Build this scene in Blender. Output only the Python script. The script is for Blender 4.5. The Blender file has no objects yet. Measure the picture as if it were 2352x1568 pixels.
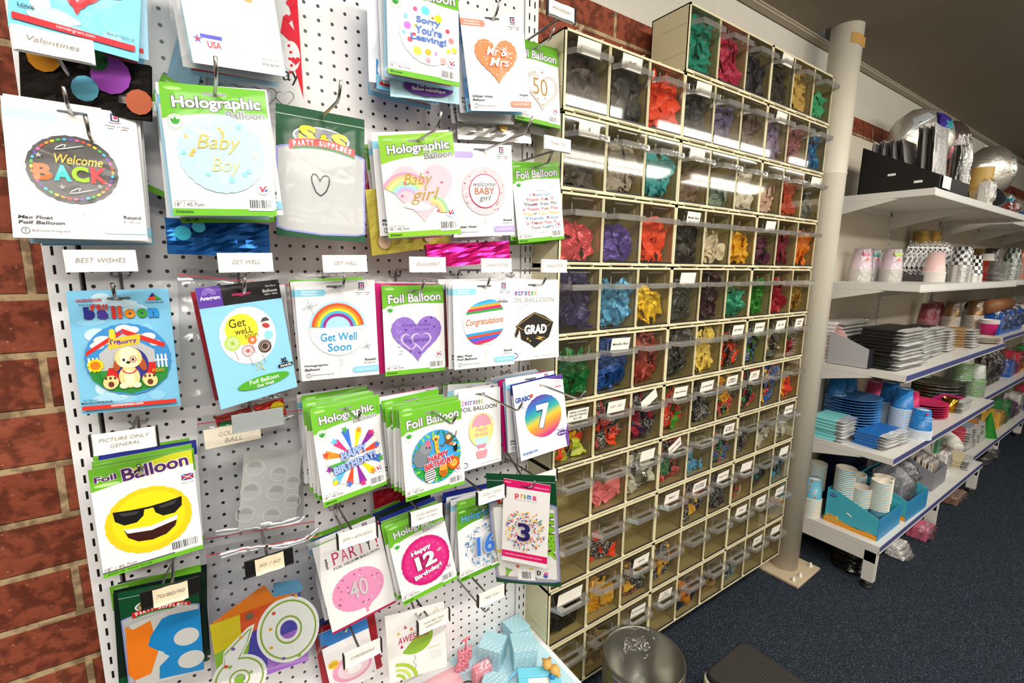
import bpy, math, random
from mathutils import Matrix, Vector, Euler
rnd = random.Random(7)
Z0 = 1.88                      # the floor is z = 0; heights below are written from the top of the bin rack
sc = bpy.context.scene
COL = sc.collection
# ---------------------------------------------------------------- camera
cam_d = bpy.data.cameras.new('camera'); cam = bpy.data.objects.new('camera', cam_d); COL.objects.link(cam)
cam_d.sensor_width = 36; cam_d.lens = 1074.19 / 2352 * 36; cam_d.clip_start = .02
_a, _b, _c = .596717, .163961, .013548
_f = Vector((math.sin(_a) * math.cos(_b), math.cos(_a) * math.cos(_b), -math.sin(_b)))
_r = Vector((math.cos(_a), -math.sin(_a), 0)); _u = _r.cross(_f)
_r2 = _r * math.cos(_c) + _u * math.sin(_c); _u2 = -_r * math.sin(_c) + _u * math.cos(_c)
cam.matrix_world = Matrix(((_r2.x, _u2.x, -_f.x, -.662543), (_r2.y, _u2.y, -_f.y, -.800057), (_r2.z, _u2.z, -_f.z, Z0 - .634105), (0, 0, 0, 1)))
sc.camera = cam
# ---------------------------------------------------------------- world and lights
w = bpy.data.worlds.new('world'); sc.world = w; w.use_nodes = True
w.node_tree.nodes['Background'].inputs[0].default_value = (.9, .93, 1, 1)
w.node_tree.nodes['Background'].inputs[1].default_value = .3
sc.view_settings.view_transform = 'Standard'; sc.view_settings.look = 'None'
sc.view_settings.exposure = -0.75; sc.view_settings.gamma = 1
sc.cycles.transparent_max_bounces = 40; sc.cycles.max_bounces = 8; sc.cycles.use_denoising = True
sc.cycles.sample_clamp_indirect = 6
def area(name, x, y, z, sx, sy, power, col=(1, .96, .88)):
    l = bpy.data.lights.new(name, 'AREA'); l.shape = 'RECTANGLE'; l.size = sx; l.size_y = sy; l.energy = power; l.color = col
    l.spread = math.radians(178)
    o = bpy.data.objects.new(name, l); COL.objects.link(o); o.location = (x, y, z + Z0)
    return o
TUBES = [(-.8, -1.16, 1.2, 42), (.7, -1.16, 1.2, 30), (2.2, -1.16, 1.2, 15), (3.7, -1.16, 1.2, 12), (-.8, -2.0, 1.2, 30), (.7, -2.0, 1.2, 30), (2.2, -2.0, 1.2, 15), (3.7, -2.0, 1.2, 12)]
for x, y, L, p in TUBES:
    area('ceiling_tube_light', x, y, .13, L, .1, p)
    for sgn in (1, -1):      # extra side-facing lamps added by each tube to brighten the upper wall
        o = area('added_side_light', x, y + sgn * .075, .16, L, .05, p * .3); o.rotation_euler = (math.radians(90 * sgn), 0, 0)
# ---------------------------------------------------------------- helpers
def lin(c):
    c = c.lstrip('#'); v = [int(c[i:i + 2], 16) / 255 for i in (0, 2, 4)]
    return tuple(((x + .055) / 1.055) ** 2.4 if x > .04045 else x / 12.92 for x in v) + (1,)
def math_n(N, L, op, a, b=None, c=None):
    n = N('ShaderNodeMath'); n.operation = op
    for i, v in enumerate((a, b, c)):
        if v is None: continue
        if isinstance(v, (int, float)): n.inputs[i].default_value = v
        else: L(v, n.inputs[i])
    return n.outputs[0]
_mats = {}
def M(hexc, rough=.5, metal=0, spec=.3, coat=0, bump=0, bscale=40, key=None):
    k = key or (hexc, rough, metal, spec, coat, bump, bscale)
    if k in _mats: return _mats[k]
    m = bpy.data.materials.new('m_' + hexc.strip('#')); m.use_nodes = True
    b = m.node_tree.nodes['Principled BSDF']
    b.inputs['Base Color'].default_value = lin(hexc); b.inputs['Roughness'].default_value = rough
    b.inputs['Metallic'].default_value = metal; b.inputs['Specular IOR Level'].default_value = spec
    b.inputs['Coat Weight'].default_value = coat; b.inputs['Coat Roughness'].default_value = .08
    if bump:
        nt = m.node_tree; t = nt.nodes.new('ShaderNodeTexCoord'); n = nt.nodes.new('ShaderNodeTexNoise'); bp = nt.nodes.new('ShaderNodeBump')
        n.inputs['Scale'].default_value = bscale; n.inputs['Detail'].default_value = 3
        bp.inputs['Strength'].default_value = bump; bp.inputs['Distance'].default_value = .004
        nt.links.new(t.outputs['Object'], n.inputs['Vector']); nt.links.new(n.outputs['Fac'], bp.inputs['Height']); nt.links.new(bp.outputs['Normal'], b.inputs['Normal'])
    _mats[k] = m
    return m
def CLEAR(tint='#ffffff', base=.04, rough=.06, fres=.5, bump=0, bscale=60, haze=0, hc='#e9e7e4'):
    k = ('clear', tint, base, rough, fres, bump, bscale, haze, hc)
    if k in _mats: return _mats[k]
    m = bpy.data.materials.new('clear_plastic'); m.use_nodes = True; nt = m.node_tree; nt.nodes.clear()
    N = nt.nodes.new; o = N('ShaderNodeOutputMaterial'); mx = N('ShaderNodeMixShader'); tr = N('ShaderNodeBsdfTransparent'); gl = N('ShaderNodeBsdfGlossy')
    lw = N('ShaderNodeLayerWeight'); lw.inputs['Blend'].default_value = .5
    ma = N('ShaderNodeMath'); ma.operation = 'MULTIPLY_ADD'; ma.inputs[1].default_value = fres; ma.inputs[2].default_value = base; ma.use_clamp = True
    tr.inputs[0].default_value = lin(tint); gl.inputs['Roughness'].default_value = rough; gl.inputs[0].default_value = (1, 1, 1, 1)
    L = nt.links.new
    L(math_n(N, L, 'POWER', lw.outputs['Facing'], 3.5), ma.inputs[0]); L(ma.outputs[0], mx.inputs[0]); L(tr.outputs[0], mx.inputs[1]); L(gl.outputs[0], mx.inputs[2])
    if haze:
        df = N('ShaderNodeBsdfDiffuse'); df.inputs[0].default_value = lin(hc); m2 = N('ShaderNodeMixShader'); m2.inputs[0].default_value = haze; L(mx.outputs[0], m2.inputs[1]); L(df.outputs[0], m2.inputs[2]); L(m2.outputs[0], o.inputs[0])
    else: L(mx.outputs[0], o.inputs[0])
    if bump:
        t = N('ShaderNodeTexCoord'); n = N('ShaderNodeTexNoise'); bp = N('ShaderNodeBump'); n.inputs['Scale'].default_value = bscale; n.inputs['Distortion'].default_value = .8
        bp.inputs['Strength'].default_value = bump; bp.inputs['Distance'].default_value = .006
        L(t.outputs['Object'], n.inputs['Vector']); L(n.outputs['Fac'], bp.inputs['Height']); L(bp.outputs['Normal'], gl.inputs['Normal']); L(bp.outputs['Normal'], lw.inputs['Normal'])
    _mats[k] = m
    return m
class G:
    """collects shapes for ONE mesh"""
    def __init__(s): s.v = []; s.f = []; s.m = []; s.mats = []; s.sm = []
    def mi(s, m):
        if m not in s.mats: s.mats.append(m)
        return s.mats.index(m)
    def add(s, vs, fs, m, smooth=False, X=None):
        n = len(s.v); i = s.mi(m)
        s.v += [tuple(X @ Vector(v)) for v in vs] if X is not None else [tuple(v) for v in vs]
        s.f += [tuple(a + n for a in f) for f in fs]; s.m += [i] * len(fs); s.sm += [smooth] * len(fs)
        return s
    def box(s, x0, x1, y0, y1, z0, z1, m, X=None):
        return s.add([(x0, y0, z0), (x1, y0, z0), (x1, y1, z0), (x0, y1, z0), (x0, y0, z1), (x1, y0, z1), (x1, y1, z1), (x0, y1, z1)],
                     [(0, 3, 2, 1), (4, 5, 6, 7), (0, 1, 5, 4), (1, 2, 6, 5), (2, 3, 7, 6), (3, 0, 4, 7)], m, False, X)
    def prism(s, pts, axis, a, b, m, X=None):
        """outline pts in the plane across `axis`, pushed from a to b"""
        n = len(pts); mk = {'x': lambda p, t: (t, p[0], p[1]), 'y': lambda p, t: (p[0], t, p[1]), 'z': lambda p, t: (p[0], p[1], t)}[axis]
        vs = [mk(p, a) for p in pts] + [mk(p, b) for p in pts]
        return s.add(vs, [tuple(range(n))[::-1], tuple(range(n, 2 * n))] + [(i, (i + 1) % n, n + (i + 1) % n, n + i) for i in range(n)], m, False, X)
    def tube(s, pts, r, m, n=8, X=None):
        pts = [Vector(p) for p in pts]; vs = []; fs = []
        for k, p in enumerate(pts):
            t = (pts[min(k + 1, len(pts) - 1)] - pts[max(k - 1, 0)]).normalized()
            a = t.cross(Vector((0, 0, 1)) if abs(t.z) < .9 else Vector((1, 0, 0))).normalized(); b = t.cross(a)
            rr = r[k] if isinstance(r, (list, tuple)) else r
            vs += [p + (a * math.cos(q) + b * math.sin(q)) * rr for q in (2 * math.pi * j / n for j in range(n))]
        for k in range(len(pts) - 1):
            fs += [(k * n + j, k * n + (j + 1) % n, (k + 1) * n + (j + 1) % n, (k + 1) * n + j) for j in range(n)]
        fs += [tuple(range(n))[::-1], tuple(range((len(pts) - 1) * n, len(pts) * n))]
        return s.add(vs, fs, m, True, X)
    def lathe(s, prof, m, n=28, X=None, smooth=True, cap=False):
        vs = []; fs = []
        for r, z in prof: vs += [(r * math.cos(2 * math.pi * j / n), r * math.sin(2 * math.pi * j / n), z) for j in range(n)]
        for k in range(len(prof) - 1):
            fs += [(k * n + j, k * n + (j + 1) % n, (k + 1) * n + (j + 1) % n, (k + 1) * n + j) for j in range(n)]
        if cap: fs += [tuple(range(n))[::-1], tuple(range((len(prof) - 1) * n, len(prof) * n))]
        return s.add(vs, fs, m, smooth, X)
    def build(s, name, parent=None, loc=(0, 0, 0), rot=(0, 0, 0), bevel=0):
        me = bpy.data.meshes.new(name); me.from_pydata(s.v, [], s.f)
        for m in s.mats: me.materials.append(m)
        me.polygons.foreach_set('material_index', s.m); me.polygons.foreach_set('use_smooth', s.sm); me.update()
        o = bpy.data.objects.new(name, me); COL.objects.link(o)
        o.location = loc; o.rotation_euler = rot
        if parent is not None: o.parent = parent
        else: o.location.z += Z0
        if bevel:
            b = o.modifiers.new('bevel', 'BEVEL'); b.width = bevel; b.segments = 2; b.limit_method = 'ANGLE'
        return o
def tag(o, label=None, cat=None, group=None, kind=None):
    if label: o['label'] = label
    if cat: o['category'] = cat
    if group: o['group'] = group
    if kind: o['kind'] = kind
    return o
def root(name, label, cat, loc=(0, 0, 0), rot=(0, 0, 0), group=None, kind=None):
    o = bpy.data.objects.new(name, None); COL.objects.link(o); o.empty_display_size = .02
    o.location = (loc[0], loc[1], loc[2] + Z0); o.rotation_euler = rot
    return tag(o, label, cat, group, kind)
def dup(r, loc=None, rot=None, label=None, group=None, parent=None):
    c = r.copy(); COL.objects.link(c)
    if parent is not None: c.parent = parent
    if loc is not None: c.location = (loc[0], loc[1], loc[2] + (Z0 if parent is None else 0))
    if rot is not None: c.rotation_euler = rot
    if label: c['label'] = label
    if group: c['group'] = group
    for ch in list(r.children): dup(ch, parent=c)
    return c
def node_mat(name):
    m = bpy.data.materials.new(name); m.use_nodes = True
    return m, m.node_tree, m.node_tree.nodes.new, m.node_tree.links.new, m.node_tree.nodes['Principled BSDF']
# ---------------------------------------------------------------- the room
FL, CE, YW = -1.88, .199, .157
def brick_mat(zl, xj):
    m, nt, N, L, b = node_mat('red_brick')
    t = N('ShaderNodeTexCoord'); br = N('ShaderNodeTexBrick')
    sp = N('ShaderNodeSeparateXYZ'); cb = N('ShaderNodeCombineXYZ'); L(t.outputs['Object'], sp.inputs[0])
    L(math_n(N, L, 'ADD', sp.outputs[0], -xj - .11925 + 14 * .2385), cb.inputs[0]); L(math_n(N, L, 'ADD', sp.outputs[2], 30 * .0857 - zl), cb.inputs[1])
    L(cb.outputs[0], br.inputs['Vector'])
    br.inputs['Scale'].default_value = 1; br.inputs['Brick Width'].default_value = .2385; br.inputs['Row Height'].default_value = .0857
    br.inputs['Mortar Size'].default_value = .0058; br.inputs['Mortar Smooth'].default_value = .25; br.offset = .5
    br.inputs['Color1'].default_value = lin('#95503a'); br.inputs['Color2'].default_value = lin('#803e2a'); br.inputs['Mortar'].default_value = lin('#b09a78')
    n1 = N('ShaderNodeTexNoise'); n1.inputs['Scale'].default_value = 55; n1.inputs['Detail'].default_value = 5; L(t.outputs['Object'], n1.inputs['Vector'])
    cr = N('ShaderNodeValToRGB'); cr.color_ramp.elements[0].position = .42; cr.color_ramp.elements[0].color = (.35, .3, .28, 1); cr.color_ramp.elements[1].position = .56; cr.color_ramp.elements[1].color = (1.08, 1.03, 1, 1)
    L(n1.outputs['Fac'], cr.inputs[0])
    v = N('ShaderNodeTexVoronoi'); v.inputs['Scale'].default_value = 75; L(t.outputs['Object'], v.inputs['Vector'])
    sp2 = N('ShaderNodeValToRGB'); sp2.color_ramp.elements[0].position = .04; sp2.color_ramp.elements[0].color = (1, 1, 1, 1); sp2.color_ramp.elements[1].position = .13; sp2.color_ramp.elements[1].color = (0, 0, 0, 1)
    L(v.outputs['Distance'], sp2.inputs[0])
    mx = N('ShaderNodeMixRGB'); mx.blend_type = 'MULTIPLY'; mx.inputs[0].default_value = .75; L(br.outputs['Color'], mx.inputs[1]); L(cr.outputs[0], mx.inputs[2])
    mx2 = N('ShaderNodeMixRGB'); mx2.inputs[2].default_value = lin('#c99f80'); L(math_n(N, L, 'MULTIPLY', sp2.outputs[0], .55), mx2.inputs[0]); L(mx.outputs[0], mx2.inputs[1])
    L(mx2.outputs[0], b.inputs['Base Color']); b.inputs['Roughness'].default_value = .75; b.inputs['Specular IOR Level'].default_value = .25
    bp = N('ShaderNodeBump'); bp.inputs['Strength'].default_value = .7; bp.inputs['Distance'].default_value = .008
    L(math_n(N, L, 'MULTIPLY_ADD', n1.outputs['Fac'], .8, math_n(N, L, 'MULTIPLY', br.outputs['Fac'], -1.2)), bp.inputs['Height']); L(bp.outputs['Normal'], b.inputs['Normal'])
    return m
def block_mat():
    m, nt, N, L, b = node_mat('painted_block')
    t = N('ShaderNodeTexCoord'); br = N('ShaderNodeTexBrick')
    sp = N('ShaderNodeSeparateXYZ'); cb = N('ShaderNodeCombineXYZ'); L(t.outputs['Object'], sp.inputs[0])
    L(math_n(N, L, 'ADD', sp.outputs[0], 3.04 - .413), cb.inputs[0]); L(math_n(N, L, 'ADD', sp.outputs[2], 1.9 - .014), cb.inputs[1]); L(cb.outputs[0], br.inputs['Vector'])
    br.inputs['Scale'].default_value = 1; br.inputs['Brick Width'].default_value = .304; br.inputs['Row Height'].default_value = .095; br.inputs['Mortar Size'].default_value = .003; br.inputs['Mortar Smooth'].default_value = .6
    br.inputs['Color1'].default_value = lin('#d8d3c8'); br.inputs['Color2'].default_value = lin('#cfcabf'); br.inputs['Mortar'].default_value = lin('#e2ded4')
    v = N('ShaderNodeTexVoronoi'); v.inputs['Scale'].default_value = 150; v.inputs['Randomness'].default_value = 1; L(t.outputs['Object'], v.inputs['Vector'])
    n = N('ShaderNodeTexNoise'); n.inputs['Scale'].default_value = 90; n.inputs['Detail'].default_value = 4; L(t.outputs['Object'], n.inputs['Vector'])
    cr = N('ShaderNodeValToRGB'); cr.color_ramp.elements[0].position = .05; cr.color_ramp.elements[0].color = (.3, .3, .3, 1); cr.color_ramp.elements[1].position = .11; cr.color_ramp.elements[1].color = (1, 1, 1, 1); L(v.outputs['Distance'], cr.inputs[0])
    mx = N('ShaderNodeMixRGB'); mx.blend_type = 'MULTIPLY'; mx.inputs[0].default_value = .8; L(br.outputs['Color'], mx.inputs[1]); L(cr.outputs[0], mx.inputs[2]); L(mx.outputs[0], b.inputs['Base Color'])
    b.inputs['Roughness'].default_value = .5
    bp = N('ShaderNodeBump'); bp.inputs['Strength'].default_value = .5; bp.inputs['Distance'].default_value = .004; L(math_n(N, L, 'MULTIPLY_ADD', br.outputs['Fac'], -1, n.outputs['Fac']), bp.inputs['Height']); L(bp.outputs['Normal'], b.inputs['Normal'])
    return m
def carpet_mat():
    m, nt, N, L, b = node_mat('blue_carpet')
    t = N('ShaderNodeTexCoord'); n = N('ShaderNodeTexNoise'); n.inputs['Scale'].default_value = 420; n.inputs['Detail'].default_value = 3; L(t.outputs['Object'], n.inputs['Vector'])
    n2 = N('ShaderNodeTexNoise'); n2.inputs['Scale'].default_value = 160; L(t.outputs['Object'], n2.inputs['Vector'])
    cr = N('ShaderNodeValToRGB'); e = cr.color_ramp.elements
    e[0].position = .35; e[0].color = lin('#12161b'); e[1].position = .72; e[1].color = lin('#76808c')
    x = e.new(.6); x.color = lin('#2c333d'); L(n.outputs['Fac'], cr.inputs[0]); L(cr.outputs[0], b.inputs['Base Color'])
    b.inputs['Roughness'].default_value = .95; b.inputs['Specular IOR Level'].default_value = .1
    bp = N('ShaderNodeBump'); bp.inputs['Strength'].default_value = .6; bp.inputs['Distance'].default_value = .004; L(n2.outputs['Fac'], bp.inputs['Height']); L(bp.outputs['Normal'], b.inputs['Normal'])
    return m
XL, XR, YF = -2.4, 8.6, -3.2
def struct(g, name, **k): return tag(g.build(name, **k), kind='structure')
struct(G().box(XL, XR, YF, YW, FL - .1, FL, carpet_mat()), 'floor')
struct(G().box(XL, 0, YW, YW + .1, FL, .0125, brick_mat(-.6908, -.858)).box(0, XR, YW, YW + .1, FL, .0125, brick_mat(-.053, .298)), 'wall_back')
struct(G().box(XL, XR, YW + .001, YW + .1, .0125, CE + .1, block_mat()), 'wall_back')
WP = M('#cfc9bd', .7)
struct(G().box(XL - .1, XL, YF, YW + .1, FL, CE + .1, WP), 'wall_left')
struct(G().box(XR, XR + .1, YF, YW + .1, FL, CE + .1, WP), 'wall_right')
struct(G().box(XL, XR, YF - .1, YF, FL, CE + .1, WP), 'wall_front')
CM = M('#8f8577', .8, bump=.1, bscale=3)
# the ceiling stops short of the wall and has a cut-out round the column
def ceiling():
    g = G(); hx, hy = 1.27, .118
    g.box(XL, XR, YF, .02, CE, CE + .05, CM)
    g.box(XL, 1.262, .02, .135, CE, CE + .05, CM); g.box(1.37, XR, .02, .135, CE, CE + .05, CM)
    g.prism([(1.262, .02), (1.31, .02), (1.262, .055)], 'z', CE, CE + .05, CM)
    return g
struct(ceiling(), 'ceiling')
struct(G().box(XL, XR, .128, YW - .004, CE - .006, CE + .012, M('#b4aa98', .6)).box(XL, XR, .119, .127, CE - .002, CE + .001, M('#c9c0ae', .5)), 'trim_1')
struct(G().box(XL, XR, YW - .004, YW - .0015, CE - .003, CE + .012, M('#1c1a17', .9)), 'trim_2')
# column
CX, CY, CR = 1.31, .035, .05
c = root('support_column', 'cream round steel column standing between the bin rack and the white shelving', 'column', (CX, CY, FL))
pm = M('#d9d2c2', .35, spec=.5, bump=.06, bscale=30)
G().lathe([(CR, .01), (CR, 1.583), (CR + .0015, 1.585), (CR + .0015, 1.589), (CR, 1.591), (CR, CE - FL + .03)], pm, 40, cap=True).build('shaft', c)
pl = G().box(-.105, .1, -.1, .1, 0, .012, M('#b8a78c', .6, bump=.5, bscale=50)).build('base_plate', c, rot=(0, 0, math.radians(2)), bevel=.003)
for x, y in ((-.08, -.075), (.075, -.07), (.075, .075), (-.03, -.078)):
    G().lathe([(.008, .012), (.008, .02), (.004, .02), (.004, .03), (0.0005, .031)], pm, 6, Matrix.Translation((x, y, 0))).build('bolt', c)
tp = G(); a0, a1 = math.radians(218), math.radians(290); n = 10
vs = [];
for i in range(n + 1):
    q = a0 + (a1 - a0) * i / n; r = CR + .0012 + (.004 if i == n else 0)
    vs += [(r * math.cos(q), r * math.sin(q), 2.045 - .012 * i / n), (r * math.cos(q), r * math.sin(q), 2.012 - .012 * i / n)]
tp.add(vs, [(2 * i, 2 * i + 1, 2 * i + 3, 2 * i + 2) for i in range(n)], M('#b98f4a', .5)); tag(tp.build('tape', c), 'brown tape')
# ---------------------------------------------------------------- pegboard bay
def peg_mat():
    m, nt, N, L, b = node_mat('white_pegboard'); P = .02196
    t = N('ShaderNodeTexCoord'); sp = N('ShaderNodeSeparateXYZ'); L(t.outputs['Object'], sp.inputs[0])
    def fr(s, off):
        f = math_n(N, L, 'FRACT', math_n(N, L, 'DIVIDE', math_n(N, L, 'ADD', s, off + 100 * P), P))
        return math_n(N, L, 'POWER', math_n(N, L, 'SUBTRACT', f, .5), 2)
    d = math_n(N, L, 'SQRT', math_n(N, L, 'ADD', fr(sp.outputs[0], .47475 + .5 * P), fr(sp.outputs[2], .234969 + .5 * P)))
    k = math_n(N, L, 'GREATER_THAN', d, .125)
    inx = math_n(N, L, 'MULTIPLY', math_n(N, L, 'GREATER_THAN', sp.outputs[0], -.786), math_n(N, L, 'LESS_THAN', sp.outputs[0], -.047))
    k2 = math_n(N, L, 'MAXIMUM', k, math_n(N, L, 'SUBTRACT', 1, inx))
    mx = N('ShaderNodeMixRGB'); mx.inputs[1].default_value = (.012, .01, .01, 1); mx.inputs[2].default_value = lin('#ecebec'); L(k2, mx.inputs[0]); L(mx.outputs[0], b.inputs['Base Color'])
    b.inputs['Roughness'].default_value = .35
    bp = N('ShaderNodeBump'); bp.inputs['Distance'].default_value = .001; L(k2, bp.inputs['Height']); L(bp.outputs['Normal'], b.inputs['Normal'])
    return m
WM = M('#ebeaec', .35); BK = M('#070606', .8)
pb = root('pegboard_bay', 'white perforated steel pegboard bay with slotted uprights standing on the brick wall, full of hooks', 'pegboard', (-.413, .1, FL))
X0, X1, YP = -.83, .004, .1
def wl(x, y, z): return (x + .413, y - .1, z - FL)
def wg(**k): return Matrix.Translation((.413, -.1, -FL))
WX = wg()
G().box(X0 + .04, X1 - .036, YP, YP + .012, -1.7, .075, peg_mat()).build('back_panel', pb, loc=(.413, -.1, -FL))
for x in (X0, X1 - .034):
    u = G().box(x, x + .034, YP - .004, YP + .05, FL, .07, WM, WX)
    u.build('upright', pb)
for x in (X0, X1 - .034):
    sl = G()
    for k in range(74):
        z = .05 - k * .0257
        for dx in (.0085, .0225): sl.box(x + dx, x + dx + .003, YP - .0044, YP - .0038, z - .0125, z, BK, WX)
    tag(sl.build('upright_slots', pb), kind='stuff')
G().box(X0 + .034, X1 - .034, YP - .006, YP + .01, .06, .085, WM, WX).build('top_rail', pb)
sg = G().box(X0 + .01, X1 - .005, -.2, YP - .008, -1.6, -1.575, WM, WX).box(X0 + .01, X1 - .005, -.205, -.2, -1.615, -1.57, WM, WX)
sg.build('base_shelf', pb)
G().box(X0 + .02, X1 - .02, -.17, YP, FL, -1.6, WM, WX).build('plinth', pb)
# packet poses: centre, turn (z, x, y in degrees), width, height
PK = {
 'welcome_back': ((-0.7658, -0.0253, -0.5328), (-1.0, -13.0, -0.4), 0.1201, 0.1621),
 'baby_boy': ((-0.6211, -0.0791, -0.4997), (-13.9, -5.2, -2.1), 0.1152, 0.1580),
 'ss_heart': ((-0.4895, -0.0323, -0.5067), (-8.1, -8.9, 3.0), 0.1235, 0.1912),
 'baby_girl': ((-0.3511, -0.076, -0.5131), (-31.4, -0.7, -4.6), 0.1161, 0.1565),
 'sorry': ((-0.326, -0.0433, -0.2689), (-10.6, -6.6, 1.4), 0.1154, 0.1555),
 'mrmrs': ((-0.1837, -0.0353, -0.2817), (-8.5, -2.1, -7.2), 0.1213, 0.1613),
 'fifty_card': ((-0.059, 0.0121, -0.277), (-2.4, -7.3, 0.8), 0.1115, 0.1571),
 'wbaby': ((-0.211, -0.0337, -0.5034), (-8.9, 2.3, -4.3), 0.1216, 0.1608),
 'thankyou': ((-0.0532, 0.0058, -0.5068), (-9.4, -1.5, -6.8), 0.1107, 0.1586),
 'dog': ((-0.7469, 0.0193, -0.7582), (-15.7, -4.3, -1.5), 0.1146, 0.1659),
 'anagram': ((-0.5998, -0.0248, -0.7518), (19.8, -3.1, -4.9), 0.1139, 0.1712),
 'rainbow': ((-0.4725, -0.0163, -0.7442), (-11.8, 1.3, -1.1), 0.1209, 0.1604),
 'engage': ((-0.3391, -0.0118, -0.7529), (-6.1, -2.7, -0.2), 0.1114, 0.1590),
 'congrat': ((-0.2187, -0.0549, -0.746), (-7.6, -1.2, -0.6), 0.1225, 0.1609),
 'grad': ((-0.0953, -0.043, -0.7453), (-4.9, -3.3, 0.0), 0.1214, 0.1617),
 'star': ((-0.468, -0.04, -0.9411), (11.1, -10.1, -0.8), 0.1131, 0.1578),
 'jungle': ((-0.336, -0.0797, -0.9577), (0.4, -2.5, -1.8), 0.1149, 0.1584),
 'airballoon': ((-0.2038, -0.016, -0.9619), (13.0, -7.4, 5.4), 0.1144, 0.1572),  # err 4.2
 'seven': ((-0.0775, -0.055, -0.9502), (-4.9, -5.3, -5.5), 0.1236, 0.1595),
 'emoji': ((-0.7404, -0.0043, -0.9874), (3.4, -3.1, -0.7), 0.1141, 0.1545),
 'party40': ((-0.459, -0.0027, -1.2026), (-2.1, -3.5, -8.1), 0.1178, 0.1735),
 'twelve': ((-0.3398, -0.0297, -1.1847), (-3.6, -11.4, -8.3), 0.1125, 0.1536),  # err 8.2
 'sixteen': ((-0.2055, -0.0173, -1.204), (10.6, -12.1, 5.6), 0.1146, 0.1431),  # err 7.9
 'prima': ((-0.1415, -0.0905, -1.1551), (-49.0, 1.4, 1.1), 0.0963, 0.1841),
 'awesome': ((-0.3479, -0.0114, -1.3868), (-14.9, 0.4, -2.2), 0.1158, 0.1526),
 'heart_red': ((-0.7402, -0.0444, -0.3136), (-7.2, 0.4, 7.3), 0.1122, 0.1650),
 'love': ((-0.5934, -0.0341, -0.2998), (7.0, 0.5, -5.8), 0.1115, 0.1650),
 'rainbow_foil': ((-0.7507, 0.0005, -0.4243), (-23.1, -0.9, 4.8), 0.1375, 0.0659),  # err 21.8
 'valentine': ((-0.5576, 0.0701, -0.3073), (-29.5, -6.3, -2.5), 0.1406, 0.1918),  # err 14.0
 'sky_behind': ((-0.6304, 0.0789, -0.3058), (-23.6, -0.7, 18.5), 0.0418, 0.2001),
 'sorry_white': ((-0.3484, 0.0004, -0.2694), (-17.8, 2.1, 0.6), 0.1030, 0.1463),  # err 7.6
 'foil_metal': ((-0.3158, -0.0198, -0.2908), (-12.3, 1.2, -1.3), 0.1156, 0.1470),  # err 4.0
 'gold_lovely': ((-0.1405, 0.0391, -0.3624), (0.7, -3.9, -5.9), 0.1754, 0.0609),  # err 9.3
 'yellowbag': ((-0.3387, -0.005, -0.5604), (8.8, 7.3, -8.2), 0.1591, 0.1059),  # err 5.8
 'pinkfoil': ((-0.2181, -0.0001, -0.6155), (-0.7, -0.7, -4.1), 0.1803, 0.0418),
 'thank_behind': ((-0.0237, 0.0498, -0.5268), (-2.1, 0.5, -4.7), 0.1166, 0.1705),
 'bluefoil': ((-0.6252, 0.0006, -0.6036), (-0.4, 0.3, 1.0), 0.1255, 0.0482),
 'golf': ((-0.5827, 0.0299, -1.0098), (-2.3, -0.9, 7.9), 0.0868, 0.1312),  # err 5.8
 'golfbag': ((-0.6042, 0.035, -0.9753), (5.4, -2.0, 2.5), 0.1507, 0.2069),  # err 4.4
 'ss_eight': ((-0.7438, 0.0218, -1.1995), (-8.2, 6.6, 2.7), 0.0969, 0.1761),
 'bag50': ((-0.6055, -0.0307, -1.1745), (-10.7, -8.2, 1.1), 0.1595, 0.2140),
 'foil50': ((-0.6171, -0.0007, -1.2576), (-9.8, -2.8, -3.0), 0.1330, 0.1307),  # err 8.9
 'anagrambag': ((-0.6118, -0.0001, -0.7474), (21.4, -9.2, 7.0), 0.1560, 0.1924),  # err 20.9
 'fifty_green': ((-0.6117, 0.0398, -1.1789), (-0.5, 0.2, -3.5), 0.0339, 0.0300),  # err 4.5
 'ss_happy': ((-0.1292, -0.0708, -1.1872), (-44.2, 8.0, -3.5), 0.1426, 0.2739),
 'qualatex': ((-0.4686, 0.0379, -1.3928), (-4.8, 5.7, -7.4), 0.0877, 0.1601),
 'engagebag': ((-0.3295, 0.0099, -0.773), (-2.8, 1.7, 0.4), 0.1258, 0.2010),
 'zipbag2': ((-0.6072, 0.03, -1.1598), (-10.4, -0.7, 1.9), 0.1709, 0.1870),  # err 8.8
 'redfrost': ((-0.3554, 0.0598, -1.1163), (-11.6, -0.2, -3.9), 0.0886, 0.0678),  # err 6.4
}
# ---------------------------------------------------------------- hooks
CH = M('#b9b6b0', .22, metal=1); DK = M('#151515', .4); LB = M('#efece6', .5); LBB = M('#e6d2b4', .55); TXI = M('#8d8983', .7)
_tx = {}
def text_mesh(s, bold=0.0, shear=0.0):
    k = (s, bold, shear)
    if k in _tx: return _tx[k]
    c = bpy.data.curves.new('t', 'FONT'); c.body = s; c.resolution_u = 3; c.offset = bold; c.shear = shear; c.align_x = 'CENTER'
    o = bpy.data.objects.new('t', c); me = bpy.data.meshes.new_from_object(o); bpy.data.objects.remove(o)
    vs = [tuple(v.co) for v in me.vertices]; fs = [tuple(p.vertices) for p in me.polygons]; bpy.data.meshes.remove(me)
    xs = [v[0] for v in vs] or [0, 1]; ys = [v[1] for v in vs] or [0, 1]
    x0, x1, y0, y1 = min(xs), max(xs), min(ys), max(ys)
    r = ([((v[0] - (x0 + x1) / 2), v[1] - (y0 + y1) / 2) for v in vs], fs, x1 - x0, y1 - y0)
    _tx[k] = r
    return r
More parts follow.
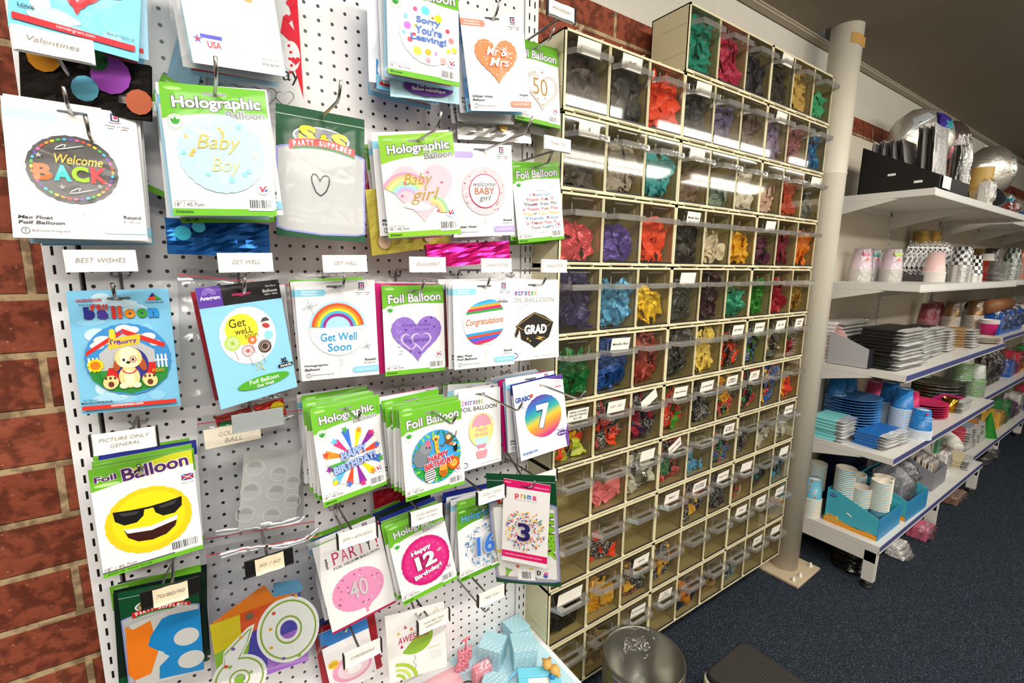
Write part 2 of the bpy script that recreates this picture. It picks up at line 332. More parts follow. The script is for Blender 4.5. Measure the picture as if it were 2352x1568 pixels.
def text_on(g, s, cx, cz, wd, ht, y, m, bold=0, shear=0, rot=0, X=None):
    vs, fs, w0, h0 = text_mesh(s, bold, shear); a = wd / w0; b = ht / h0; cr, srr = math.cos(rot), math.sin(rot)
    out = []
    for v in vs:
        p, q = v[0] * a, v[1] * b; out.append((cx + p * cr - q * srr, y, cz + p * srr + q * cr))
    g.add(out, fs, m, False, X)
HX = [-.75, -.6, -.468, -.333, -.196, -.06]
def hook(x, z, what, label_kind='white', txt=None, label=True, L=.16, hole=None, skew=0, tip=None):
    """x, z: the label's centre; the crossbar sits in the board 2 cm lower; hole: where the packet's hole rides on the rod"""
    r = root('peg_hook', 'chrome peg hook ' + what, 'hook', (x, .1, z - .024), group=None)
    g = G()
    g.tube([(-.011, .008, .003), (-.011, -.003, .003), (-.009, -.005, 0), (.009, -.005, 0), (.011, -.003, .003), (.011, .008, .003)], .0017, CH)
    hx, hy, hz = (hole[0] - x, hole[1] - .1, hole[2] - z + .024) if hole else (0, -.12, -.034)
    ty = tip - .1 if tip is not None else hy - .031
    g.tube([(0, -.006, 0), (0, -.006, hz * .8), (hx * .1, -.012, hz), (hx * .5, hy * .5, hz), (hx, min(ty + .022, hy - .006), hz), (hx, min(ty + .013, hy - .012), hz + .003), (hx, min(ty, hy - .02), hz + .02)], .0021, CH)
    g.build('rod', r)
    if label:
        G().tube([(0, -.005, .0), (0, -.012, .012), (0, -L + .003, .014)], .0022, CH).build('label_arm', r)
        h = G(); bk = {'white': M('#e9e7e3', .3), 'dark': DK, 'grey': M('#8f9596', .35), 'ends': M('#e9e7e3', .3)}[label_kind]
        h.box(-.033, .033, -L - .001, -L + .002, .012, .036, bk); h.box(-.033, .033, -L - .003, -L + .002, .010, .0125, bk)
        if label_kind == 'ends':
            h.box(-.034, -.0315, -L - .004, -L + .003, .009, .037, DK); h.box(.0315, .034, -L - .004, -L + .003, .009, .037, DK)
        lh = h.build('label_holder', r, rot=(0, math.radians(skew), 0), bevel=.0006)
        if label_kind != 'grey':
            lc = G(); bm = LBB if label_kind == 'dark' else LB; w2 = .0195 if label_kind == 'dark' else .0305
            n = 8; vs = []
            for i in range(n + 1):
                px = -w2 + 2 * w2 * i / n
                for zz, yy in ((.0105, .004), (.014, .0012), (.024, .0008), (.0355, .0012)): vs.append((px, -L - yy - .0012 - .0006 * math.sin(i * 1.3), zz))
            fs = [(i * 4 + j, (i + 1) * 4 + j, (i + 1) * 4 + j + 1, i * 4 + j + 1) for i in range(n) for j in range(3)]
            lc.add(vs, fs, bm)
            if txt:
                ln = txt.split('|')
                for i, s in enumerate(ln):
                    hh = .0055 if len(ln) == 1 else .0045
                    text_on(lc, s, 0, .024 + (len(ln) - 1) * .004 - i * .008, min(.05 if label_kind != 'dark' else .032, .0042 * len(s)), hh, -L - .0034, TXI, shear=.25, rot=rnd.uniform(-.03, .03))
            tag(lc.build('label_card', lh), 'handwritten card')
    return r
ROW = [-.173, -.405, -.636, -.86, -1.086, -1.31]
hk = [(5, 0, 'at the top right holding a card with handwritten ANNIVERSARY', 'ends', 'ANNIVERSARY'),
 (0, 1, 'at the upper left with a long blank-looking white card', 'white', 'Valentines'),
 (5, 1, 'beside the bin rack with a card reading THANK YOU', 'white', 'THANK YOU'),
 (0, 2, 'at the left edge with a torn card reading BEST WISHES', 'white', 'BEST WISHES'),
 (1, 2, 'with a GET WELL card, the left of the two marked so', 'white', 'GET WELL'),
 (2, 2, 'with a GET WELL card, the right of the two marked so', 'white', 'GET WELL'),
 (3, 2, 'with a card reading ENGAGEMENT', 'white', 'ENGAGEMENT'), (4, 2, 'with a card reading CONGRATULATIONS', 'white', 'CONGRATULATIONS'),
 (5, 2, 'beside the bin rack with a card reading GRADUATION', 'white', 'GRADUATION'),
 (0, 3, 'with a black-ended card reading PICTURE ONLY GENERAL', 'ends', 'PICTURE ONLY|GENERAL'),
 (1, 3, 'with a bare grey label plate above the golf ball packet', 'grey', None),
 (0, 4, 'lower left with a cream 70/80/90 card between black ends', 'dark', '70/80/90'), (1, 4, 'second column with a cream 50/60 card between black ends', 'dark', '50 / 60'),
 (2, 4, "with a card reading 30TH + 40TH B'DAY", 'ends', "30TH + 40TH B'DAY"), (3, 4, "with a two-line card reading 21ST B'DAY", 'ends', "21ST B'DAY|18th b'day"),
 (4, 4, 'with a card reading 12TH 13TH 16TH', 'ends', '12TH  13TH|16TH'), (5, 4, "with a card reading 1ST B'DAY", 'ends', "1ST B'DAY"),
 (4, 5, 'at the lower right with a card reading MISS YOU', 'ends', 'MISS YOU'), (2, 5, 'at the bottom with a card reading CHRISENING', 'ends', 'CHRISENING'),
 (3, 5, "at the bottom with a card reading YOU'RE THE GREATEST", 'ends', "YOU'RE THE|GREATEST")]
EX = {(0, 4): -.723, (0, 1): -.767, (3, 4): -.343, (4, 4): -.205, (5, 4): -.07, (4, 5): -.203}
def hole_of(k, off=.085):
    pp, d, w_, h_ = PK[k]; R = Matrix.Rotation(math.radians(d[0]), 4, 'Z') @ Matrix.Rotation(math.radians(d[1]), 4, 'X') @ Matrix.Rotation(math.radians(d[2]), 4, 'Y')
    v = R @ Vector((0, 0, h_ / 2 - off * w_)); return (pp[0] + v.x, pp[1] + v.y, pp[2] + v.z)
TIP = dict(welcome_back=-.048, baby_boy=-.146, ss_heart=-.134, baby_girl=-.164, wbaby=-.192, mrmrs=-.058, fifty_card=-.04, thankyou=-.046, dog=-.03, anagram=-.1, rainbow=-.076, engage=-.058, congrat=-.076, grad=-.082, emoji=-.05, star=-.118, jungle=-.17, airballoon=-.154, seven=-.19, prima=-.12)
HOLE = {(5, 0): 'fifty_card', (0, 1): 'welcome_back', (5, 1): 'thankyou', (0, 2): 'dog', (1, 2): 'anagram', (2, 2): 'rainbow', (3, 2): 'engage', (4, 2): 'congrat', (5, 2): 'grad', (0, 3): 'emoji', (1, 3): 'golfbag', (0, 4): 'ss_eight', (1, 4): 'bag50', (2, 4): 'party40', (3, 4): 'twelve', (4, 4): 'sixteen', (5, 4): 'prima', (2, 5): 'qualatex', (3, 5): 'awesome'}
for cx, rz, what, kd, tx in hk:
    x = EX.get((cx, rz), HX[cx]); hk_ = HOLE.get((cx, rz)); hook(x, ROW[rz], what, kd, tx, hole=hole_of(hk_) if hk_ else None, tip=TIP.get(hk_), skew=rnd.uniform(-1.5, 1.5))
for x, z, what, k in ((-.75, -.435, 'above the Best Wishes card, ending over Welcome Back', None), (-.62, -.405, 'carrying the Baby Boy packets', 'baby_boy'), (-.49, -.4, 'carrying the hand-drawn heart packet', 'ss_heart'),
  (-.345, -.4, 'carrying the Baby Girl packets', 'baby_girl'), (-.2, -.4, 'carrying the Welcome Baby Girl packet', 'wbaby'), (-.184, -.173, 'carrying the Mr and Mrs packets', 'mrmrs'),
  (-.467, -.86, 'carrying the star birthday packets', 'star'), (-.333, -.86, 'carrying the jungle birthday packets', 'jungle'), (-.196, -.86, 'carrying the hot air balloon packet', 'airballoon'), (-.07, -.86, 'carrying the rainbow seven packets', 'seven')):
    hook(x, z, what, label=False, hole=hole_of(k) if k else None, tip=TIP.get(k))
hook(-.535, -.11, 'empty on the bare upper board', label=False, hole=(-.535, .08, -.165))
# ---------------------------------------------------------------- bin rack: 32 cream three-bin modules
CW, RH = .13, .159164
CRM = M('#d8cfab', .42, spec=.35); CRM2 = M('#b9b191', .5)
BINC = CLEAR('#f3f1ea', .035, .05, .6); HAN = CLEAR('#f0efec', .18, .07, .6, bump=.2, bscale=25, haze=.09)
def module_body():
    g = G(); W = 3 * CW - .001; H = RH - .0035; D = .115; t = .003
    g.box(0, t, 0, D, 0, H, CRM); g.box(W - t, W, 0, D, 0, H, CRM); g.box(0, W, 0, D, H - t, H, CRM); g.box(0, W, 0, D, 0, t, CRM); g.box(0, W, D - t, D, 0, H, CRM2)
    for k in (1, 2):
        x = k * CW; g.box(x - .0035, x - .001, 0, D, 0, H, CRM); g.box(x + .001, x + .0035, 0, D, 0, H, CRM); g.box(x - .0035, x + .0035, .004, .006, 0, H, CRM)
    # flanges round the front, latch nubs on top, ribs on the sides
    g.box(0, .0055, -.001, .003, 0, H, CRM); g.box(W - .0055, W, -.001, .003, 0, H, CRM); g.box(0, W, -.001, .003, H - .005, H, CRM); g.box(0, W, -.002, .003, 0, .0075, CRM)
    for k in range(3):
        for dx in (.028, .1): g.box(k * CW + dx, k * CW + dx + .006, -.002, .008, H, H + .0018, CRM)
        g.box(k * CW + .03, k * CW + .1, -.0035, .0, .001, .004, CRM2)
    for z in (H * .3, H * .72):
        g.box(-.0012, 0, .004, .08, z, z + .0025, CRM); g.box(W, W + .0012, .004, .08, z, z + .0025, CRM)
    return g
def bin_shell():
    g = G(); x0, x1 = .0062, CW - .0062; z0, z1 = .009, RH - .011; t = .0014
    g.box(x0, x1, -.002, -.002 + t, z0, z1, BINC)
    side = [(0, z0), (.075, z0 + .004), (.096, z0 + .05), (.1, z1 - .02), (.02, z1 - .004), (0, z1)]
    for x in (x0, x1 - t): g.prism([(p[0], p[1]) for p in side], 'x', x, x + t, BINC)
    g.box(x0, x1, 0, .075, z0, z0 + t, BINC)
    g.box(x0, x1, -.0028, -.0006, z0 - .002, z0 + .0012, M('#2b2a2e', .3)); g.box(x0 + .026, x1 - .03, -.0036, -.002, z1 - .006, z1 - .0035, CLEAR('#f3efe0', .3, .15, .5))
    return g
def bin_handle():
    g = G(); zc = RH * .70; x0, x1 = .006, CW - .006; a, b = x0 + .02, x1 - .02; d = .030
    for z, th in ((zc, .0018),):
        # sloping ledge with a finger slot
        ii = [(a + .008, -.009), (b - .008, -.009), (b - .012, -.02), (a + .012, -.02)]
        oo = [(x0, -.001), (x1, -.001), (b + .006, -d), (a - .006, -d)]
        vs = [(p[0], p[1], z + q) for q in (0, th) for p in oo + ii]
        fs = []
        for q in (0, 8):
            for i in range(4): fs.append((q + i, q + (i + 1) % 4, q + 4 + (i + 1) % 4, q + 4 + i))
        for i in range(4): fs += [(i, (i + 1) % 4, 8 + (i + 1) % 4, 8 + i), (4 + i, 12 + i, 12 + (i + 1) % 4, 4 + (i + 1) % 4)]
        g.add(vs, fs, HAN)
    def wall(p, q, z0, z1, th=.0016):
        v = Vector((q[0] - p[0], q[1] - p[1], 0)); n = Vector((-v.y, v.x, 0)).normalized() * th
        g.add([(p[0], p[1], z0), (q[0], q[1], z0), (q[0] + n.x, q[1] + n.y, z0), (p[0] + n.x, p[1] + n.y, z0), (p[0], p[1], z1), (q[0], q[1], z1), (q[0] + n.x, q[1] + n.y, z1), (p[0] + n.x, p[1] + n.y, z1)],
              [(0, 3, 2, 1), (4, 5, 6, 7), (0, 1, 5, 4), (1, 2, 6, 5), (2, 3, 7, 6), (3, 0, 4, 7)], HAN)
    wall((a - .006, -d), (b + .006, -d), zc - .007, zc + .006); wall((x0, -.001), (a - .006, -d), zc - .006, zc + .006); wall((b + .006, -d), (x1, -.001), zc - .006, zc + .006)
    for x in (a + .004, b - .006): g.box(x, x + .002, -.0045, -.002, zc + .001, zc + .022, HAN)
    return g
mb = module_body().build('cabinet_body'); shell = bin_shell().build('bin'); hand = bin_handle().build('handle')
bpy.data.objects.remove(hand, do_unlink=True) if 0 else None
ME_BODY, ME_BIN, ME_HAN = mb.data, shell.data, hand.data
for o in (mb, shell, hand): bpy.data.objects.remove(o)
BINTXT = {(0, 6): '', (1, 0): '', (1, 1): 'GRAPE', (1, 3): '', (1, 6): '', (2, 0): 'B', (2, 3): '', (2, 8): '', (3, 3): 'Metallic Black', (3, 6): '', (4, 3): '', (5, 1): 'Metallic Blue',
 (5, 5): '30TH BDAY', (5, 6): '40TH BDAY', (5, 7): '50 + 60', (5, 8): '70+80|BDAY', (6, 0): 'SPRING FLOWERS|AND BUTTERFLIES|$1.00', (6, 1): '12", 13"', (6, 2): '', (6, 3): 'Happy Birthday', (6, 4): 'CAT AND PAWS', (6, 5): 'ANIMALS|IN PRINT', (6, 6): 'BABY|12" 11"',
 (7, 2): '', (7, 3): 'PLANTS + MIXED', (7, 5): '1ST BDAY|3RD BDAY', (7, 8): 'BABY SHOWER', (8, 3): 'SMILEY', (8, 4): 'LADY BUGS|& FLOWERS', (8, 5): 'Thank You', (8, 6): '', (8, 8): '', (9, 0): '', (9, 2): 'SPOTS', (9, 6): 'STARS', (9, 7): 'STARS', (9, 8): 'STILLER',
 (10, 2): '16" FLOWER', (10, 3): '16"|CLEAR|WITH STARS', (10, 7): 'HEARTS', (10, 8): ''}
PAP = M('#e9e3d9', .6); INK = M('#1d1c20', .6)
def label_card(parent, r, c):
    s = BINTXT[(r, c)]; g = G(); zc = RH * .70; tilt = {(6, 2): -.5, (7, 3): -.45}.get((r, c), rnd.uniform(-.03, .03)); w2 = rnd.uniform(.028, .033); h = .03
    if r == 9 and c == 0: w2, h = .04, .034
    X = Matrix.Translation((CW / 2 + rnd.uniform(-.006, .006), -.0058, zc + .002)) @ Matrix.Rotation(tilt, 4, 'Y') @ Matrix.Rotation(math.radians(8), 4, 'X')
    g.box(-w2, w2, -.0003, .0003, 0, h, PAP, X)
    if s:
        ln = s.split('|')
        for i, q in enumerate(ln):
            text_on(g, q, 0, h / 2 + (len(ln) - 1) * .0042 - i * .0085, min(2 * w2 * .85, .0052 * len(q)), .006 if len(ln) < 3 else .005, -.0008, INK, bold=.008, shear=.1, X=X)
    tag(g.build('label_card', parent), 'small white handwritten card')
ordr = ['topmost', 'second from the top', 'third from the top', 'fourth from the top', 'fifth from the top', 'sixth from the top', 'seventh from the top', 'eighth from the top', 'ninth from the top', 'tenth from the top', 'lowest']
colw = ['left', 'middle', 'right']
for r in range(11):
    for k in range(3):
        if r == 0 and k == 0: continue
        jig = rnd.uniform(-.0006, .0006)
        md = root('bin_cabinet', 'cream three-bin cabinet, %s in the %s stack of the rack' % (ordr[r], colw[k]), 'storage bins', (k * 3 * CW + jig, 0, -(r + 1) * RH + .002), group='cream tilt-bin cabinets stacked beside the pegboard')
        b = bpy.data.objects.new('cabinet_body', ME_BODY); COL.objects.link(b); b.parent = md
        for q in range(3):
            bn = bpy.data.objects.new('bin', ME_BIN); COL.objects.link(bn); bn.parent = md; bn.location = (q * CW, 0, 0)
            hn = bpy.data.objects.new('handle', ME_HAN); COL.objects.link(hn); hn.parent = bn
            if (r, 3 * k + q) in BINTXT: label_card(bn, r, 3 * k + q)
# the batten behind the rack that carries it on the wall
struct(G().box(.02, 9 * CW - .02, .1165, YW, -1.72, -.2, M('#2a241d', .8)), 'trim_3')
# ---------------------------------------------------------------- balloons in the bins
def tri(x): x = x % 1; return 4 * x - 1 if x < .5 else 3 - 4 * x
def balloon_shape(q):
    """one uninflated latex balloon, folded over: neck with a rolled ring, flat creased bag"""
    nu, nv = 11, 12; vs = []; curl = q.uniform(-1.7, 1.7); tw = q.uniform(-1.2, 1.2); ph = q.uniform(0, 6)
    for i in range(nu + 1):
        u = i / nu
        wd = .18 + .04 * (u < .08) if u < .18 else .18 + .82 * math.sin(min(1, (u - .18) / .62) * math.pi / 2) ** .8 * (1 if u < .75 else math.sqrt(max(.02, 1 - ((u - .75) / .26) ** 2)))
        th = .045 + .03 * math.sin(u * 7 + ph)
        a = curl * (u - .3); R = 1 / (abs(curl) + .3)
        cx = math.sin(a) * R * 1.3; cz = (1 - math.cos(a)) * R * (1 if curl > 0 else -1)
        for j in range(nv):
            t = 2 * math.pi * j / nv; px = math.cos(t) * wd * .42; py = math.sin(t) * th * (.6 + .5 * abs(math.sin(2 * t + ph)))
            py += (.12 * tri(px * 1.3 + ph + u * .7) + .05 * tri(px * 2.4 - u * 1.6 + ph)) * min(1, max(0, u - .15) * 4)
            ct, st = math.cos(tw * u), math.sin(tw * u); px, py = px * ct - py * st, px * st + py * ct
            vs.append((cx - math.sin(a) * py, px, cz + math.cos(a) * py))
    c0 = [sum(v[k] for v in vs) / len(vs) for k in range(3)]; vs = [(v[0] - c0[0], v[1], v[2] - c0[2]) for v in vs]
    fs = [(i * nv + j, i * nv + (j + 1) % nv, (i + 1) * nv + (j + 1) % nv, (i + 1) * nv + j) for i in range(nu) for j in range(nv)]
    fs += [tuple(range(nv))[::-1], tuple(range(nu * nv, (nu + 1) * nv))]
    return vs, fs
q = random.Random(3); BSH = [balloon_shape(q) for _ in range(9)]
def LTX(c, pearl=False): return M(c, .42 if not pearl else .33, metal=.3 if pearl else 0, spec=.4)
def PAT(base, spot, scale=75, thr=.32):
    k = ('pat', base, spot, scale, thr)
    if k in _mats: return _mats[k]
    m, nt, N, L, b = node_mat('printed_latex'); t = N('ShaderNodeTexCoord'); v = N('ShaderNodeTexVoronoi'); v.inputs['Scale'].default_value = scale
    L(t.outputs['Object'], v.inputs['Vector']); mx = N('ShaderNodeMixRGB'); mx.inputs[1].default_value = lin(spot); mx.inputs[2].default_value = lin(base)
    L(math_n(N, L, 'GREATER_THAN', v.outputs['Distance'], thr), mx.inputs[0]); L(mx.outputs[0], b.inputs['Base Color']); b.inputs['Roughness'].default_value = .35
    _mats[k] = m
    return m
bw = PAT('#16161c', '#d9d9dc', 260, .36); bw2 = PAT('#1b1d2e', '#e0e0e0', 330, .33); redp = PAT('#b3201f', '#f0e6e0', 300, .3); grn = LTX('#3f9a2b'); yelp = PAT('#e8b11c', '#fff3d8', 300, .28)
gp = PAT('#1f6b3a', '#d9e6d9', 300, .3); blp = PAT('#23489a', '#dfe6f2', 300, .3); limep = PAT('#b7cf2a', '#f2f2cf', 300, .25); orr = LTX('#e8431c'); wht = PAT('#d9d9d6', '#55555a', 300, .25)
clr = CLEAR('#dcdcd6', .22, .12, .6); smoke = CLEAR('#c9c2c0', .16, .15, .5)
# (row, col): colour name, materials, fill, individually modelled?
BN = {(0, 3): ('teal', [LTX('#149a8c')], .95, 1), (0, 4): ('magenta pink', [LTX('#c4275f')], .9, 1), (0, 5): ('dark navy', [LTX('#23283f')], .75, 0), (0, 6): ('black', [LTX('#2b282c')], .8, 0), (0, 7): ('soft yellow', [LTX('#d9b765')], .72, 1), (0, 8): ('mint green', [LTX('#3dbd92')], .5, 1),
 (1, 0): ('black plum', [LTX('#3c333a')], 1, 0), (1, 1): ('dark slate', [LTX('#33363f')], .85, 0), (1, 2): ('bright orange red', [LTX('#f04a24')], .95, 1), (1, 3): ('midnight blue', [LTX('#333a48')], .85, 0), (1, 4): ('violet', [LTX('#5c5288')], .8, 0), (1, 5): ('smoky brown', [LTX('#5b4d48')], .7, 0), (1, 6): ('lilac', [LTX('#8778a8')], .7, 0), (1, 7): ('dusty pink', [LTX('#8f5560')], .75, 0), (1, 8): ('sky blue', [LTX('#2f7fc4', True)], .75, 1),
 (2, 0): ('charcoal', [LTX('#47413f')], .6, 0), (2, 1): ('pale grey', [LTX('#a19b96')], .8, 0), (2, 2): ('turquoise', [LTX('#3fa9b8')], .8, 1), (2, 3): ('taupe', [LTX('#776458')], .5, 0), (2, 4): ('grey green', [LTX('#7c9086')], .5, 0), (2, 5): ('white', [LTX('#e8e4df')], .8, 0), (2, 6): ('pale pink', [LTX('#d9b7b2')], .6, 0), (2, 7): ('brick red', [LTX('#c04a32')], .7, 0), (2, 8): ('silver grey', [LTX('#77787a')], .5, 0),
 (3, 0): ('coral pink', [LTX('#e0566a', True)], .55, 1), (3, 1): ('purple', [LTX('#5b46a8', True)], .55, 1), (3, 2): ('orange', [LTX('#f04a22')], .72, 1), (3, 3): ('black', [LTX('#2c2c2f', True)], .65, 0), (3, 4): ('ivory', [LTX('#d9cfbc')], .65, 1), (3, 5): ('golden yellow', [LTX('#f0b41c')], .6, 1), (3, 6): ('plum', [LTX('#5d2248'), LTX('#2c2a30')], .6, 0), (3, 7): ('wine red', [LTX('#82183a')], .65, 0), (3, 8): ('light orange', [LTX('#f0882a')], .8, 1),
 (4, 0): ('indigo', [LTX('#2b2560', True)], 1.12, 1), (4, 1): ('pearl light blue', [LTX('#4f9fd9', True)], .8, 1), (4, 2): ('yellow', [LTX('#e2bc1c', True)], .52, 1), (4, 3): ('dark grey', [LTX('#4d5254', True)], .65, 0), (4, 4): ('aubergine', [LTX('#3a1d2e', True)], 1.05, 0), (4, 5): ('sea green', [LTX('#2a9a80', True)], .65, 1), (4, 6): ('green', [LTX('#2a8a2e', True)], .7, 1), (4, 7): ('crimson', [LTX('#b01c3c', True)], .85, 1), (4, 8): ('old gold', [LTX('#a07a34')], .5, 0),
 (5, 0): ('emerald green', [LTX('#14703a', True)], .8, 1), (5, 1): ('royal blue', [LTX('#144aa0', True)], .9, 1), (5, 2): ('brick brown', [LTX('#9a4038', True)], 1.08, 1), (5, 3): ('graphite', [LTX('#55585a', True)], .9, 0), (5, 4): ('pale yellow', [LTX('#e8cf6a')], .9, 0), (5, 5): ('printed black, red and white', [bw, orr, redp, bw2], .75, 0), (5, 6): ('printed blue and green', [blp, grn, bw2], .75, 0), (5, 7): ('mixed cream and black', [LTX('#cfc3a0'), bw, LTX('#6a6a6a')], .75, 0), (5, 8): ('mixed red and green', [redp, gp, LTX('#8a1c2a')], .75, 0),
 (6, 0): ('lime, orange and black spring', [limep, orr, bw, LTX('#f2c81c')], .55, 0), (6, 1): ('red, black and white age', [redp, bw, LTX('#143c3a'), orr], .95, 0), (6, 2): ('printed black and plum', [bw, LTX('#3a1c4a'), LTX('#9a1c3a'), bw2], .9, 0), (6, 3): ('green and orange birthday', [grn, orr, redp], .9, 0), (6, 4): ('black and white paw', [bw, bw2], .75, 0), (6, 5): ('yellow animal print', [LTX('#e8a81c'), redp, bw, gp], .85, 0), (6, 6): ('dark red and green printed', [redp, gp, LTX('#28303a')], 1.05, 0), (6, 7): ('blue and yellow mixed', [blp, yelp, LTX('#2a5fc4'), redp], 1.05, 0), (6, 8): ('neon yellow and red', [LTX('#f2b81c'), LTX('#f24a3c')], .6, 0),
 (7, 1): ('bubblegum pink', [LTX('#e87c8c')], .42, 1), (7, 2): ('clear and white', [clr, wht], .65, 0), (7, 3): ('red and black mixed', [redp, bw, gp, LTX('#8a1c1c')], .85, 0), (7, 4): ('single sky blue', [PAT('#4a9ad0', '#dfeaf2', 300, .25)], .12, 0), (7, 5): ('blue and green first birthday', [blp, gp, redp], .6, 0), (7, 6): ('black star', [bw], .5, 0), (7, 7): ('white printed', [wht], .4, 0), (7, 8): ('clear white printed', [wht, clr], .65, 0),
 (8, 4): ('ladybug black, red and yellow', [bw, bw, yelp, redp], .8, 0), (8, 5): ('dark thank-you', [bw2, LTX('#3a1c3a'), bw], .8, 0), (8, 6): ('few red', [redp, LTX('#cfc8ba')], .15, 0), (8, 7): ('teal and brown', [LTX('#1c5f6a'), LTX('#5a3a32')], .5, 0), (8, 8): ('pale blue', [LTX('#3f90c4'), clr], .6, 0),
 (9, 0): ('bagged black', [LTX('#1c1c20')], .6, 0), (9, 1): ('yellow printed', [yelp, LTX('#e8a81c'), yelp], .55, 0), (9, 2): ('spotted red, black and yellow', [PAT('#7a1c2a', '#f2f2f2', 300, .3), bw, yelp], .6, 0), (9, 3): ('black dotted and yellow', [bw, bw, LTX('#e8a81c'), yelp], .8, 0), (9, 8): ('clear star', [clr], .4, 0),
 (10, 1): ('beige', [LTX('#a8946c')], .55, 0), (10, 4): ('navy and orange', [LTX('#1c2440'), LTX('#d98a2a')], .35, 0), (10, 5): ('tan', [LTX('#a08250')], .35, 0), (10, 6): ('few light blue', [PAT('#8fa0a0', '#3a8ac4', 60, .3)], .1, 0), (8, 1): ('scraps of red and black', [orr, bw], .1, 0)}
placew = ['first', 'second', 'third', 'fourth', 'fifth', 'sixth', 'seventh', 'eighth', 'ninth', 'tenth', 'eleventh']
BME = {}
def balloon_mesh(i, m):
    k = (i, m.name)
    if k not in BME:
        me = bpy.data.meshes.new('latex_balloon'); me.from_pydata(BSH[i][0], [], BSH[i][1]); me.materials.append(m); BME[k] = me
    return BME[k]
PRIO = [(3, 0), (3, 1), (3, 2), (4, 1), (4, 2), (5, 0), (5, 1), (5, 2), (1, 2), (2, 2), (7, 1), (3, 4), (3, 5), (0, 3), (0, 4), (4, 5)]
NIND = 0
for (r, cc), (cn, ms, fill, ind) in sorted(BN.items(), key=lambda e: PRIO.index(e[0]) if e[0] in PRIO else 99):
    q = random.Random(r * 31 + cc); bx = cc * CW; bz = -(r + 1) * RH + .014; H = min(.136, .136 * fill); T = []
    rows = max(1, int(round(H / (.026 if ind else .025))))
    for k in range(rows):
        for j in range(5):
            x = bx + .02 + (.086 * (j + .35 * (k % 2)) / (4.35)) + q.uniform(-.005, .005)
            T.append((x, q.uniform(.014, .03), bz + .012 + k * (.0255 if ind else .0245) + q.uniform(-.004, .004)))
    if not ind:
        for k in range(rows):
            for j in range(2): T.append((bx + .04 + .045 * j, q.uniform(.045, .06), bz + .014 + k * .022))
    if fill > 1:
        T += [(bx + .05 + q.uniform(-.01, .02), .012, bz + .137 + q.uniform(-.004, .002)), (bx + .075, .014, bz + .13)]
    ind = (r, cc) in PRIO and NIND + len(T) <= 300
    if ind: NIND += len(T)
    g = G(); n = 0
    for (x, y, z) in T:
        s = q.uniform(.05, .064) * (.9 if r > 4 else 1)
        R = Euler((q.uniform(-.45, .45), q.uniform(-3.1, 3.1), q.uniform(-.45, .45))).to_matrix().to_4x4()
        Mx = Matrix.Translation((x, y, z)) @ R @ Matrix.Rotation(math.pi / 2, 4, 'X') @ Matrix.Diagonal((s, s * 1.1, s * .55, 1))
        i = q.randrange(9); m = ms[n % len(ms)] if len(ms) > 1 else ms[0]; n += 1
        bbp = [Mx @ Vector(v) for v in BSH[i][0]]
        mnx, mxx = min(v.x for v in bbp), max(v.x for v in bbp); mny = min(v.y for v in bbp); mnz = min(v.z for v in bbp); mxz = max(v.z for v in bbp)
        d = Vector((max(0, bx + .009 - mnx) - max(0, mxx - (bx + CW - .009)), max(0, .001 - mny), max(0, bz - .002 - mnz) - (max(0, mxz - (bz + .134)) if fill <= 1 else 0)))
        Mx = Matrix.Translation(d) @ Mx
        if ind:
            o = bpy.data.objects.new('latex_balloon', balloon_mesh(i, m)); COL.objects.link(o); Mx.translation.z += Z0; o.matrix_world = Mx
            tag(o, 'uninflated %s latex balloon in the %s bin of the %s bin row' % (cn, placew[cc], 'top' if r == 0 else placew[r] + ' full'), 'balloon', '%s balloons in one bin' % cn)
        else: g.add(BSH[i][0], BSH[i][1], m, False, Mx)
    if not ind:
        tag(g.build('latex_balloons'), 'heap of %s latex balloons in the %s bin of the %s bin row' % (cn, placew[cc], 'top' if r == 0 else placew[r] + ' full'), 'balloons', kind='stuff')
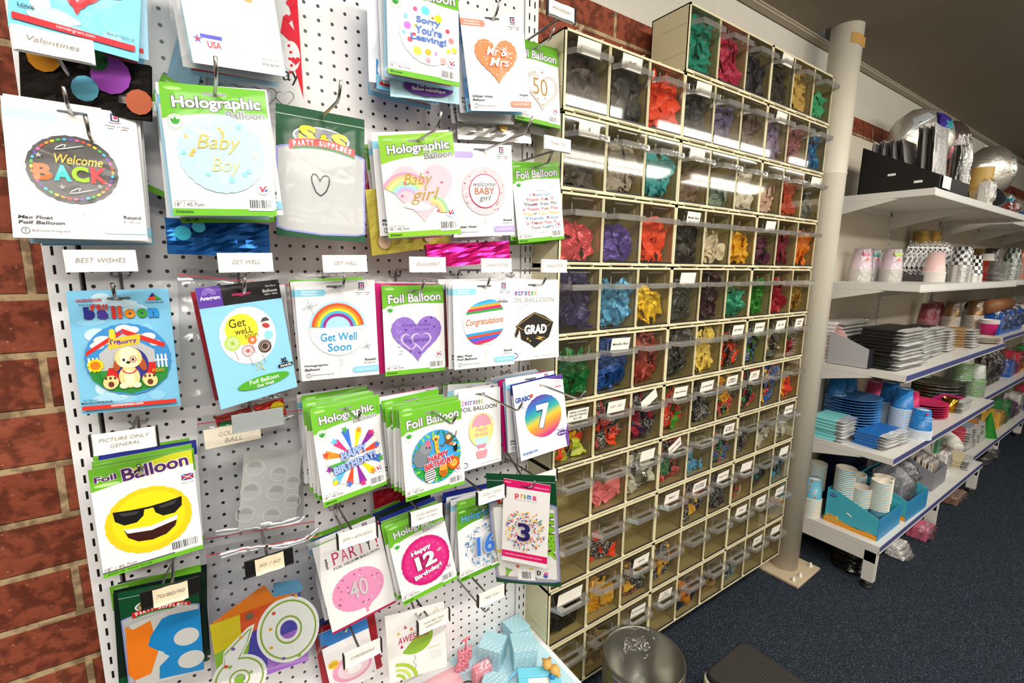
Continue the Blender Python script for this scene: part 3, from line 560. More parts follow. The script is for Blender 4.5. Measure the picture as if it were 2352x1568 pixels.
# white card slips and the black bag notice in the bin with the blank label
# ---------------------------------------------------------------- balloon packets
def pm_(c): return M(c, .5, spec=.18)
class Art(G):
    """printed front of a packet: x right, z up, unit = packet width; every print layer lies a hair in front of the last"""
    def __init__(s, w, h):
        G.__init__(s); s.w, s.h, s.H = w, h, h / w; s.l = 0
    def X(s): s.l += 1; return -.00006 * s.l - .0004
    def pt(s, x, y, d): return ((x - .5) * s.w, d, (y - s.H / 2) * s.w)
    def P(s, pts, c, m=None):
        d = s.X(); s.add([s.pt(x, y, d) for x, y in pts], [tuple(range(len(pts)))], m or pm_(c)); return s
    def R(s, x0, y0, x1, y1, c, m=None): return s.P([(x0, y0), (x1, y0), (x1, y1), (x0, y1)], c, m)
    def E(s, cx, cy, rx, ry, c, n=36, sc=0, k=20, rot=0, m=None):
        cr, sr = math.cos(rot), math.sin(rot); pts = []
        for i in range(n):
            t = 2 * math.pi * i / n; q = 1 + sc * abs(math.sin(k * t / 2)); x, y = rx * q * math.cos(t), ry * q * math.sin(t); pts.append((cx + x * cr - y * sr, cy + x * sr + y * cr))
        return s.P(pts, c, m)
    def ring(s, cx, cy, r0, r1, c, a0=0, a1=360, n=36, ry=1):
        p = []; 
        for i in range(n + 1):
            t = math.radians(a0 + (a1 - a0) * i / n); p.append((math.cos(t), math.sin(t)))
        d = s.X(); vs = [s.pt(cx + r0 * x, cy + r0 * ry * y, d) for x, y in p] + [s.pt(cx + r1 * x, cy + r1 * ry * y, d) for x, y in p]
        s.add(vs, [(i, i + 1, n + 2 + i, n + 1 + i) for i in range(n)], pm_(c)); return s
    def heart(s, cx, cy, r, c, n=40, sc=0, rot=0):
        pts = []
        for i in range(n):
            t = 2 * math.pi * i / n; x = 16 * math.sin(t) ** 3; y = 13 * math.cos(t) - 5 * math.cos(2 * t) - 2 * math.cos(3 * t) - math.cos(4 * t)
            q = (1 + sc * (i % 2)) * r / 16; pts.append((cx + (x * math.cos(rot) - y * math.sin(rot)) * q, cy + (x * math.sin(rot) + y * math.cos(rot)) * q))
        return s.P(pts, c)
    def star(s, cx, cy, r, c, n=5, inner=.42, rot=0):
        return s.P([(cx + r * (1 if i % 2 == 0 else inner) * math.sin(math.pi * i / n + rot), cy + r * (1 if i % 2 == 0 else inner) * math.cos(math.pi * i / n + rot)) for i in range(2 * n)], c)
    def T(s, t, cx, cy, wd, ht, c, bold=0, shear=0, rot=0, out=None, ow=.012):
        for col, b in (([(out, bold + ow * 4)] if out else []) + [(c, bold)]):
            vs, fs, w0, h0 = text_mesh(t, b, shear); g = (1 + (b - bold) * .35)
            a, bb = wd * g / w0, ht * (1 + (b - bold) * 1.6) / h0; d = s.X(); cr, sr = math.cos(rot), math.sin(rot)
            s.add([s.pt(cx + v[0] * a * cr - v[1] * bb * sr, cy + v[0] * a * sr + v[1] * bb * cr, d) for v in vs], fs, pm_(col))
        return s
    def line(s, pts, wd, c):
        d = s.X(); vs = []
        for i, p in enumerate(pts):
            a, b = pts[max(i - 1, 0)], pts[min(i + 1, len(pts) - 1)]; dx, dy = b[0] - a[0], b[1] - a[1]; L = math.hypot(dx, dy) or 1
            vs += [s.pt(p[0] - dy / L * wd / 2, p[1] + dx / L * wd / 2, d), s.pt(p[0] + dy / L * wd / 2, p[1] - dx / L * wd / 2, d)]
        s.add(vs, [(2 * i, 2 * i + 1, 2 * i + 3, 2 * i + 2) for i in range(len(pts) - 1)], pm_(c)); return s
    def bars(s, x0, y0, x1, y1):
        s.R(x0 - .015, y0 - .03, x1 + .015, y1 + .01, '#ffffff'); q = random.Random(5); x = x0; d = s.X(); vs = []; fs = []
        while x < x1 - .01:
            b = q.choice((.004, .007, .011)); n = len(vs); vs += [s.pt(x, y0, d), s.pt(x + b, y0, d), s.pt(x + b, y1, d), s.pt(x, y1, d)]; fs.append((n, n + 1, n + 2, n + 3)); x += b + q.choice((.005, .008))
        s.add(vs, fs, pm_('#222222')); return s
    def card(s, c='#e6e5e6', edge='#e2e2e2'):
        a, b = s.w / 2, s.h / 2; s.box(-a, a, -.0004, .0006, -b, b, pm_(c)); return s
LG, LG2 = '#6cb52d', '#559a22'
def slot(a, y=None, c='#8a8d90'):
    y = y or a.H - .085; a.P([(.39, y - .012), (.46, y - .016), (.48, y - .026), (.52, y - .026), (.54, y - .016), (.61, y - .012), (.62, y + .004), (.6, y + .014), (.4, y + .014), (.38, y + .004)], c)
def curve(f, x0, x1, n=14): return [(x0 + (x1 - x0) * i / n, f(x0 + (x1 - x0) * i / n)) for i in range(n + 1)]
def green_card(a, title, sub=None, code='220667', leaf=True, tc='#d5d6d8', g=LG):
    H = a.H; a.card(); top = lambda x: H - .37 + .10 * x + .035 * math.sin(x * 4.2)
    a.P(curve(lambda x: top(x) - .012, 0, 1) + [(1, H), (0, H)], '#ffffff'); a.P(curve(top, 0, 1) + [(1, H), (0, H)], g)
    a.R(0, 0, 1, .075, g); slot(a)
    a.E(.12, H - .055, .085, .022, '#8ccf55'); a.T('oaktree', .12, H - .055, .12, .022, '#eaf5e0', shear=.2)
    if sub: a.T(title, .52, H - .19, .84, .155, tc, bold=.03, out='#4c5054', rot=.045); a.T(sub, .78, H - .285, .38, .085, '#8b8f94', bold=.03, out='#eeeeee', rot=.045)
    else: a.T(title, .52, H - .20, .86, .14, tc, bold=.03, out='#4c5054', rot=.045)
    if leaf: a.E(.115, H - .40, .082, .082, '#ffffff'); a.ring(.115, H - .40, .064, .07, g); a.E(.095, H - .395, .018, .034, '#3e9a3a', rot=.6); a.E(.135, H - .395, .018, .034, '#3e9a3a', rot=-.6); a.E(.115, H - .385, .014, .036, '#3e9a3a')
    a.T('Just add helium', .13, .155, .2, .022, '#8a8a8a'); a.T('18" / 45.7cm', .16, .118, .27, .04, '#6a6a6a'); a.T(code, .11, .037, .16, .034, '#23441a', bold=.02)
    a.E(.885, .29, .058, .058, '#ffffff'); a.ring(.885, .29, .05, .058, '#c9c9d6'); a.P([(.85, .32), (.875, .255), (.93, .335), (.905, .325), (.88, .29), (.868, .325)], '#c4273a'); a.P([(.89, .27), (.93, .27), (.925, .3)], '#2a4a9a')
    a.bars(.74, .085, .965, .175)
def white_card(a, pill, pc, bl, shape='Round', code='36153H-P'):
    H = a.H; a.card('#e4e4e7'); slot(a, H - .075, '#5b5f66')
    a.P([(0, H - .20), (.34, H - .20), (.36, H - .185), (.375, H - .165), (.375, H - .14), (.36, H - .12), (.34, H - .11), (0, H - .11)], pc)
    ln = pill.split('|')
    for i, t in enumerate(ln): a.T(t, .17, H - .14 - .034 * i, min(.26, .026 * len(t)), .026, '#ffffff', bold=.02)
    a.P([(.79, H - .11), (.805, H - .11), (.805, H - .03), (.79, H - .03)], '#3a3560'); a.R(.79, H - .045, .86, H - .03, '#3a3560'); a.R(.79, H - .11, .86, H - .1, '#3a3560'); a.R(.85, H - .11, .86, H - .03, '#3a3560'); a.E(.83, H - .07, .016, .016, '#c4275f'); a.T('betallic', .825, H - .125, .09, .02, '#3a3560')
    a.T('Made in Italy', .84, H - .165, .19, .022, '#444444'); a.line([(.76, H - .19), (.81, H - .19)], .005, '#3a9a4a'); a.line([(.87, H - .19), (.92, H - .19)], .005, '#d0353a')
    ln = bl.split('|')
    for i, t in enumerate(ln): a.T(t, .045 + .0135 * len(t), .20 - .05 * i, .027 * len(t), .033, '#3c3c42', bold=.025, shear=.15)
    a.ring(.09, .07, .026, .031, '#555555'); a.T('!', .09, .07, .008, .034, '#444444'); a.T('Balloons bring joy!', .27, .07, .27, .026, '#666666')
    a.T(shape, .89, .235, .14, .033, '#3c3c42', bold=.025); a.T('18"/46 cm', .88, .19, .15, .026, '#88888c')
    a.P([(1, .145), (.68, .145), (.655, .13), (.65, .1), (.66, .07), (.68, .06), (1, .06)], pc); a.T('code ' + code, .83, .103, .26, .022, '#f4f4f4')
    a.line([(.49, .02), (.49, .26), (.5, .3)], .004, '#c9c9cc'); a.line([(.5, .26), (.53, .24), (.5, .22), (.53, .2), (.5, .18)], .005, '#9a9aa0')
def dots(a, q, n, cx, cy, r0, r1, s0, s1, cols, asp=1, hole=0):
    for i in range(n):
        t = q.uniform(0, 6.283); r = math.sqrt(q.uniform(r0 * r0, r1 * r1)); s = q.uniform(s0, s1); a.E(cx + r * math.cos(t), cy + asp * r * math.sin(t), s, s, q.choice(cols), 10)
PARTYC = ['#e8452c', '#f2a51c', '#2f62b8', '#e05a9a', '#4aa39a', '#f0d22c']
def a_welcome(a):
    H = a.H; a.__init__(a.w, a.h); white_card(a, '', '#bfe3f2', 'Max Float|Foil Balloon', 'Round', '25'); cy = .69; a.E(.47, cy, .335, .335, '#4a4745', 60, .03, 24)
    cs = ['#f28c1c', '#e8452c', '#e05a9a', '#6a4ab0', '#4ab0e0', '#4ab04a', '#f2d21c']
    for i in range(40):
        t = i * math.pi / 20; a.E(.47 + .30 * math.cos(t), cy + .30 * math.sin(t), .012, .019, cs[i % 7], 8, rot=t)
    a.T('Welcome', .52, cy + .09, .36, .095, '#f2b83a', shear=.25, bold=.01, rot=-.02)
    for t, x, c in (('B', .25, '#f2703a'), ('A', .39, '#4ac4c4'), ('C', .52, '#9cc43a'), ('K', .665, '#e84a50')): a.T(t, x, cy - .05, .13, .16, c, bold=.05)
    for x, y in ((.23, .8), (.66, .53), (.38, .5)): a.star(x, y, .03, '#a8a8a8')
    for sx, sy in ((.42, .9), (.5, .47)): a.line([(sx + .02 * i * math.cos(i * .9), sy + .03 * math.sin(i * 1.1)) for i in range(9)], .009, '#d8d8d8')
def a_babyboy(a):
    green_card(a, 'Holographic', 'Balloon', '228113 Sparkling Baby Boy Dots'); a.E(.52, .66, .41, .41, '#b4d8ec', 60, .03, 26); q = random.Random(2)
    dots(a, q, 16, .52, .66, .22, .38, .018, .03, ['#a8dcf2', '#d8b45a', '#f2e4c0', '#8fd0f0']); a.T('Baby', .5, .76, .42, .2, '#d8b860', shear=.3); a.T('Boy', .55, .52, .28, .19, '#e6cf94', shear=.3)
def ss(a, silver=True):
    H = a.H; a.card('#0f4a2a'); a.P([(0, .1), (.1, .07), (.5, .045), (.9, .07), (1, .1), (1, H - .5)] + curve(lambda x: H - .5 + .08 * math.sin(math.pi * x) ** .7, 1, 0, 16), '#8f8fd0')
    a.P([(.02, .115), (.1, .09), (.5, .065), (.9, .09), (.98, .115), (.98, H - .52)] + curve(lambda x: H - .52 + .08 * math.sin(math.pi * (x - .02) / .96) ** .7, .98, .02, 16), '#b4b5b5')
    a.R(0, H - .115, 1, H - .105, '#a8b8ac'); a.E(.5, H - .33, .32, .13, '#f2f2f2'); a.E(.5, H - .33, .3, .115, '#8a8d90')
    a.T('S', .34, H - .30, .19, .2, '#f2d21c', bold=.06, out='#1c1c1c', rot=-.05); a.T('S', .7, H - .34, .19, .2, '#f2d21c', bold=.06, out='#1c1c1c', rot=-.12); a.T('&', .53, H - .33, .11, .1, '#f2d21c', bold=.04, out='#1c1c1c')
    f = lambda x: H - .50 + .1 * math.sin(math.pi * x); a.P(curve(lambda x: f(x) - .055, .14, .88) + curve(lambda x: f(x) + .055, .88, .14), '#c42a2a'); a.P(curve(lambda x: f(x) - .06, .18, .88) + curve(lambda x: f(x) - .035, .88, .18), '#2a7a3a')
    for i, ch in enumerate('PARTY SUPPLIES'):
        x = .2 + .62 * i / 13
        if ch != ' ': a.T(ch, x, f(x) + .005, .036, .062, '#f4f4f4', bold=.03, rot=.25 * math.cos(math.pi * x))
def a_ssheart(a):
    ss(a); H = a.H; q = [(0, -.14), (-.05, -.1), (-.09, 0), (-.1, .07), (-.08, .115), (-.045, .11), (-.015, .06), (0, .03), (.0, .05), (.03, .1), (.07, .115), (.1, .09), (.1, .02), (.07, -.07), (.03, -.12), (0, -.14)]
    a.line([(.48 + x, .66 + y) for x, y in q], .012, '#1c2430')
def rainbow(a, cx, cy, r, w, a0=0, a1=180, cols=('#e8452c', '#f28c2c', '#f2d21c', '#5ab0d8', '#8a4aa0')):
    for i, c in enumerate(cols): a.ring(cx, cy, r - w * (i + 1), r - w * i, c, a0, a1)
def a_babygirl(a):
    green_card(a, 'Holographic', 'Balloon', '228120 Pastel Rainbow Girl', False, tc='#e6e6ee', g='#8fc83a'); a.heart(.52, .62, .42, '#f6c6d2', 60, .02)
    rainbow(a, .3, .5, .36, .04, 35, 150, ('#f2a0c0', '#f6c48a', '#f6ec9a', '#b8dc9a', '#a8d4f0', '#c8b0e0')); a.ring(.62, .3, .12, .16, '#f6c48a', 0, 90); a.ring(.62, .3, .16, .2, '#f6ec9a', 0, 90); a.ring(.62, .3, .2, .24, '#a0d0a0', 0, 80); a.E(.4, .42, .14, .05, '#ffffff'); a.E(.5, .38, .12, .045, '#ffffff')
    a.T('Baby', .48, .74, .4, .2, '#b99a50', shear=.35); a.T('girl', .56, .53, .4, .22, '#b99a50', shear=.35)
    for x, y in ((.3, .72), (.62, .84), (.8, .7), (.25, .55), (.72, .33)): a.heart(x, y, .02, '#e86a9a', 14)
def a_sorry(a):
    green_card(a, 'Foil Balloon', None, '228882 Sorry You\'re Leaving!'); a.E(.56, .64, .40, .42, '#f6f6f6', 60, .03, 22); q = random.Random(8)
    for x, y, r, c in ((.52, .93, .06, '#6ad4e8'), (.7, .86, .055, '#f2ee3a'), (.27, .68, .05, '#d87ae0'), (.4, .37, .06, '#f2ea5a'), (.55, .38, .045, '#f2b43a'), (.3, .5, .035, '#f0607a'), (.83, .72, .03, '#e8455a'), (.88, .6, .04, '#f08a8a'), (.38, .92, .03, '#f0609a'), (.76, .3, .045, '#f4a8a8'), (.92, .48, .04, '#c4dc5a'), (.36, .58, .022, '#e84a5a'), (.84, .45, .03, '#f2ea4a'), (.38, .7, .024, '#f2ea5a'), (.55, .27, .035, '#f4a0b0'), (.22, .58, .02, '#6ad4e8'), (.62, .85, .018, '#f28c3a'), (.25, .8, .03, '#8adce8'), (.66, .38, .025, '#e0a0e8')): a.E(x, y, r, r, c, 20)
    for t, y, w in (('Sorry', .78, .34), ("You're", .66, .38), ('Leaving!', .54, .5)): a.T(t, .56, y, w, .11, '#5f80c8', bold=.035)
def a_mrmrs(a):
    white_card(a, 'Wedding &|Anniversary', '#f0907a', 'Glitter Holo|Balloon', 'Heart', '36714DH-P'); a.heart(.5, .72, .33, '#f08a5a', 60, .04); q = random.Random(4)
    for i in range(70):
        t = q.uniform(0, 6.283); r = q.uniform(.14, .33); x, y = .5 + r * math.cos(t) * .95, .74 + r * math.sin(t) * .8
        if abs(x - .5) < .3 and y > .45 + abs(x - .5) * .9: a.E(x, y, .009, .009, '#fbe6da', 8)
    a.T('Mr &', .5, .8, .34, .12, '#ffffff', shear=.35, bold=.01); a.T('Mrs', .52, .66, .32, .12, '#ffffff', shear=.35, bold=.01)
def a_fifty(a):
    green_card(a, 'Foil Balloon', None, '229500 Sparkling Anniversary'); a.heart(.6, .62, .36, '#c9c6c2', 50, .03); a.heart(.6, .62, .29, '#eeeeec', 50); a.T('50', .56, .66, .32, .3, '#b08a50')
    for x, y in ((.45, .9), (.62, .93), (.5, .44), (.66, .47), (.6, .35)): a.heart(x, y, .018, '#b08a50', 14)
def a_wbaby(a):
    white_card(a, '', '#b8a8e0', '  |Glitter Holo', 'Round', '26195GH-P'); a.E(.52, .66, .34, .34, '#f0c9d0', 60, .03, 24)
    for i in range(5): a.R(.22 + .04 * abs(i - 2), .44 + .1 * i, .82 - .04 * abs(i - 2), .47 + .1 * i, '#f8e6e8')
    q = random.Random(3); dots(a, q, 22, .52, .66, .27, .33, .008, .011, ['#a0506a', '#b09a5a', '#f8f8f8']); a.E(.52, .66, .245, .245, '#c4406a'); a.E(.52, .66, .232, .232, '#fbf6f4')
    a.T('welcome', .52, .76, .36, .07, '#2a2a2a', shear=.25); a.T('BABY', .52, .66, .32, .1, '#b86a50', bold=.02); a.T('girl', .52, .55, .19, .1, '#2a2a2a', shear=.25)
def a_thank(a):
    green_card(a, 'Foil Balloon', None, '228377 Thank You Heart'); a.ring(.53, .55, .385, .39, '#b8b8c0'); cs = ['#5aa0d0', '#e05a5a', '#2a3a5a', '#c4407a', '#e8c43a', '#5aa0d0', '#c43a5a', '#7a7a8a']
    for i in range(8):
        y = .86 - .085 * i; hw = math.sqrt(max(.02, .37 ** 2 - (y - .55) ** 2)); a.T('k Thank You Thank'[i % 3: 12 + i % 5], .53, y, 2 * hw, .052, cs[i]); a.heart(.53 + (.14 if i % 2 else -.12), y, .022, cs[(i + 1) % 8], 14)
def a_dog(a):
    H = a.H; a.card('#7fc4e8'); q = random.Random(3)
    for i in range(26): a.E(q.uniform(.17, .83), q.uniform(.12, H - .1), q.uniform(.05, .16), q.uniform(.03, .08), q.choice(['#a9d8f0', '#c9e6f4', '#8fcdec']), 14)
    slot(a, H - .1, '#5b6468'); a.T('KALEIDOSCOPE', .21, H - .115, .24, .035, '#c43a50', bold=.03); a.T('BRANDS', .21, H - .165, .2, .018, '#5a6a8a')
    a.P([(.78, H - .13), (.84, H - .05), (.93, H - .13)], '#e8452c'); a.P([(.84, H - .05), (.93, H - .13), (.87, H - .13)], '#3a9a3a'); a.P([(.8, H - .1), (.84, H - .04), (.86, H - .09)], '#3a2a6a'); a.T('ConverGram', .85, H - .155, .19, .03, '#333333', shear=.1)
    for t, x, c in (('b', .2, '#2a2a8a'), ('a', .325, '#4a3aa0'), ('l', .435, '#d8352a'), ('l', .495, '#e8552a'), ('o', .595, '#f0952a'), ('o', .715, '#3aa03a'), ('n', .83, '#2a90d8')): a.T(t, x, H - (.265 if t in 'bl' else .285), .04 if t == 'l' else .105, .14 if t in 'bl' else .105, c, bold=.07, out='#3a3a6a')
    for t, x in (('f', .24), ('o', .3), ('i', .345), ('l', .375)): a.T(t, x, H - .2, .05 if t in 'fo' else .018, .07, '#d8352a', bold=.06)
    cy = .62; a.E(.53, cy, .42, .42, '#3f8fd0', 60, .03, 28)
    for x, y, r in ((.3, .86, .09), (.24, .8, .07), (.52, .98, .09), (.6, .97, .07), (.75, .88, .08), (.82, .8, .06)): a.E(x, y, r, r * .6, '#d8dde2', 16)
    a.P([(.13, .52), (.93, .52), (.9, .38), (.75, .26), (.53, .205), (.3, .26), (.16, .4)], '#2f8a3a'); a.P([(.25, .7), (.5, .93), (.8, .72), (.8, .5), (.25, .5)], '#b9bcbe')
    a.P([(.12, .68), (.5, .93), (.51, .99), (.13, .735)], '#d8302a'); a.P([(.5, .93), (.9, .74), (.92, .79), (.5, .99)], '#d8302a'); a.E(.4, .955, .03, .035, '#f2d23a', 14); a.E(.4, .91, .034, .04, '#f2d23a', 14); a.E(.49, .955, .022, .016, '#7a5aa8', 8)
    a.P([(.35, .75), (.66, .8), (.68, .92), (.36, .87)], '#f2c03a'); a.T("I'm", .42, .84, .1, .06, '#5a3a9a', bold=.03, rot=.1); a.T('Sorry', .54, .83, .2, .065, '#5a3a9a', bold=.03, rot=.15)
    a.P([(.27, .36), (.33, .53), (.62, .53), (.58, .34)], '#c92a2a'); a.P([(.66, .4), (.66, .57), (.8, .57), (.8, .44)], '#c92a2a'); a.E(.56, .56, .17, .2, '#3a3a8a', 24)
    for x in (.14, .18, .22, .82, .86, .9): a.R(x, .5, x + .02, .66, '#e4ecf0')
    a.R(.13, .58, .25, .6, '#cfdce4'); a.R(.8, .58, .93, .6, '#cfdce4')
    for k in range(14): t = k * .449; a.E(.21 + .06 * math.cos(t), .57 + .06 * math.sin(t), .025, .014, '#f2d21c', 8, rot=t)
    a.E(.21, .57, .05, .05, '#e07a1c', 18); a.line([(.22, .5), (.25, .42), (.27, .36)], .012, '#2a7a2a')
    tan, tan2, br = '#f2cf8f', '#fae6bf', '#a8522a'
    a.E(.43, .58, .04, .1, br, 16, rot=-.3); a.E(.665, .57, .04, .1, br, 16, rot=.3); a.E(.53, .41, .105, .13, tan, 24); a.E(.53, .4, .05, .1, tan2, 20); a.E(.54, .64, .135, .13, tan, 30); a.E(.54, .67, .09, .1, tan2, 24); a.E(.535, .575, .1, .05, tan2, 20)
    a.E(.49, .62, .022, .03, '#ffffff', 12); a.E(.585, .62, .035, .042, '#c9702a', 14); a.E(.585, .62, .022, .03, '#ffffff', 12); a.E(.493, .618, .014, .02, '#3a2418', 10); a.E(.585, .618, .014, .02, '#3a2418', 10); a.E(.535, .585, .022, .016, '#1c1c1c', 12)
    a.ring(.54, .53, .07, .082, '#c8302a', 200, 340)
    for x, sx in ((.345, -1), (.735, 1)):
        a.E(x, .36, .075, .085, tan, 20, rot=sx * .5); a.E(x, .335, .03, .035, '#6a3a2a', 14)
        for k in range(3): a.E(x - .045 + .045 * k, .41, .014, .018, '#6a3a2a', 8)
    for x in (.47, .6): a.E(x, .31, .045, .035, tan2, 16)
    a.T('FIDO', .83, .47, .12, .04, '#e8a82a', bold=.02); a.R(.04, .055, .98, .1, '#d8352a'); a.T('convergram.com', .48, .078, .32, .03, '#ffffff', bold=.02); a.T('MISCELLANEOUS', .19, .135, .3, .028, '#2a3a4a', bold=.02); a.T('18"/46 cm', .13, .17, .14, .022, '#2a3a4a')
def a_anagram(a):
    H = a.H; a.card('#8cc9ea'); a.R(0, H - .25, 1, H, '#1c1a1c'); a.R(0, H - .25, .27, H, '#5a3a9a'); slot(a, H - .13, '#b02a5a'); a.T('Anagram', .135, H - .14, .22, .06, '#ffffff', bold=.02)
    for r in (.03, .05, .07): a.ring(.13, H - .1, r, r + .006, '#b8a0e0', 0, 180)
    a.T('18in/45cm', .88, H - .07, .14, .024, '#d8d8d8'); a.T('Balloon', .86, H - .13, .19, .04, '#ffffff'); a.T('Ballon - Globo', .87, H - .175, .17, .02, '#ffffff')
    a.E(.49, .84, .34, .36, '#f4f2f0', 60, .03, 26); a.E(.42, .93, .2, .2, '#f4d83a'); a.T('Get', .38, 1.02, .2, .11, '#4a4420', bold=.01); a.T('weLL', .44, .91, .22, .08, '#4a4420', bold=.01); a.T('soon', .52, .83, .16, .05, '#4a4420')
    a.E(.28, .78, .095, .095, '#a8cf4a'); a.E(.28, .78, .075, .075, '#d8eca8')
    for k in range(6): t = k * math.pi / 6; a.line([(.28 - .08 * math.cos(t), .78 - .08 * math.sin(t)), (.28 + .08 * math.cos(t), .78 + .08 * math.sin(t))], .006, '#8fb83a')
    a.E(.52, .775, .055, .055, '#e8703a'); a.star(.52, .775, .035, '#ffffff', 5, .3); a.E(.735, .8, .058, .058, '#8fd0dc'); a.E(.66, .66, .085, .085, '#4a3634'); a.ring(.66, .66, .04, .046, '#cfc0b8'); a.ring(.655, .665, .06, .066, '#cfc0b8')
    a.ring(.44, .65, .068, .074, '#a83a4a')
    for k in range(6): t = k * math.pi / 6; a.line([(.44 - .07 * math.cos(t), .65 - .07 * math.sin(t)), (.44 + .07 * math.cos(t), .65 + .07 * math.sin(t))], .005, '#b84a5a')
    a.P([(.66, .98), (.69, 1.03), (.74, 1.04), (.78, .99), (.72, .99)], '#4a4648'); a.E(.72, .93, .05, .03, '#b83a3a', 14, rot=-.4)
    for x0, y0 in ((.28, .68), (.44, .57), (.6, .58), (.5, .72)): a.line([(x0, y0), (x0 + .03, y0 - .13)], .006, '#a05a5a')
    a.line([(.55, .48), (.58, .44), (.56, .4), (.6, .36)], .012, '#e8b83a'); a.line([(.5, .48), (.53, .42), (.5, .38)], .01, '#e8b83a')
    a.E(.57, .215, .34, .075, '#4fa52c', rot=.04); a.T('Foil Balloon', .57, .235, .38, .055, '#ffffff', bold=.01); a.T('Get Well', .57, .17, .22, .04, '#ffffff', bold=.01); a.T('XL', .87, .42, .1, .07, '#1c1c1c', bold=.05, shear=.1); a.R(.78, .33, .98, .375, '#1c1c1c'); a.T('XtraLife', .88, .352, .16, .03, '#ffffff', bold=.02)
def a_rainbow(a):
    white_card(a, 'Special|Message', '#8fd0ea', 'Holographic|Balloon', 'Round', '36153H-P'); a.E(.5, .7, .35, .35, '#a9d6ee', 60, .03, 26)
    a.P([(.5 + .36 * math.cos(math.radians(t)), .68 + .36 * math.sin(math.radians(t))) for t in range(180, 361, 6)], '#eef0f2')
    for i in range(14): a.E(.17 + .05 * i, .685, .034, .022, '#eef0f2', 10)
    rainbow(a, .5, .7, .33, .034, 5, 175, ('#e8552c', '#f28c2c', '#f2d23a', '#4ab0d8', '#a02a8a')); a.T('Get Well', .5, .58, .46, .11, '#2a9ad4', bold=.01, shear=.05); a.T('Soon', .5, .44, .3, .11, '#2a9ad4', bold=.01, shear=.05)
    for sx, sy, r in ((.17, 1.0, .11), (.86, .43, .07)):
        for k in range(4): t = .3 + k * math.pi / 4; a.line([(sx - r * math.cos(t) * (1, .5)[k % 2], sy - r * math.sin(t) * (1, .5)[k % 2]), (sx, sy), (sx + r * math.cos(t) * (1, .5)[k % 2], sy + r * math.sin(t) * (1, .5)[k % 2])], .006, '#a8acb8')
def a_engage(a):
    green_card(a, 'Foil Balloon', None, '228533 Congratulations Engagement'); a.heart(.53, .62, .41, '#8a6ac0', 60, .02); q = random.Random(6)
    a.T('Congratulations', .53, .79, .46, .07, '#4a2a8a', shear=.3); a.T('On your', .62, .71, .24, .06, '#4a2a8a', shear=.3)
    for cx in (.43, .6): a.heart(cx, .53, .17, '#c4b8dc', 40); a.heart(cx, .535, .14, '#8a6ac0', 40)
    a.T('Engagement', .53, .54, .42, .09, '#3a2280', shear=.3)
    for i in range(5): t = 2 + i * .5; a.line([(.25 + .05 * math.cos(u * .6 + t) * (1 - u / 9), .82 - .11 * i + .05 * math.sin(u * .6 + t) * (1 - u / 9)) for u in range(9)], .01, '#b8a4dc')
    for x, y in ((.78, .9), (.68, .85), (.42, .38), (.56, .34), (.82, .75), (.35, .72)): a.heart(x, y, .02, '#5a2a90', 14)
def a_congrat(a):
    white_card(a, 'Special|Message', '#8fd0ea', 'Max Float|Foil Balloon', 'Round', '26189P-P'); a.E(.5, .7, .345, .345, '#f6f2f0', 60, .03, 26)
    cs = ['#2f9ad0', '#3a9a4a', '#e84a2c', '#c42a6a', '#2f6ad0', '#f0a02c', '#a03a9a', '#4ab0e0', '#d8352a']
    for i in range(5):
        for s_ in (1, -1):
            y0, y1 = .7 + s_ * (.145 + .038 * i), .7 + s_ * (.145 + .038 * (i + 1)); hw = lambda y: math.sqrt(max(.002, .345 ** 2 - (y - .7) ** 2))
            sl_ = .1; a.P([(.5 - hw(y0), y0 - sl_ * .3), (.5 + hw(y0), y0 + sl_ * .3), (.5 + hw(y1), min(y1 + sl_ * .3, 1.04)), (.5 - hw(y1), max(y1 - sl_ * .3, .36))], cs[(i * 2 + (s_ > 0)) % 9])
    a.T('Congratulations', .5, .7, .62, .13, '#b8683a', shear=.3, bold=.01, rot=.06); a.T('RECYCLED', .8, 1.03, .12, .018, '#444444'); a.T('MATERIAL', .81, 1.0, .17, .028, '#333333', bold=.03)
def deco(a, foot, grey='#a8a8a4'):
    H = a.H; a.card('#f1f0ef'); slot(a, H - .085, '#5b5f66')
    for i, (t, c) in enumerate(zip('Decrotex', ['#c4406a', '#6a3a9a', '#3a4aa8', '#7a3a9a', '#2a3a8a', '#c4407a', '#4aa04a', '#e8a82a'])): a.T(t, .1 + .062 * i, H - .22, .05, .07 if t not in 'Dtd' else .085, c, bold=.02)
    a.T('FOIL BALLOON', .47, H - .33, .86, .075, grey, bold=.01); a.T(foot, .72, .05, .44, .024, '#7a7a7a'); a.E(.11, .09, .07, .05, '#2a3a8a'); a.E(.11, .09, .055, .036, '#f0f0f4'); a.T('alpen', .11, .09, .08, .02, '#2a3a8a', shear=.2)
    for k in range(24): t = math.radians(150 - 5 * k); a.E(.5 + .36 * math.cos(t), .62 + .33 * math.sin(t), .006, .008, '#9a9a9a', 6)
def a_grad(a):
    deco(a, '60cm Graduation Cap'); a.P([(.14, .58), (.3, .7), (.5, .8), (.7, .73), (.88, .62), (.82, .45), (.78, .36), (.62, .28), (.5, .2), (.4, .28), (.24, .36), (.22, .5)], '#26221c'); a.line([(.16, .58), (.5, .78), (.86, .62), (.76, .55), (.5, .46), (.26, .52), (.16, .58)], .01, '#c9a85a'); a.P([(.12, .44), (.16, .55), (.2, .55), (.19, .46), (.14, .38)], '#3a2c1c')
    a.T('GRAD', .52, .51, .44, .16, '#f6f4f0', bold=.05, out='#26221c', shear=.08); a.star(.36, .36, .03, '#c9a85a'); a.star(.41, .32, .022, '#c9a85a'); a.P([(.52, .4), (.72, .36), (.6, .35), (.7, .3), (.5, .36), (.6, .37)], '#c9a85a')
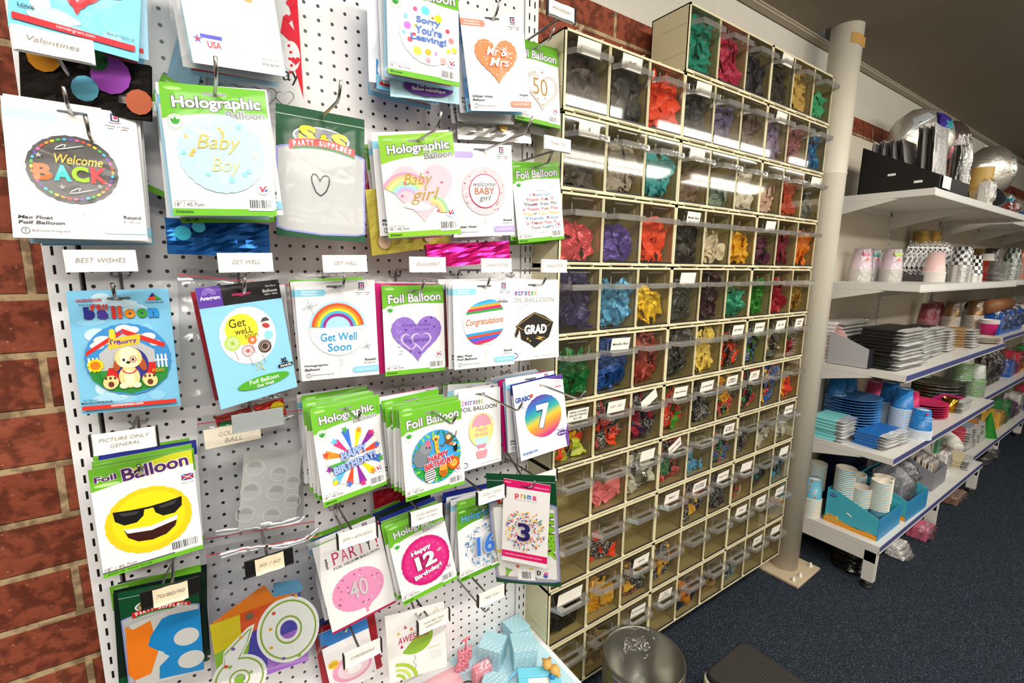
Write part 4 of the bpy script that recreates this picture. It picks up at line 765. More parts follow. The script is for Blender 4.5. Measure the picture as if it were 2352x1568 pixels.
def a_air(a):
    deco(a, '80cm Happy Birthday Air Balloon', '#4a4a4a'); a.E(.5, .66, .29, .29, '#f0dc8a', 40, .02, 20); a.P([(.26, .7), (.3, .84), (.4, .92), (.5, .94), (.6, .92), (.7, .84), (.74, .7), (.66, .74), (.58, .7), (.5, .74), (.42, .7), (.34, .74)], '#e89ab0'); a.P([(.3, .52), (.7, .52), (.6, .38), (.4, .38)], '#b8e0e0'); a.P([(.38, .4), (.62, .4), (.58, .34), (.42, .34)], '#e88aa0')
    a.T('Happy', .5, .66, .3, .09, '#e07a9a', shear=.2); a.T('Birthday', .5, .57, .32, .08, '#e07a9a', shear=.2)
    for x in (.42, .58): a.line([(x, .34), (x, .27)], .012, '#c4808a')
    a.P([(.36, .29), (.64, .29), (.6, .16), (.4, .16)], '#e49aa4')
def a_star(a):
    green_card(a, 'Holographic', 'Balloon', '229458 Bright Star Birthday'); a.E(.53, .58, .4, .4, '#f2f0ea', 60, .02, 26); q = random.Random(12)
    cs = ['#e84a2c', '#8a2a9a', '#f2d21c', '#3a70d0', '#d8357a', '#f28c2c', '#4aa84a', '#5ab8e0']
    for i in range(12):
        t = i * math.pi / 6 + .2; r = .39 + .04 * (i % 2); c = cs[i % 8]; a.P([(.53 + .08 * math.cos(t), .58 + .08 * math.sin(t)), (.53 + r * math.cos(t - .14), .58 + r * math.sin(t - .14)), (.53 + r * math.cos(t + .14), .58 + r * math.sin(t + .14))], c); a.star(.53 + r * math.cos(t), .58 + r * math.sin(t), .06, cs[(i + 3) % 8], rot=t)
    for cx, cy in ((.24, .72), (.8, .82), (.3, .3), (.86, .52)):
        for k in range(12): a.E(cx + .06 * math.cos(k * .52), cy + .06 * math.sin(k * .52), .006, .006, '#b0607a', 6)
    a.T('HAPPY', .53, .66, .42, .12, '#9ab0dc', bold=.05, out='#3a4a9a', rot=.12); a.T('BIRTHDAY!', .52, .5, .66, .12, '#9ab0dc', bold=.05, out='#3a4a9a', rot=.12)
def a_jungle(a):
    green_card(a, 'Foil Balloon', None, '228867 Jungle Happy Birthday'); a.E(.54, .58, .4, .41, '#3f9ed8', 60, .03, 26); a.P([(.16, .5), (.3, .42), (.6, .4), (.92, .5), (.88, .36), (.75, .24), (.54, .185), (.33, .24), (.2, .36)], '#2f9a4a'); q = random.Random(9)
    for i in range(26): t = i * .242; a.E(.54 + .37 * math.cos(t), .58 + .37 * math.sin(t), .045, .016, q.choice(['#3aa83a', '#8fd04a', '#2a7a3a']), 8, rot=t + q.uniform(-.6, .6))
    a.E(.28, .62, .13, .15, '#7a8088', 20); a.E(.36, .75, .1, .09, '#8a9098', 20); a.E(.4, .82, .04, .06, '#d06a8a', 12); a.line([(.3, .7), (.25, .62), (.24, .5)], .04, '#7a8088'); a.E(.37, .76, .012, .016, '#101010', 8); a.E(.42, .75, .012, .016, '#101010', 8)
    a.line([(.56, .55), (.54, .7), (.53, .86)], .06, '#f0b43a'); a.E(.53, .88, .06, .045, '#f4c25a', 16); a.E(.53, .86, .03, .025, '#8a5a2a', 10)
    for x, y in ((.54, .78), (.56, .7), (.53, .64)): a.E(x, y, .012, .014, '#b86a1c', 6)
    a.E(.74, .8, .055, .06, '#7a4a24', 16); a.E(.74, .86, .06, .055, '#8a5a2c', 16); a.E(.74, .85, .04, .038, '#f0d0a0', 14); a.line([(.7, .78), (.63, .72), (.6, .76)], .018, '#7a4a24'); a.line([(.78, .78), (.86, .84), (.88, .92)], .018, '#7a4a24')
    a.E(.85, .66, .035, .07, '#1c1c20', 14); a.E(.83, .72, .03, .03, '#f2f2f2', 10); a.E(.79, .73, .05, .02, '#f08a1c', 10)
    a.E(.4, .32, .09, .12, '#eeeeee', 18)
    for k in range(6): a.line([(.32, .24 + .035 * k), (.48, .26 + .035 * k)], .014, '#1c1c1c')
    a.E(.62, .33, .075, .09, '#e87a1c', 18); a.E(.62, .4, .07, .06, '#f09a3a', 18)
    for k in range(3): a.line([(.56, .33 - .03 * k), (.68, .33 - .03 * k)], .01, '#1c1c1c')
    a.E(.8, .42, .1, .1, '#c85a1c', 20, .1, 12); a.E(.8, .42, .06, .06, '#f2b04a', 16); a.E(.78, .43, .008, .01, '#101010', 6); a.E(.82, .43, .008, .01, '#101010', 6)
    a.T('HAPPY', .55, .59, .34, .1, '#c42a3a', bold=.05, out='#ffffff', rot=.1); a.T('BIRTHDAY', .56, .48, .5, .1, '#c42a3a', bold=.05, out='#ffffff', rot=.1)
def grad_mat():
    k = 'rainbowgrad'
    if k in _mats: return _mats[k]
    m, nt, N, L, b = node_mat('rainbow_print'); t = N('ShaderNodeTexCoord'); sp = N('ShaderNodeSeparateXYZ'); L(t.outputs['Object'], sp.inputs[0]); cr = N('ShaderNodeValToRGB'); e = cr.color_ramp.elements
    e[0].position = 0; e[0].color = lin('#c43a7a'); e[1].position = 1; e[1].color = lin('#5a3aa0')
    for p, c in ((.25, '#e8903a'), (.42, '#d8c43a'), (.58, '#2fae9a'), (.8, '#2a78c4')): x = e.new(p); x.color = lin(c)
    L(math_n(N, L, 'ADD', math_n(N, L, 'MULTIPLY', sp.outputs[2], 11.5), math_n(N, L, 'MULTIPLY_ADD', sp.outputs[0], -3, .47)), cr.inputs[0]); L(cr.outputs[0], b.inputs['Base Color']); b.inputs['Roughness'].default_value = .4; _mats[k] = m
    return m
def a_seven(a):
    H = a.H; a.card('#f1f0f2'); a.P([(.62, H), (1, H), (1, H - .09)], '#5a3a90'); a.P([(.95, 0), (1, 0), (1, .42), (.93, .2)], '#6a4aa0'); a.T('BIRTHDAY', .9, H - .1, .14, .022, '#5a3a90'); a.T('GRABO', .17, H - .26, .3, .09, '#2a4a9a', bold=.05); a.E(.34, H - .24, .03, .035, '#e04a4a', 12); a.T('made in Italy', .8, H - .17, .2, .025, '#5a5a9a'); a.R(.82, H - .2, .95, H - .185, '#c42a3a')
    a.E(.53, .66, .36, .36, '', 60, .03, 22, m=grad_mat()); a.T('7', .53, .66, .26, .42, '#f6f6f8', bold=.04, out='#2a4a8a'); a.T('RAINBOW', .2, .1, .3, .045, '#3a7ab8', bold=.03); a.T('holographic', .16, .06, .16, .02, '#c45a8a'); a.E(.87, .27, .11, .045, '#5a3a90'); a.T('18"/46 cm', .87, .27, .17, .03, '#ffffff', bold=.02); a.T('Round', .85, .34, .15, .05, '#7a7a8a')
    for k in range(4): t = .3 + k * math.pi / 4; a.line([(.14 - .08 * math.cos(t), .9 - .08 * math.sin(t)), (.14 + .08 * math.cos(t), .9 + .08 * math.sin(t))], .005, '#9a9ab8')
def a_emoji(a):
    H = a.H; a.card('#f1f0ee'); a.P([(0, H - .26), (.35, H - .2), (.7, H - .16), (1, H - .18), (1, H), (0, H)], '#d8dc2c'); a.P([(0, H - .28), (.35, H - .22), (.3, H - .12), (.6, H - .03), (.8, H), (0, H)], LG)
    a.T('Foil', .14, H - .14, .2, .075, '#5a2a70', bold=.03, out='#ffffff', rot=.03); a.T('Balloon', .62, H - .13, .66, .16, '#5a2a70', bold=.025, out='#f4f4f4', rot=.06); a.E(.15, H - .22, .12, .022, '#b8dc8a'); a.R(.86, H - .38, .99, H - .3, '#2a3a8a'); a.line([(.86, H - .34), (.99, H - .34)], .02, '#d83a3a'); a.line([(.925, H - .38), (.925, H - .3)], .02, '#d83a3a'); a.line([(.86, H - .38), (.99, H - .3)], .007, '#f0f0f0'); a.line([(.86, H - .3), (.99, H - .38)], .007, '#f0f0f0')
    a.T('Made in UK', .92, H - .41, .13, .022, '#8a8a8a'); a.E(.5, .58, .42, .41, '#f2c81c', 60, .03, 24); a.E(.5, .59, .36, .35, '#f6d81c', 40)
    for sx in (-1, 1):
        cx = .5 + sx * .17; a.P([(cx + sx * (-.13), .74), (cx + sx * .17, .78), (cx + sx * .16, .66), (cx + sx * .08, .585), (cx - sx * .04, .585), (cx - sx * .11, .65)], '#161616'); a.P([(cx - sx * .08, .72), (cx + sx * .12, .75), (cx + sx * .08, .70), (cx - sx * .05, .69)], '#3a3a3c')
    a.line([(.33, .745), (.5, .735), (.67, .745)], .025, '#161616'); a.P([(.24, .53), (.5, .49), (.78, .55), (.74, .42), (.64, .34), (.5, .315), (.36, .34), (.27, .42)], '#3a1712'); a.P([(.24, .535), (.5, .495), (.78, .555), (.76, .49), (.5, .44), (.27, .475)], '#f6f4f2')
    a.R(0, .055, .7, .068, '#4a2a60'); a.R(0, 0, 1, .055, LG); a.T('18" / 45.7cm', .17, .095, .3, .04, '#7a7a7a'); a.T('229218  Cool Emoji', .25, .028, .42, .03, '#23441a', bold=.02); a.bars(.68, .1, .96, .2)
def a_party(a):
    H = a.H; a.card('#eceaea'); a.R(0, 0, 1, .035, '#b01c50'); a.P([(.92, H), (1, H), (1, H - .06), (.92, H - .06)], '#b01c50'); slot(a, H - .07)
    for i, (t, c) in enumerate(zip('PARTY!', ['#c43a6a', '#d8507a', '#b8286a', '#d8507a', '#3a3a3a', '#b01c50'])): a.T(t, .28 + .125 * i, H - .3, .1 if t != '!' else .03, .2, c, bold=0, rot=.02)
    a.T('unique', .14, H - .33, .17, .05, '#2a2a2a', bold=.03, rot=math.pi / 2); a.T('FOIL HELIUM BALLOON', .57, H - .45, .7, .042, '#5a5a5a', bold=.01, rot=.02)
    a.E(.5, .53, .39, .34, '#e090b8', 60, .02, 30); a.P([(.53, .2), (.7, .26), (.58, .14), (.56, .12), (.54, .14)], '#e090b8'); a.E(.56, .11, .025, .025, '#e090b8', 12); q = random.Random(4)
    for i in range(26): t = q.uniform(0, 6.28); r = q.uniform(.14, .36); a.E(.5 + r * math.cos(t), .53 + .86 * r * math.sin(t), .012, .012, q.choice(['#7a3a5a', '#d8d8dc', '#9a5070']), 8)
    a.T('40', .5, .55, .28, .3, '#c8c0c4', bold=.01)
def a_twelve(a):
    green_card(a, 'Holographic', 'Balloon', '227935 Happy 12th Birthday Pink'); a.E(.53, .57, .42, .40, '#c41c70', 60, .03, 26); q = random.Random(5); a.E(.53, .57, .37, .35, '#d02a7c', 40)
    for i in range(20): t = i * .314; a.heart(.53 + .32 * math.cos(t), .57 + .3 * math.sin(t), .024, '#e46aa8', 14); a.heart(.53 + .32 * math.cos(t), .57 + .3 * math.sin(t), .015, '#c41c70', 14)
    a.T('Happy', .48, .77, .36, .1, '#eeeef0', bold=.04, out='#9a1050', rot=.1); a.T('12', .52, .58, .36, .24, '#d8d9dc', bold=.05, out='#8a1050', rot=.06); a.T('Birthday!', .52, .37, .5, .1, '#eeeef0', bold=.04, out='#9a1050', rot=.12); a.T('th', .78, .66, .08, .06, '#e8e8ea')
def a_sixteen(a):
    green_card(a, 'Holographic', 'Balloon', '229281 16 Sparkling Fizz Blue', False, tc='#5ab4e0', g=LG2); q = random.Random(7); dots(a, q, 150, .53, .52, .24, .4, .008, .018, ['#3a80c0', '#5aa0d0', '#7a9ab8', '#2a5a9a']); dots(a, q, 60, .53, .52, 0, .26, .004, .009, ['#b0b4b8', '#8ab0d0']); a.T('16', .53, .54, .42, .34, '#3a70c4', bold=.03, out='#a8b8d0')
def a_prima(a):
    H = a.H; a.card('#f4f2f2'); a.R(0, H - .17, 1, H, '#e0186c'); slot(a, H - .12, '#3a2a30'); a.T('METALLIC', .1, H - .06, .14, .025, '#ffffff'); a.T('PRIMABALLOONS.COM', .82, H - .1, .3, .025, '#ffffff'); a.R(0, .1, 1, .26, '#e0186c'); a.T('BALLOON | BALLON | GLOBO | BALÃO', .48, .18, .8, .045, '#ffffff')
    for t, x, c in zip('prima', (.3, .41, .47, .56, .68), ('#e8354a', '#f08a1c', '#4aa84a', '#3a70c4', '#e0387c')): a.T(t, x, H - (.34 if t != 'p' else .36), .085 if t not in 'ir' else (.03 if t == 'i' else .05), .1 if t != 'p' else .13, c, bold=.03)
    a.T('THE LIFE OF THE PARTY', .5, H - .43, .5, .025, '#b0a8a8'); q = random.Random(3)
    for i in range(190):
        t = q.uniform(0, 6.28); r = .44 * math.sqrt(q.uniform(.16, 1)); x, y = .5 + r * math.cos(t), .83 + r * 1.05 * math.sin(t); a.E(x, y, .018, .018, q.choice(PARTYC), 8)
    a.T('3', .5, .83, .28, .42, '#2a2060', bold=.03)
def a_sshappy(a):
    ss(a); H = a.H; a.R(.06, .14, .95, H - .55, '#f2f2f0'); q = random.Random(4); dots(a, q, 20, .5, .5, .1, .42, .02, .04, PARTYC)
    a.T('HAPPY', .87, H / 2 - .05, .8, .14, '#8ad02c', bold=.06, out='#1c3a1c', rot=-math.pi / 2); a.T('Y', .2, .22, .12, .14, '#8ad02c', bold=.06, out='#1c3a1c', rot=-.3); a.R(.35, .1, .62, .3, '#ffffff'); a.bars(.42, .13, .56, .26); a.T('D', .68, .25, .06, .08, '#1c1c1c', bold=.04)
def a_awesome(a):
    H = a.H; a.card('#f0efed'); a.T('A', .86, H - .12, .12, .12, '#d8d8b0'); a.E(.45, .78, .33, .33, '#f4f2f2', 60, .03, 26); a.P([(.45 + .33 * math.cos(math.radians(t)), .78 + .33 * math.sin(math.radians(t))) for t in range(-130, 50, 6)], '#8fb83a')
    for k in range(6): a.line([(.3 + .06 * k, .52 + .03 * k), (.42 + .06 * k, .9 + .02 * k)], .004, '#b8d870')
    a.T('AWESOME', .45, .8, .56, .13, '#c42a5a', bold=.01, shear=.35, rot=.12)
    for x, y, c in ((.2, .93, '#e8c43a'), (.32, 1.02, '#c4407a'), (.52, 1.0, '#7a4aa0'), (.42, .96, '#e8703a'), (.24, .66, '#c42a5a')): a.P([(x - .03, y - .03), (x + .03, y - .03), (x, y + .04)], c)
    a.line([(.44, .44), (.46, .36), (.42, .3), (.46, .22), (.44, .14)], .006, '#4a4a4a'); a.T('standard', .78, .5, .22, .04, '#c9cf8a', shear=.2)
    for i in range(4): a.T('helium balloon', .82, .4 - .04 * i, .2, .016, '#b8b8b8')
    a.ring(.12, -.0, .3, .36, '#a8c83a', 0, 90); a.ring(.12, 0, .2, .25, '#c4dc6a', 0, 90); a.ring(.12, 0, .1, .15, '#a8c83a', 0, 90)
def a_heartred(a):
    H = a.H; a.card('#7fd0ee'); q = random.Random(3)
    for i in range(24): a.E(q.uniform(.16, .84), q.uniform(.12, H - .1), q.uniform(.06, .15), q.uniform(.04, .08), q.choice(['#bfe8f6', '#e0f4fa', '#9cdcf2']), 14)
    a.heart(.5, .72, .42, '#d81c2c', 60, .04); a.heart(.5, .9, .1, '#1c1c1c'); a.heart(.38, .6, .12, '#f0dcd4'); a.heart(.66, .66, .13, '#1c1c1c'); a.heart(.66, .67, .1, '#f4f4f4'); a.heart(.5, .52, .12, '#f0dcd4'); a.heart(.5, .5, .04, '#1c1c1c'); a.heart(.62, .5, .04, '#ffffff'); a.heart(.27, .8, .08, '#f4e8e8')
    a.R(.03, .08, .97, .14, '#d8303a'); a.T('Item # 16552-18', .85, .19, .22, .025, '#2a3a4a'); a.T('LOVE', .13, .22, .12, .03, '#2a3a4a', bold=.02); a.T('convergram.com', .5, .11, .3, .03, '#f8f8f8')
def a_love(a):
    H = a.H; a.card('#f4f3f3'); a.E(.5, .86, .36, .36, '#e6e4e6', 60, .03, 24); a.P([(.2, .5), (.8, .42), (.82, .9), (.18, .9)], '#e4e2e4'); a.T('Love', .5, .9, .5, .3, '#d8a860', bold=.01, shear=.1); a.star(.09, .26, .05, '#5a6ad0'); a.E(.09, .26, .018, .018, '#e03a4a', 10); a.R(.12, .28, .34, .32, '#5a5ac8'); a.T('USA', .25, .22, .14, .07, '#e04a5a', bold=.02)
    a.T('18 IN (46 CM)', .84, .1, .2, .035, '#4a4a4a'); a.T('SIZE', .84, .16, .2, .018, '#a8a8a8'); a.line([(.5, .42), (.52, .34), (.48, .26), (.52, .16), (.5, .04)], .006, '#c4c4c8')
def a_valentine(a):
    H = a.H; a.card('#dedddd'); a.T('ntines Day', .5, .36, .96, .2, '#2c2c30', rot=-.05)
    for x, y, r in ((.2, .16, .13), (.42, .14, .12), (.6, .12, .12), (.8, .1, .1)): a.heart(x, y, r, '#3a3a3e'); a.heart(x, y, r * .93, '#dedddd')
    a.P([(.86, H), (1, H), (1, .1), (.93, .4), (.97, .7)], '#d82a3a'); a.P([(.8, .8), (.98, .62), (.99, .76), (.84, .98)], '#d8303f'); a.E(.9, .55, .09, .16, '#e8e6e6'); a.heart(.94, .5, .05, '#d8303f')
    for i in range(5): a.E(.88 + .015 * (i % 2), .66 - .07 * i, .016, .016, '#d8303f', 10)
    for x, y in ((.9, .95), (.93, 1.1), (.3, .6), (.6, .7)): a.heart(x, y, .05, '#d8303f')
def a_eight(a):
    ss(a); H = a.H; a.P([(.1, .0), (.98, .0), (.98, H - .5), (.75, H - .44), (.1, H - .6)], '#c9c9c6'); a.P([(.02, .3), (.05, H - .62), (.14, H - .7), (.36, H - .6), (.42, .6), (.3, .2), (.1, .15)], '#e87a1c'); a.P([(.3, .75), (.34, .92), (.5, H - .62), (.6, H - .58), (1, H - .58), (1, 0), (.4, .05), (.42, .3), (.56, .45)], '#1c82c4')
    a.E(.8, .75, .17, .17, '#c9c9c6'); a.E(.84, .28, .18, .17, '#c9c9c6'); a.P([(.4, .5), (.5, .55), (.42, .62)], '#c9c9c6')
def a_qual(a):
    H = a.H; a.card('#f0eef0'); a.R(0, H - .42, 1, H, '#2a7ac8'); slot(a, H - .1); a.T('Qualatex', .56, H - .28, .82, .2, '#f4f4f6', bold=.04, shear=.15, out='#1c4a8a'); a.R(0, H - .42, .12, H - .36, '#7a1c2c'); a.E(.52, .55, .42, .36, '#e8a0c0', 50, .04, 24); a.E(.54, .53, .34, .28, '#f2d4e0', 40); a.star(.16, .86, .13, '#f2c01c', 12, .75)
    a.T('Superior', .16, .88, .14, .03, '#3a2a1c', bold=.02); a.T('Float Time', .16, .84, .15, .025, '#3a2a1c', bold=.02); a.E(.42, .6, .12, .1, '#eab8c8', 24); a.E(.42, .59, .075, .07, '#f2cdb8', 20); a.E(.56, .48, .16, .12, '#f6f2f4', 24); a.T('christening', .66, .72, .3, .06, '#c46a90', shear=.2); a.line([(.54, .56), (.6, .68)], .03, '#f2cdb8'); a.T('5', .93, .14, .04, .05, '#1c1c1c')
def a_foil50(a):
    H = a.H; a.P([(0, 0), (1, 0), (1, H), (0, H - .08)], '#4a46a8'); a.P([(0, H * .45), (.3, H * .6), (.32, H - .05), (0, H - .08)], '#d8c41c'); a.P([(.3, H * .62), (.62, H * .7), (.9, H), (.32, H - .05)], '#d8501c'); a.P([(0, 0), (.25, 0), (.4, .6), (0, .5)], '#8ab83a'); a.P([(.5, 0), (1, 0), (1, .5), (.6, .45)], '#a06ac8')
    for c, dw in (('#f2f2ee', .0), ('#8fae3a', .035), ('#f2f2ee', .055)):
        a.ring(.22, .08, .06 + dw, .3 - dw, c, -60, 200, ry=1.05); a.P([(.02 + dw, .12), (.14 - dw, .12), (.4 - dw, .58 - dw), (.46 - dw, .74 - dw), (.38, .72 - dw), (.1, .5 - dw)], c)
        a.ring(.82, .52, .1 + dw, .36 - dw, c, 0, 360, ry=1.25)
    q = random.Random(3)
    for x, y in ((.62, .6), (.6, .35), (.72, .15), (.9, .12), (.68, .8), (.1, .3), (.35, .12), (.2, .5), (.3, .62), (.95, .95), (.14, .28)): a.E(x, y, .022, .022, q.choice(['#d8502a', '#e8b02a', '#7a5ab0', '#8ab84a']), 12)
    a.P([(0, H - .08), (.62, H + .24), (.7, H + .04), (1, H)], '#e07a1c'); a.P([(.7, H + .04), (.72, H + .22), (1.0, H + .18), (1.05, H + .05), (1, H)], '#5a94b8'); a.star(.42, H - .12, .07, '#6a6a5a', 8, .4)
def a_golf(a):
    a.card('#b9bab8'); q = random.Random(5)
    for x, y, r in ((.2, 1.2, .16), (.62, 1.05, .16), (.16, .75, .17), (.6, .68, .17), (.1, .3, .16), (.55, .22, .16), (.88, .85, .14), (.9, .45, .15)): a.ring(x, y, r - .012, r, '#d6d7d6'); a.P([(x + r * .7 * math.cos(t), y + r * .7 * math.sin(t)) for t in (0, .5, 1, 1.5, 2, 2.5, 3)], '#a3a5a4')
ARTS = {'welcome_back': (a_welcome, 'white packet with a round black WELCOME BACK balloon in coloured letters', 0), 'baby_boy': (a_babyboy, 'green-topped Holographic packet with a pale blue Baby Boy balloon', 0), 'ss_heart': (a_ssheart, 'dark green and silver packet with a hand-drawn heart', 0),
 'baby_girl': (a_babygirl, 'green-topped packet with a pink rainbow Baby Girl heart', 0), 'sorry': (a_sorry, "green-edged packet with a spotted Sorry You're Leaving balloon", 0), 'mrmrs': (a_mrmrs, 'white packet with an orange Mr & Mrs glitter heart', 0), 'fifty_card': (a_fifty, 'green-topped packet with a silver heart reading 50', 0),
 'wbaby': (a_wbaby, 'white packet with a striped pink Welcome Baby Girl balloon', 0), 'thankyou': (a_thank, 'green-topped packet covered in lines of Thank You', 0), 'dog': (a_dog, "sky blue packet with a sorry puppy before its kennel", 0), 'anagram': (a_anagram, 'blue packet with yellow sun and flowers reading Get Well Soon', 0),
 'rainbow': (a_rainbow, 'white packet with a rainbow over blue Get Well Soon', 0), 'engage': (a_engage, 'green-topped packet with a purple engagement heart', 0), 'congrat': (a_congrat, 'white packet with a striped Congratulations balloon', 0), 'grad': (a_grad, 'white packet with a black GRAD mortarboard balloon', 0), 'star': (a_star, 'green-topped packet with bursting stars and Happy Birthday', 0),
 'jungle': (a_jungle, 'green-topped packet with jungle animals and red Happy Birthday', 0), 'airballoon': (a_air, 'white packet with a pastel hot air balloon', 0), 'seven': (a_seven, 'white packet with a rainbow balloon bearing a white 7', 0), 'emoji': (a_emoji, 'green-topped packet with a yellow grinning face in sunglasses', 0), 'party40': (a_party, 'white packet with a pink balloon reading 40', 0),
 'twelve': (a_twelve, 'green-topped packet with a magenta Happy 12th Birthday balloon', 0), 'sixteen': (a_sixteen, 'green-topped packet with a blue dotted 16', 0), 'prima': (a_prima, 'narrow white and pink packet with a dotted balloon reading 3', 0), 'awesome': (a_awesome, 'cream packet with a lime green AWESOME balloon', 0), 'heart_red': (a_heartred, 'light blue packet with a red heart-covered balloon', 0),
 'love': (a_love, 'white packet with a gold and silver Love balloon', 0), 'valentine': (a_valentine, "folded foil balloon with part of Valentines Day in black script", 1), 'ss_happy': (a_sshappy, 'dark green packet with lime HAPPY letters behind the pink 3 packet', 0), 'ss_eight': (a_eight, 'dark green packet with a blue and orange number 8 balloon', 0), 'qualatex': (a_qual, 'blue-topped packet with a pink christening baby balloon', 0),
 'foil50': (a_foil50, 'folded bright foil balloon showing a dotted 50', 1), 'golf': (a_golf, 'folded silver foil golf ball balloon', 1)}
SLV = CLEAR('#fdfdfd', .007, .15, .07, bump=.25, bscale=22); SLV2 = CLEAR('#f2f3f4', .05, .12, .3, bump=.5, bscale=16)
def pose(k): return PK[k]
def rotm(d): return Matrix.Rotation(math.radians(d[0]), 4, 'Z') @ Matrix.Rotation(math.radians(d[1]), 4, 'X') @ Matrix.Rotation(math.radians(d[2]), 4, 'Y')
def place(o, p, d): o.matrix_world = Matrix.Translation((p[0], p[1], p[2] + Z0)) @ rotm(d)
def sleeve(w, h, parent, m=SLV, mx=.0045, mt=.012, seed=0, name='clear_sleeve', depth=.003, bag=False, top=None):
    q = random.Random(seed); g = G(); nx, ny = (10, 14) if not bag else (14, 18); W, H = w / 2 + mx, h / 2 + mx
    for sgn, off in ((-1, -.0012 - (depth if not bag else depth)), (1, .0014)):
        vs = []
        for j in range(ny + 1):
            for i in range(nx + 1):
                x = -W + 2 * W * i / nx; z = -H + (2 * H + mt) * j / ny; e = min(i, nx - i, 2) / 2 * min(j, ny - j, 2) / 2
                vs.append((x, (off if e > 0 else 0) + sgn * e * q.uniform(-.3, 1) * (.0006 if not bag else .005), z))
        g.add(vs, [(j * (nx + 1) + i, j * (nx + 1) + i + 1, (j + 1) * (nx + 1) + i + 1, (j + 1) * (nx + 1) + i) for j in range(ny) for i in range(nx)], m, True)
        if not bag: break
    if bag and top: g.box(-W, W, -.0035, -.003, H + mt - top, H + mt - top + .0014, M('#c42a3a', .4))
    return g.build(name, parent)
PKN = {}
def packet(k, seed=0, gname='foil_balloon_packet'):
    p, d, w, h = PK[k]; f, lab, foil = ARTS[k]; a = Art(w, h)
    if foil and k != 'foil50': pass
    if k == 'foil50':
        a.box(-w / 2, w / 2, -.0003, .002, -h / 2, h / 2 - .08 * w, pm_('#7a5ab0'))
    f(a)
    r = root('foil_balloon_packet' if not foil else 'folded_foil_balloon', lab, 'balloon packet' if not foil else 'foil balloon')
    place(r, p, d); c_ = a.build('printed_card' if not foil else 'foil_sheet', r)
    if k in ('golf', 'foil50', 'valentine'):
        for m_ in a.mats: pass
    if not foil: sleeve(w, h, r, seed=seed, mt=.006)
    return r
for i, k in enumerate(ARTS): packet(k, i)
# packets behind the front ones, nearer the board
BK_T = {}
def back_card(kind, w, h):
    k = (kind, round(w, 3), round(h, 3))
    if k not in BK_T:
        a = Art(w, h); H = a.H
        if kind == 'green': green_card(a, 'Foil Balloon', None, '22')
        elif kind == 'holo': green_card(a, 'Holographic', 'Balloon', '22')
        elif kind == 'white': white_card(a, 'Special|Message', '#8fd0ea', 'Max Float|Foil Balloon')
        elif kind == 'blue': a.card('#3f8fd0'); a.R(0, 0, 1, .2, '#7fc4e8'); a.R(.04, .06, .96, .11, '#d8352a')
        elif kind == 'navy': a.card('#22308a'); a.R(0, 0, 1, H - .2, '#e8e8ee')
        elif kind == 'sky': a.card('#a5d6ee'); a.R(.04, .05, .96, .1, '#d8454a')
        elif kind == 'dark': a.card('#12241c'); a.R(0, 0, 1, .1, '#0f4a2a')
        elif kind == 'pink': a.card('#d81c7a')
        elif kind == 'red': a.card('#a81c2a')
        elif kind == 'silver': a.card('#c9c9cb'); a.ring(.5, .6, .3, .31, '#c9a85a')
        me = a.build('printed_card'); BK_T[k] = me.data; bpy.data.objects.remove(me)
    return BK_T[k]
KW = {'green': 'green-topped', 'holo': 'green-topped holographic', 'white': 'white', 'blue': 'blue', 'navy': 'navy-edged', 'sky': 'sky blue', 'dark': 'dark green', 'pink': 'bright pink', 'red': 'dark red', 'silver': 'silver'}
STK = {'welcome_back': (['white', 'white', 'sky', 'blue'], .016), 'baby_boy': (['white', 'sky', 'green', 'white', 'navy'], .02), 'ss_heart': (['dark', 'dark', 'red'], .012), 'baby_girl': (['white', 'white', 'green', 'pink'], .02), 'sorry': (['sky', 'navy', 'blue', 'sky', 'white', 'blue'], .018), 'mrmrs': (['blue', 'white', 'silver', 'white'], .018),
 'fifty_card': (['green', 'green', 'navy'], .014), 'wbaby': (['green', 'white', 'navy'], .022), 'thankyou': (['green', 'green', 'green'], .013), 'anagram': (['red', 'silver'], .02), 'rainbow': (['white', 'green', 'red'], .02), 'engage': (['pink', 'silver'], .02), 'congrat': (['white', 'white', 'red', 'white'], .017),
 'grad': (['white', 'white', 'white'], .014), 'star': (['green', 'holo', 'green', 'holo', 'green', 'green', 'white'], .013), 'jungle': (['green', 'green', 'green', 'green', 'green', 'green', 'white', 'pink'], .014), 'airballoon': (['white', 'white', 'silver', 'green'], .018), 'seven': (['navy', 'white', 'sky', 'pink', 'sky', 'white'], .016),
 'emoji': (['green', 'green', 'navy', 'green', 'white'], .014), 'party40': (['green', 'white', 'navy', 'green'], .016), 'twelve': (['holo', 'green', 'navy', 'dark', 'navy', 'green'], .014), 'sixteen': (['green', 'white', 'navy', 'white', 'navy'], .014), 'ss_happy': (['dark', 'green', 'dark'], .014), 'ss_eight': (['dark', 'dark', 'green', 'dark'], .012),
 'love': (['sky', 'silver', 'sky'], .018), 'heart_red': (['sky', 'blue', 'sky'], .016), 'qualatex': (['red', 'navy'], .015)}
NW = ['first', 'second', 'third', 'fourth', 'fifth', 'sixth', 'seventh', 'eighth']
q = random.Random(21)
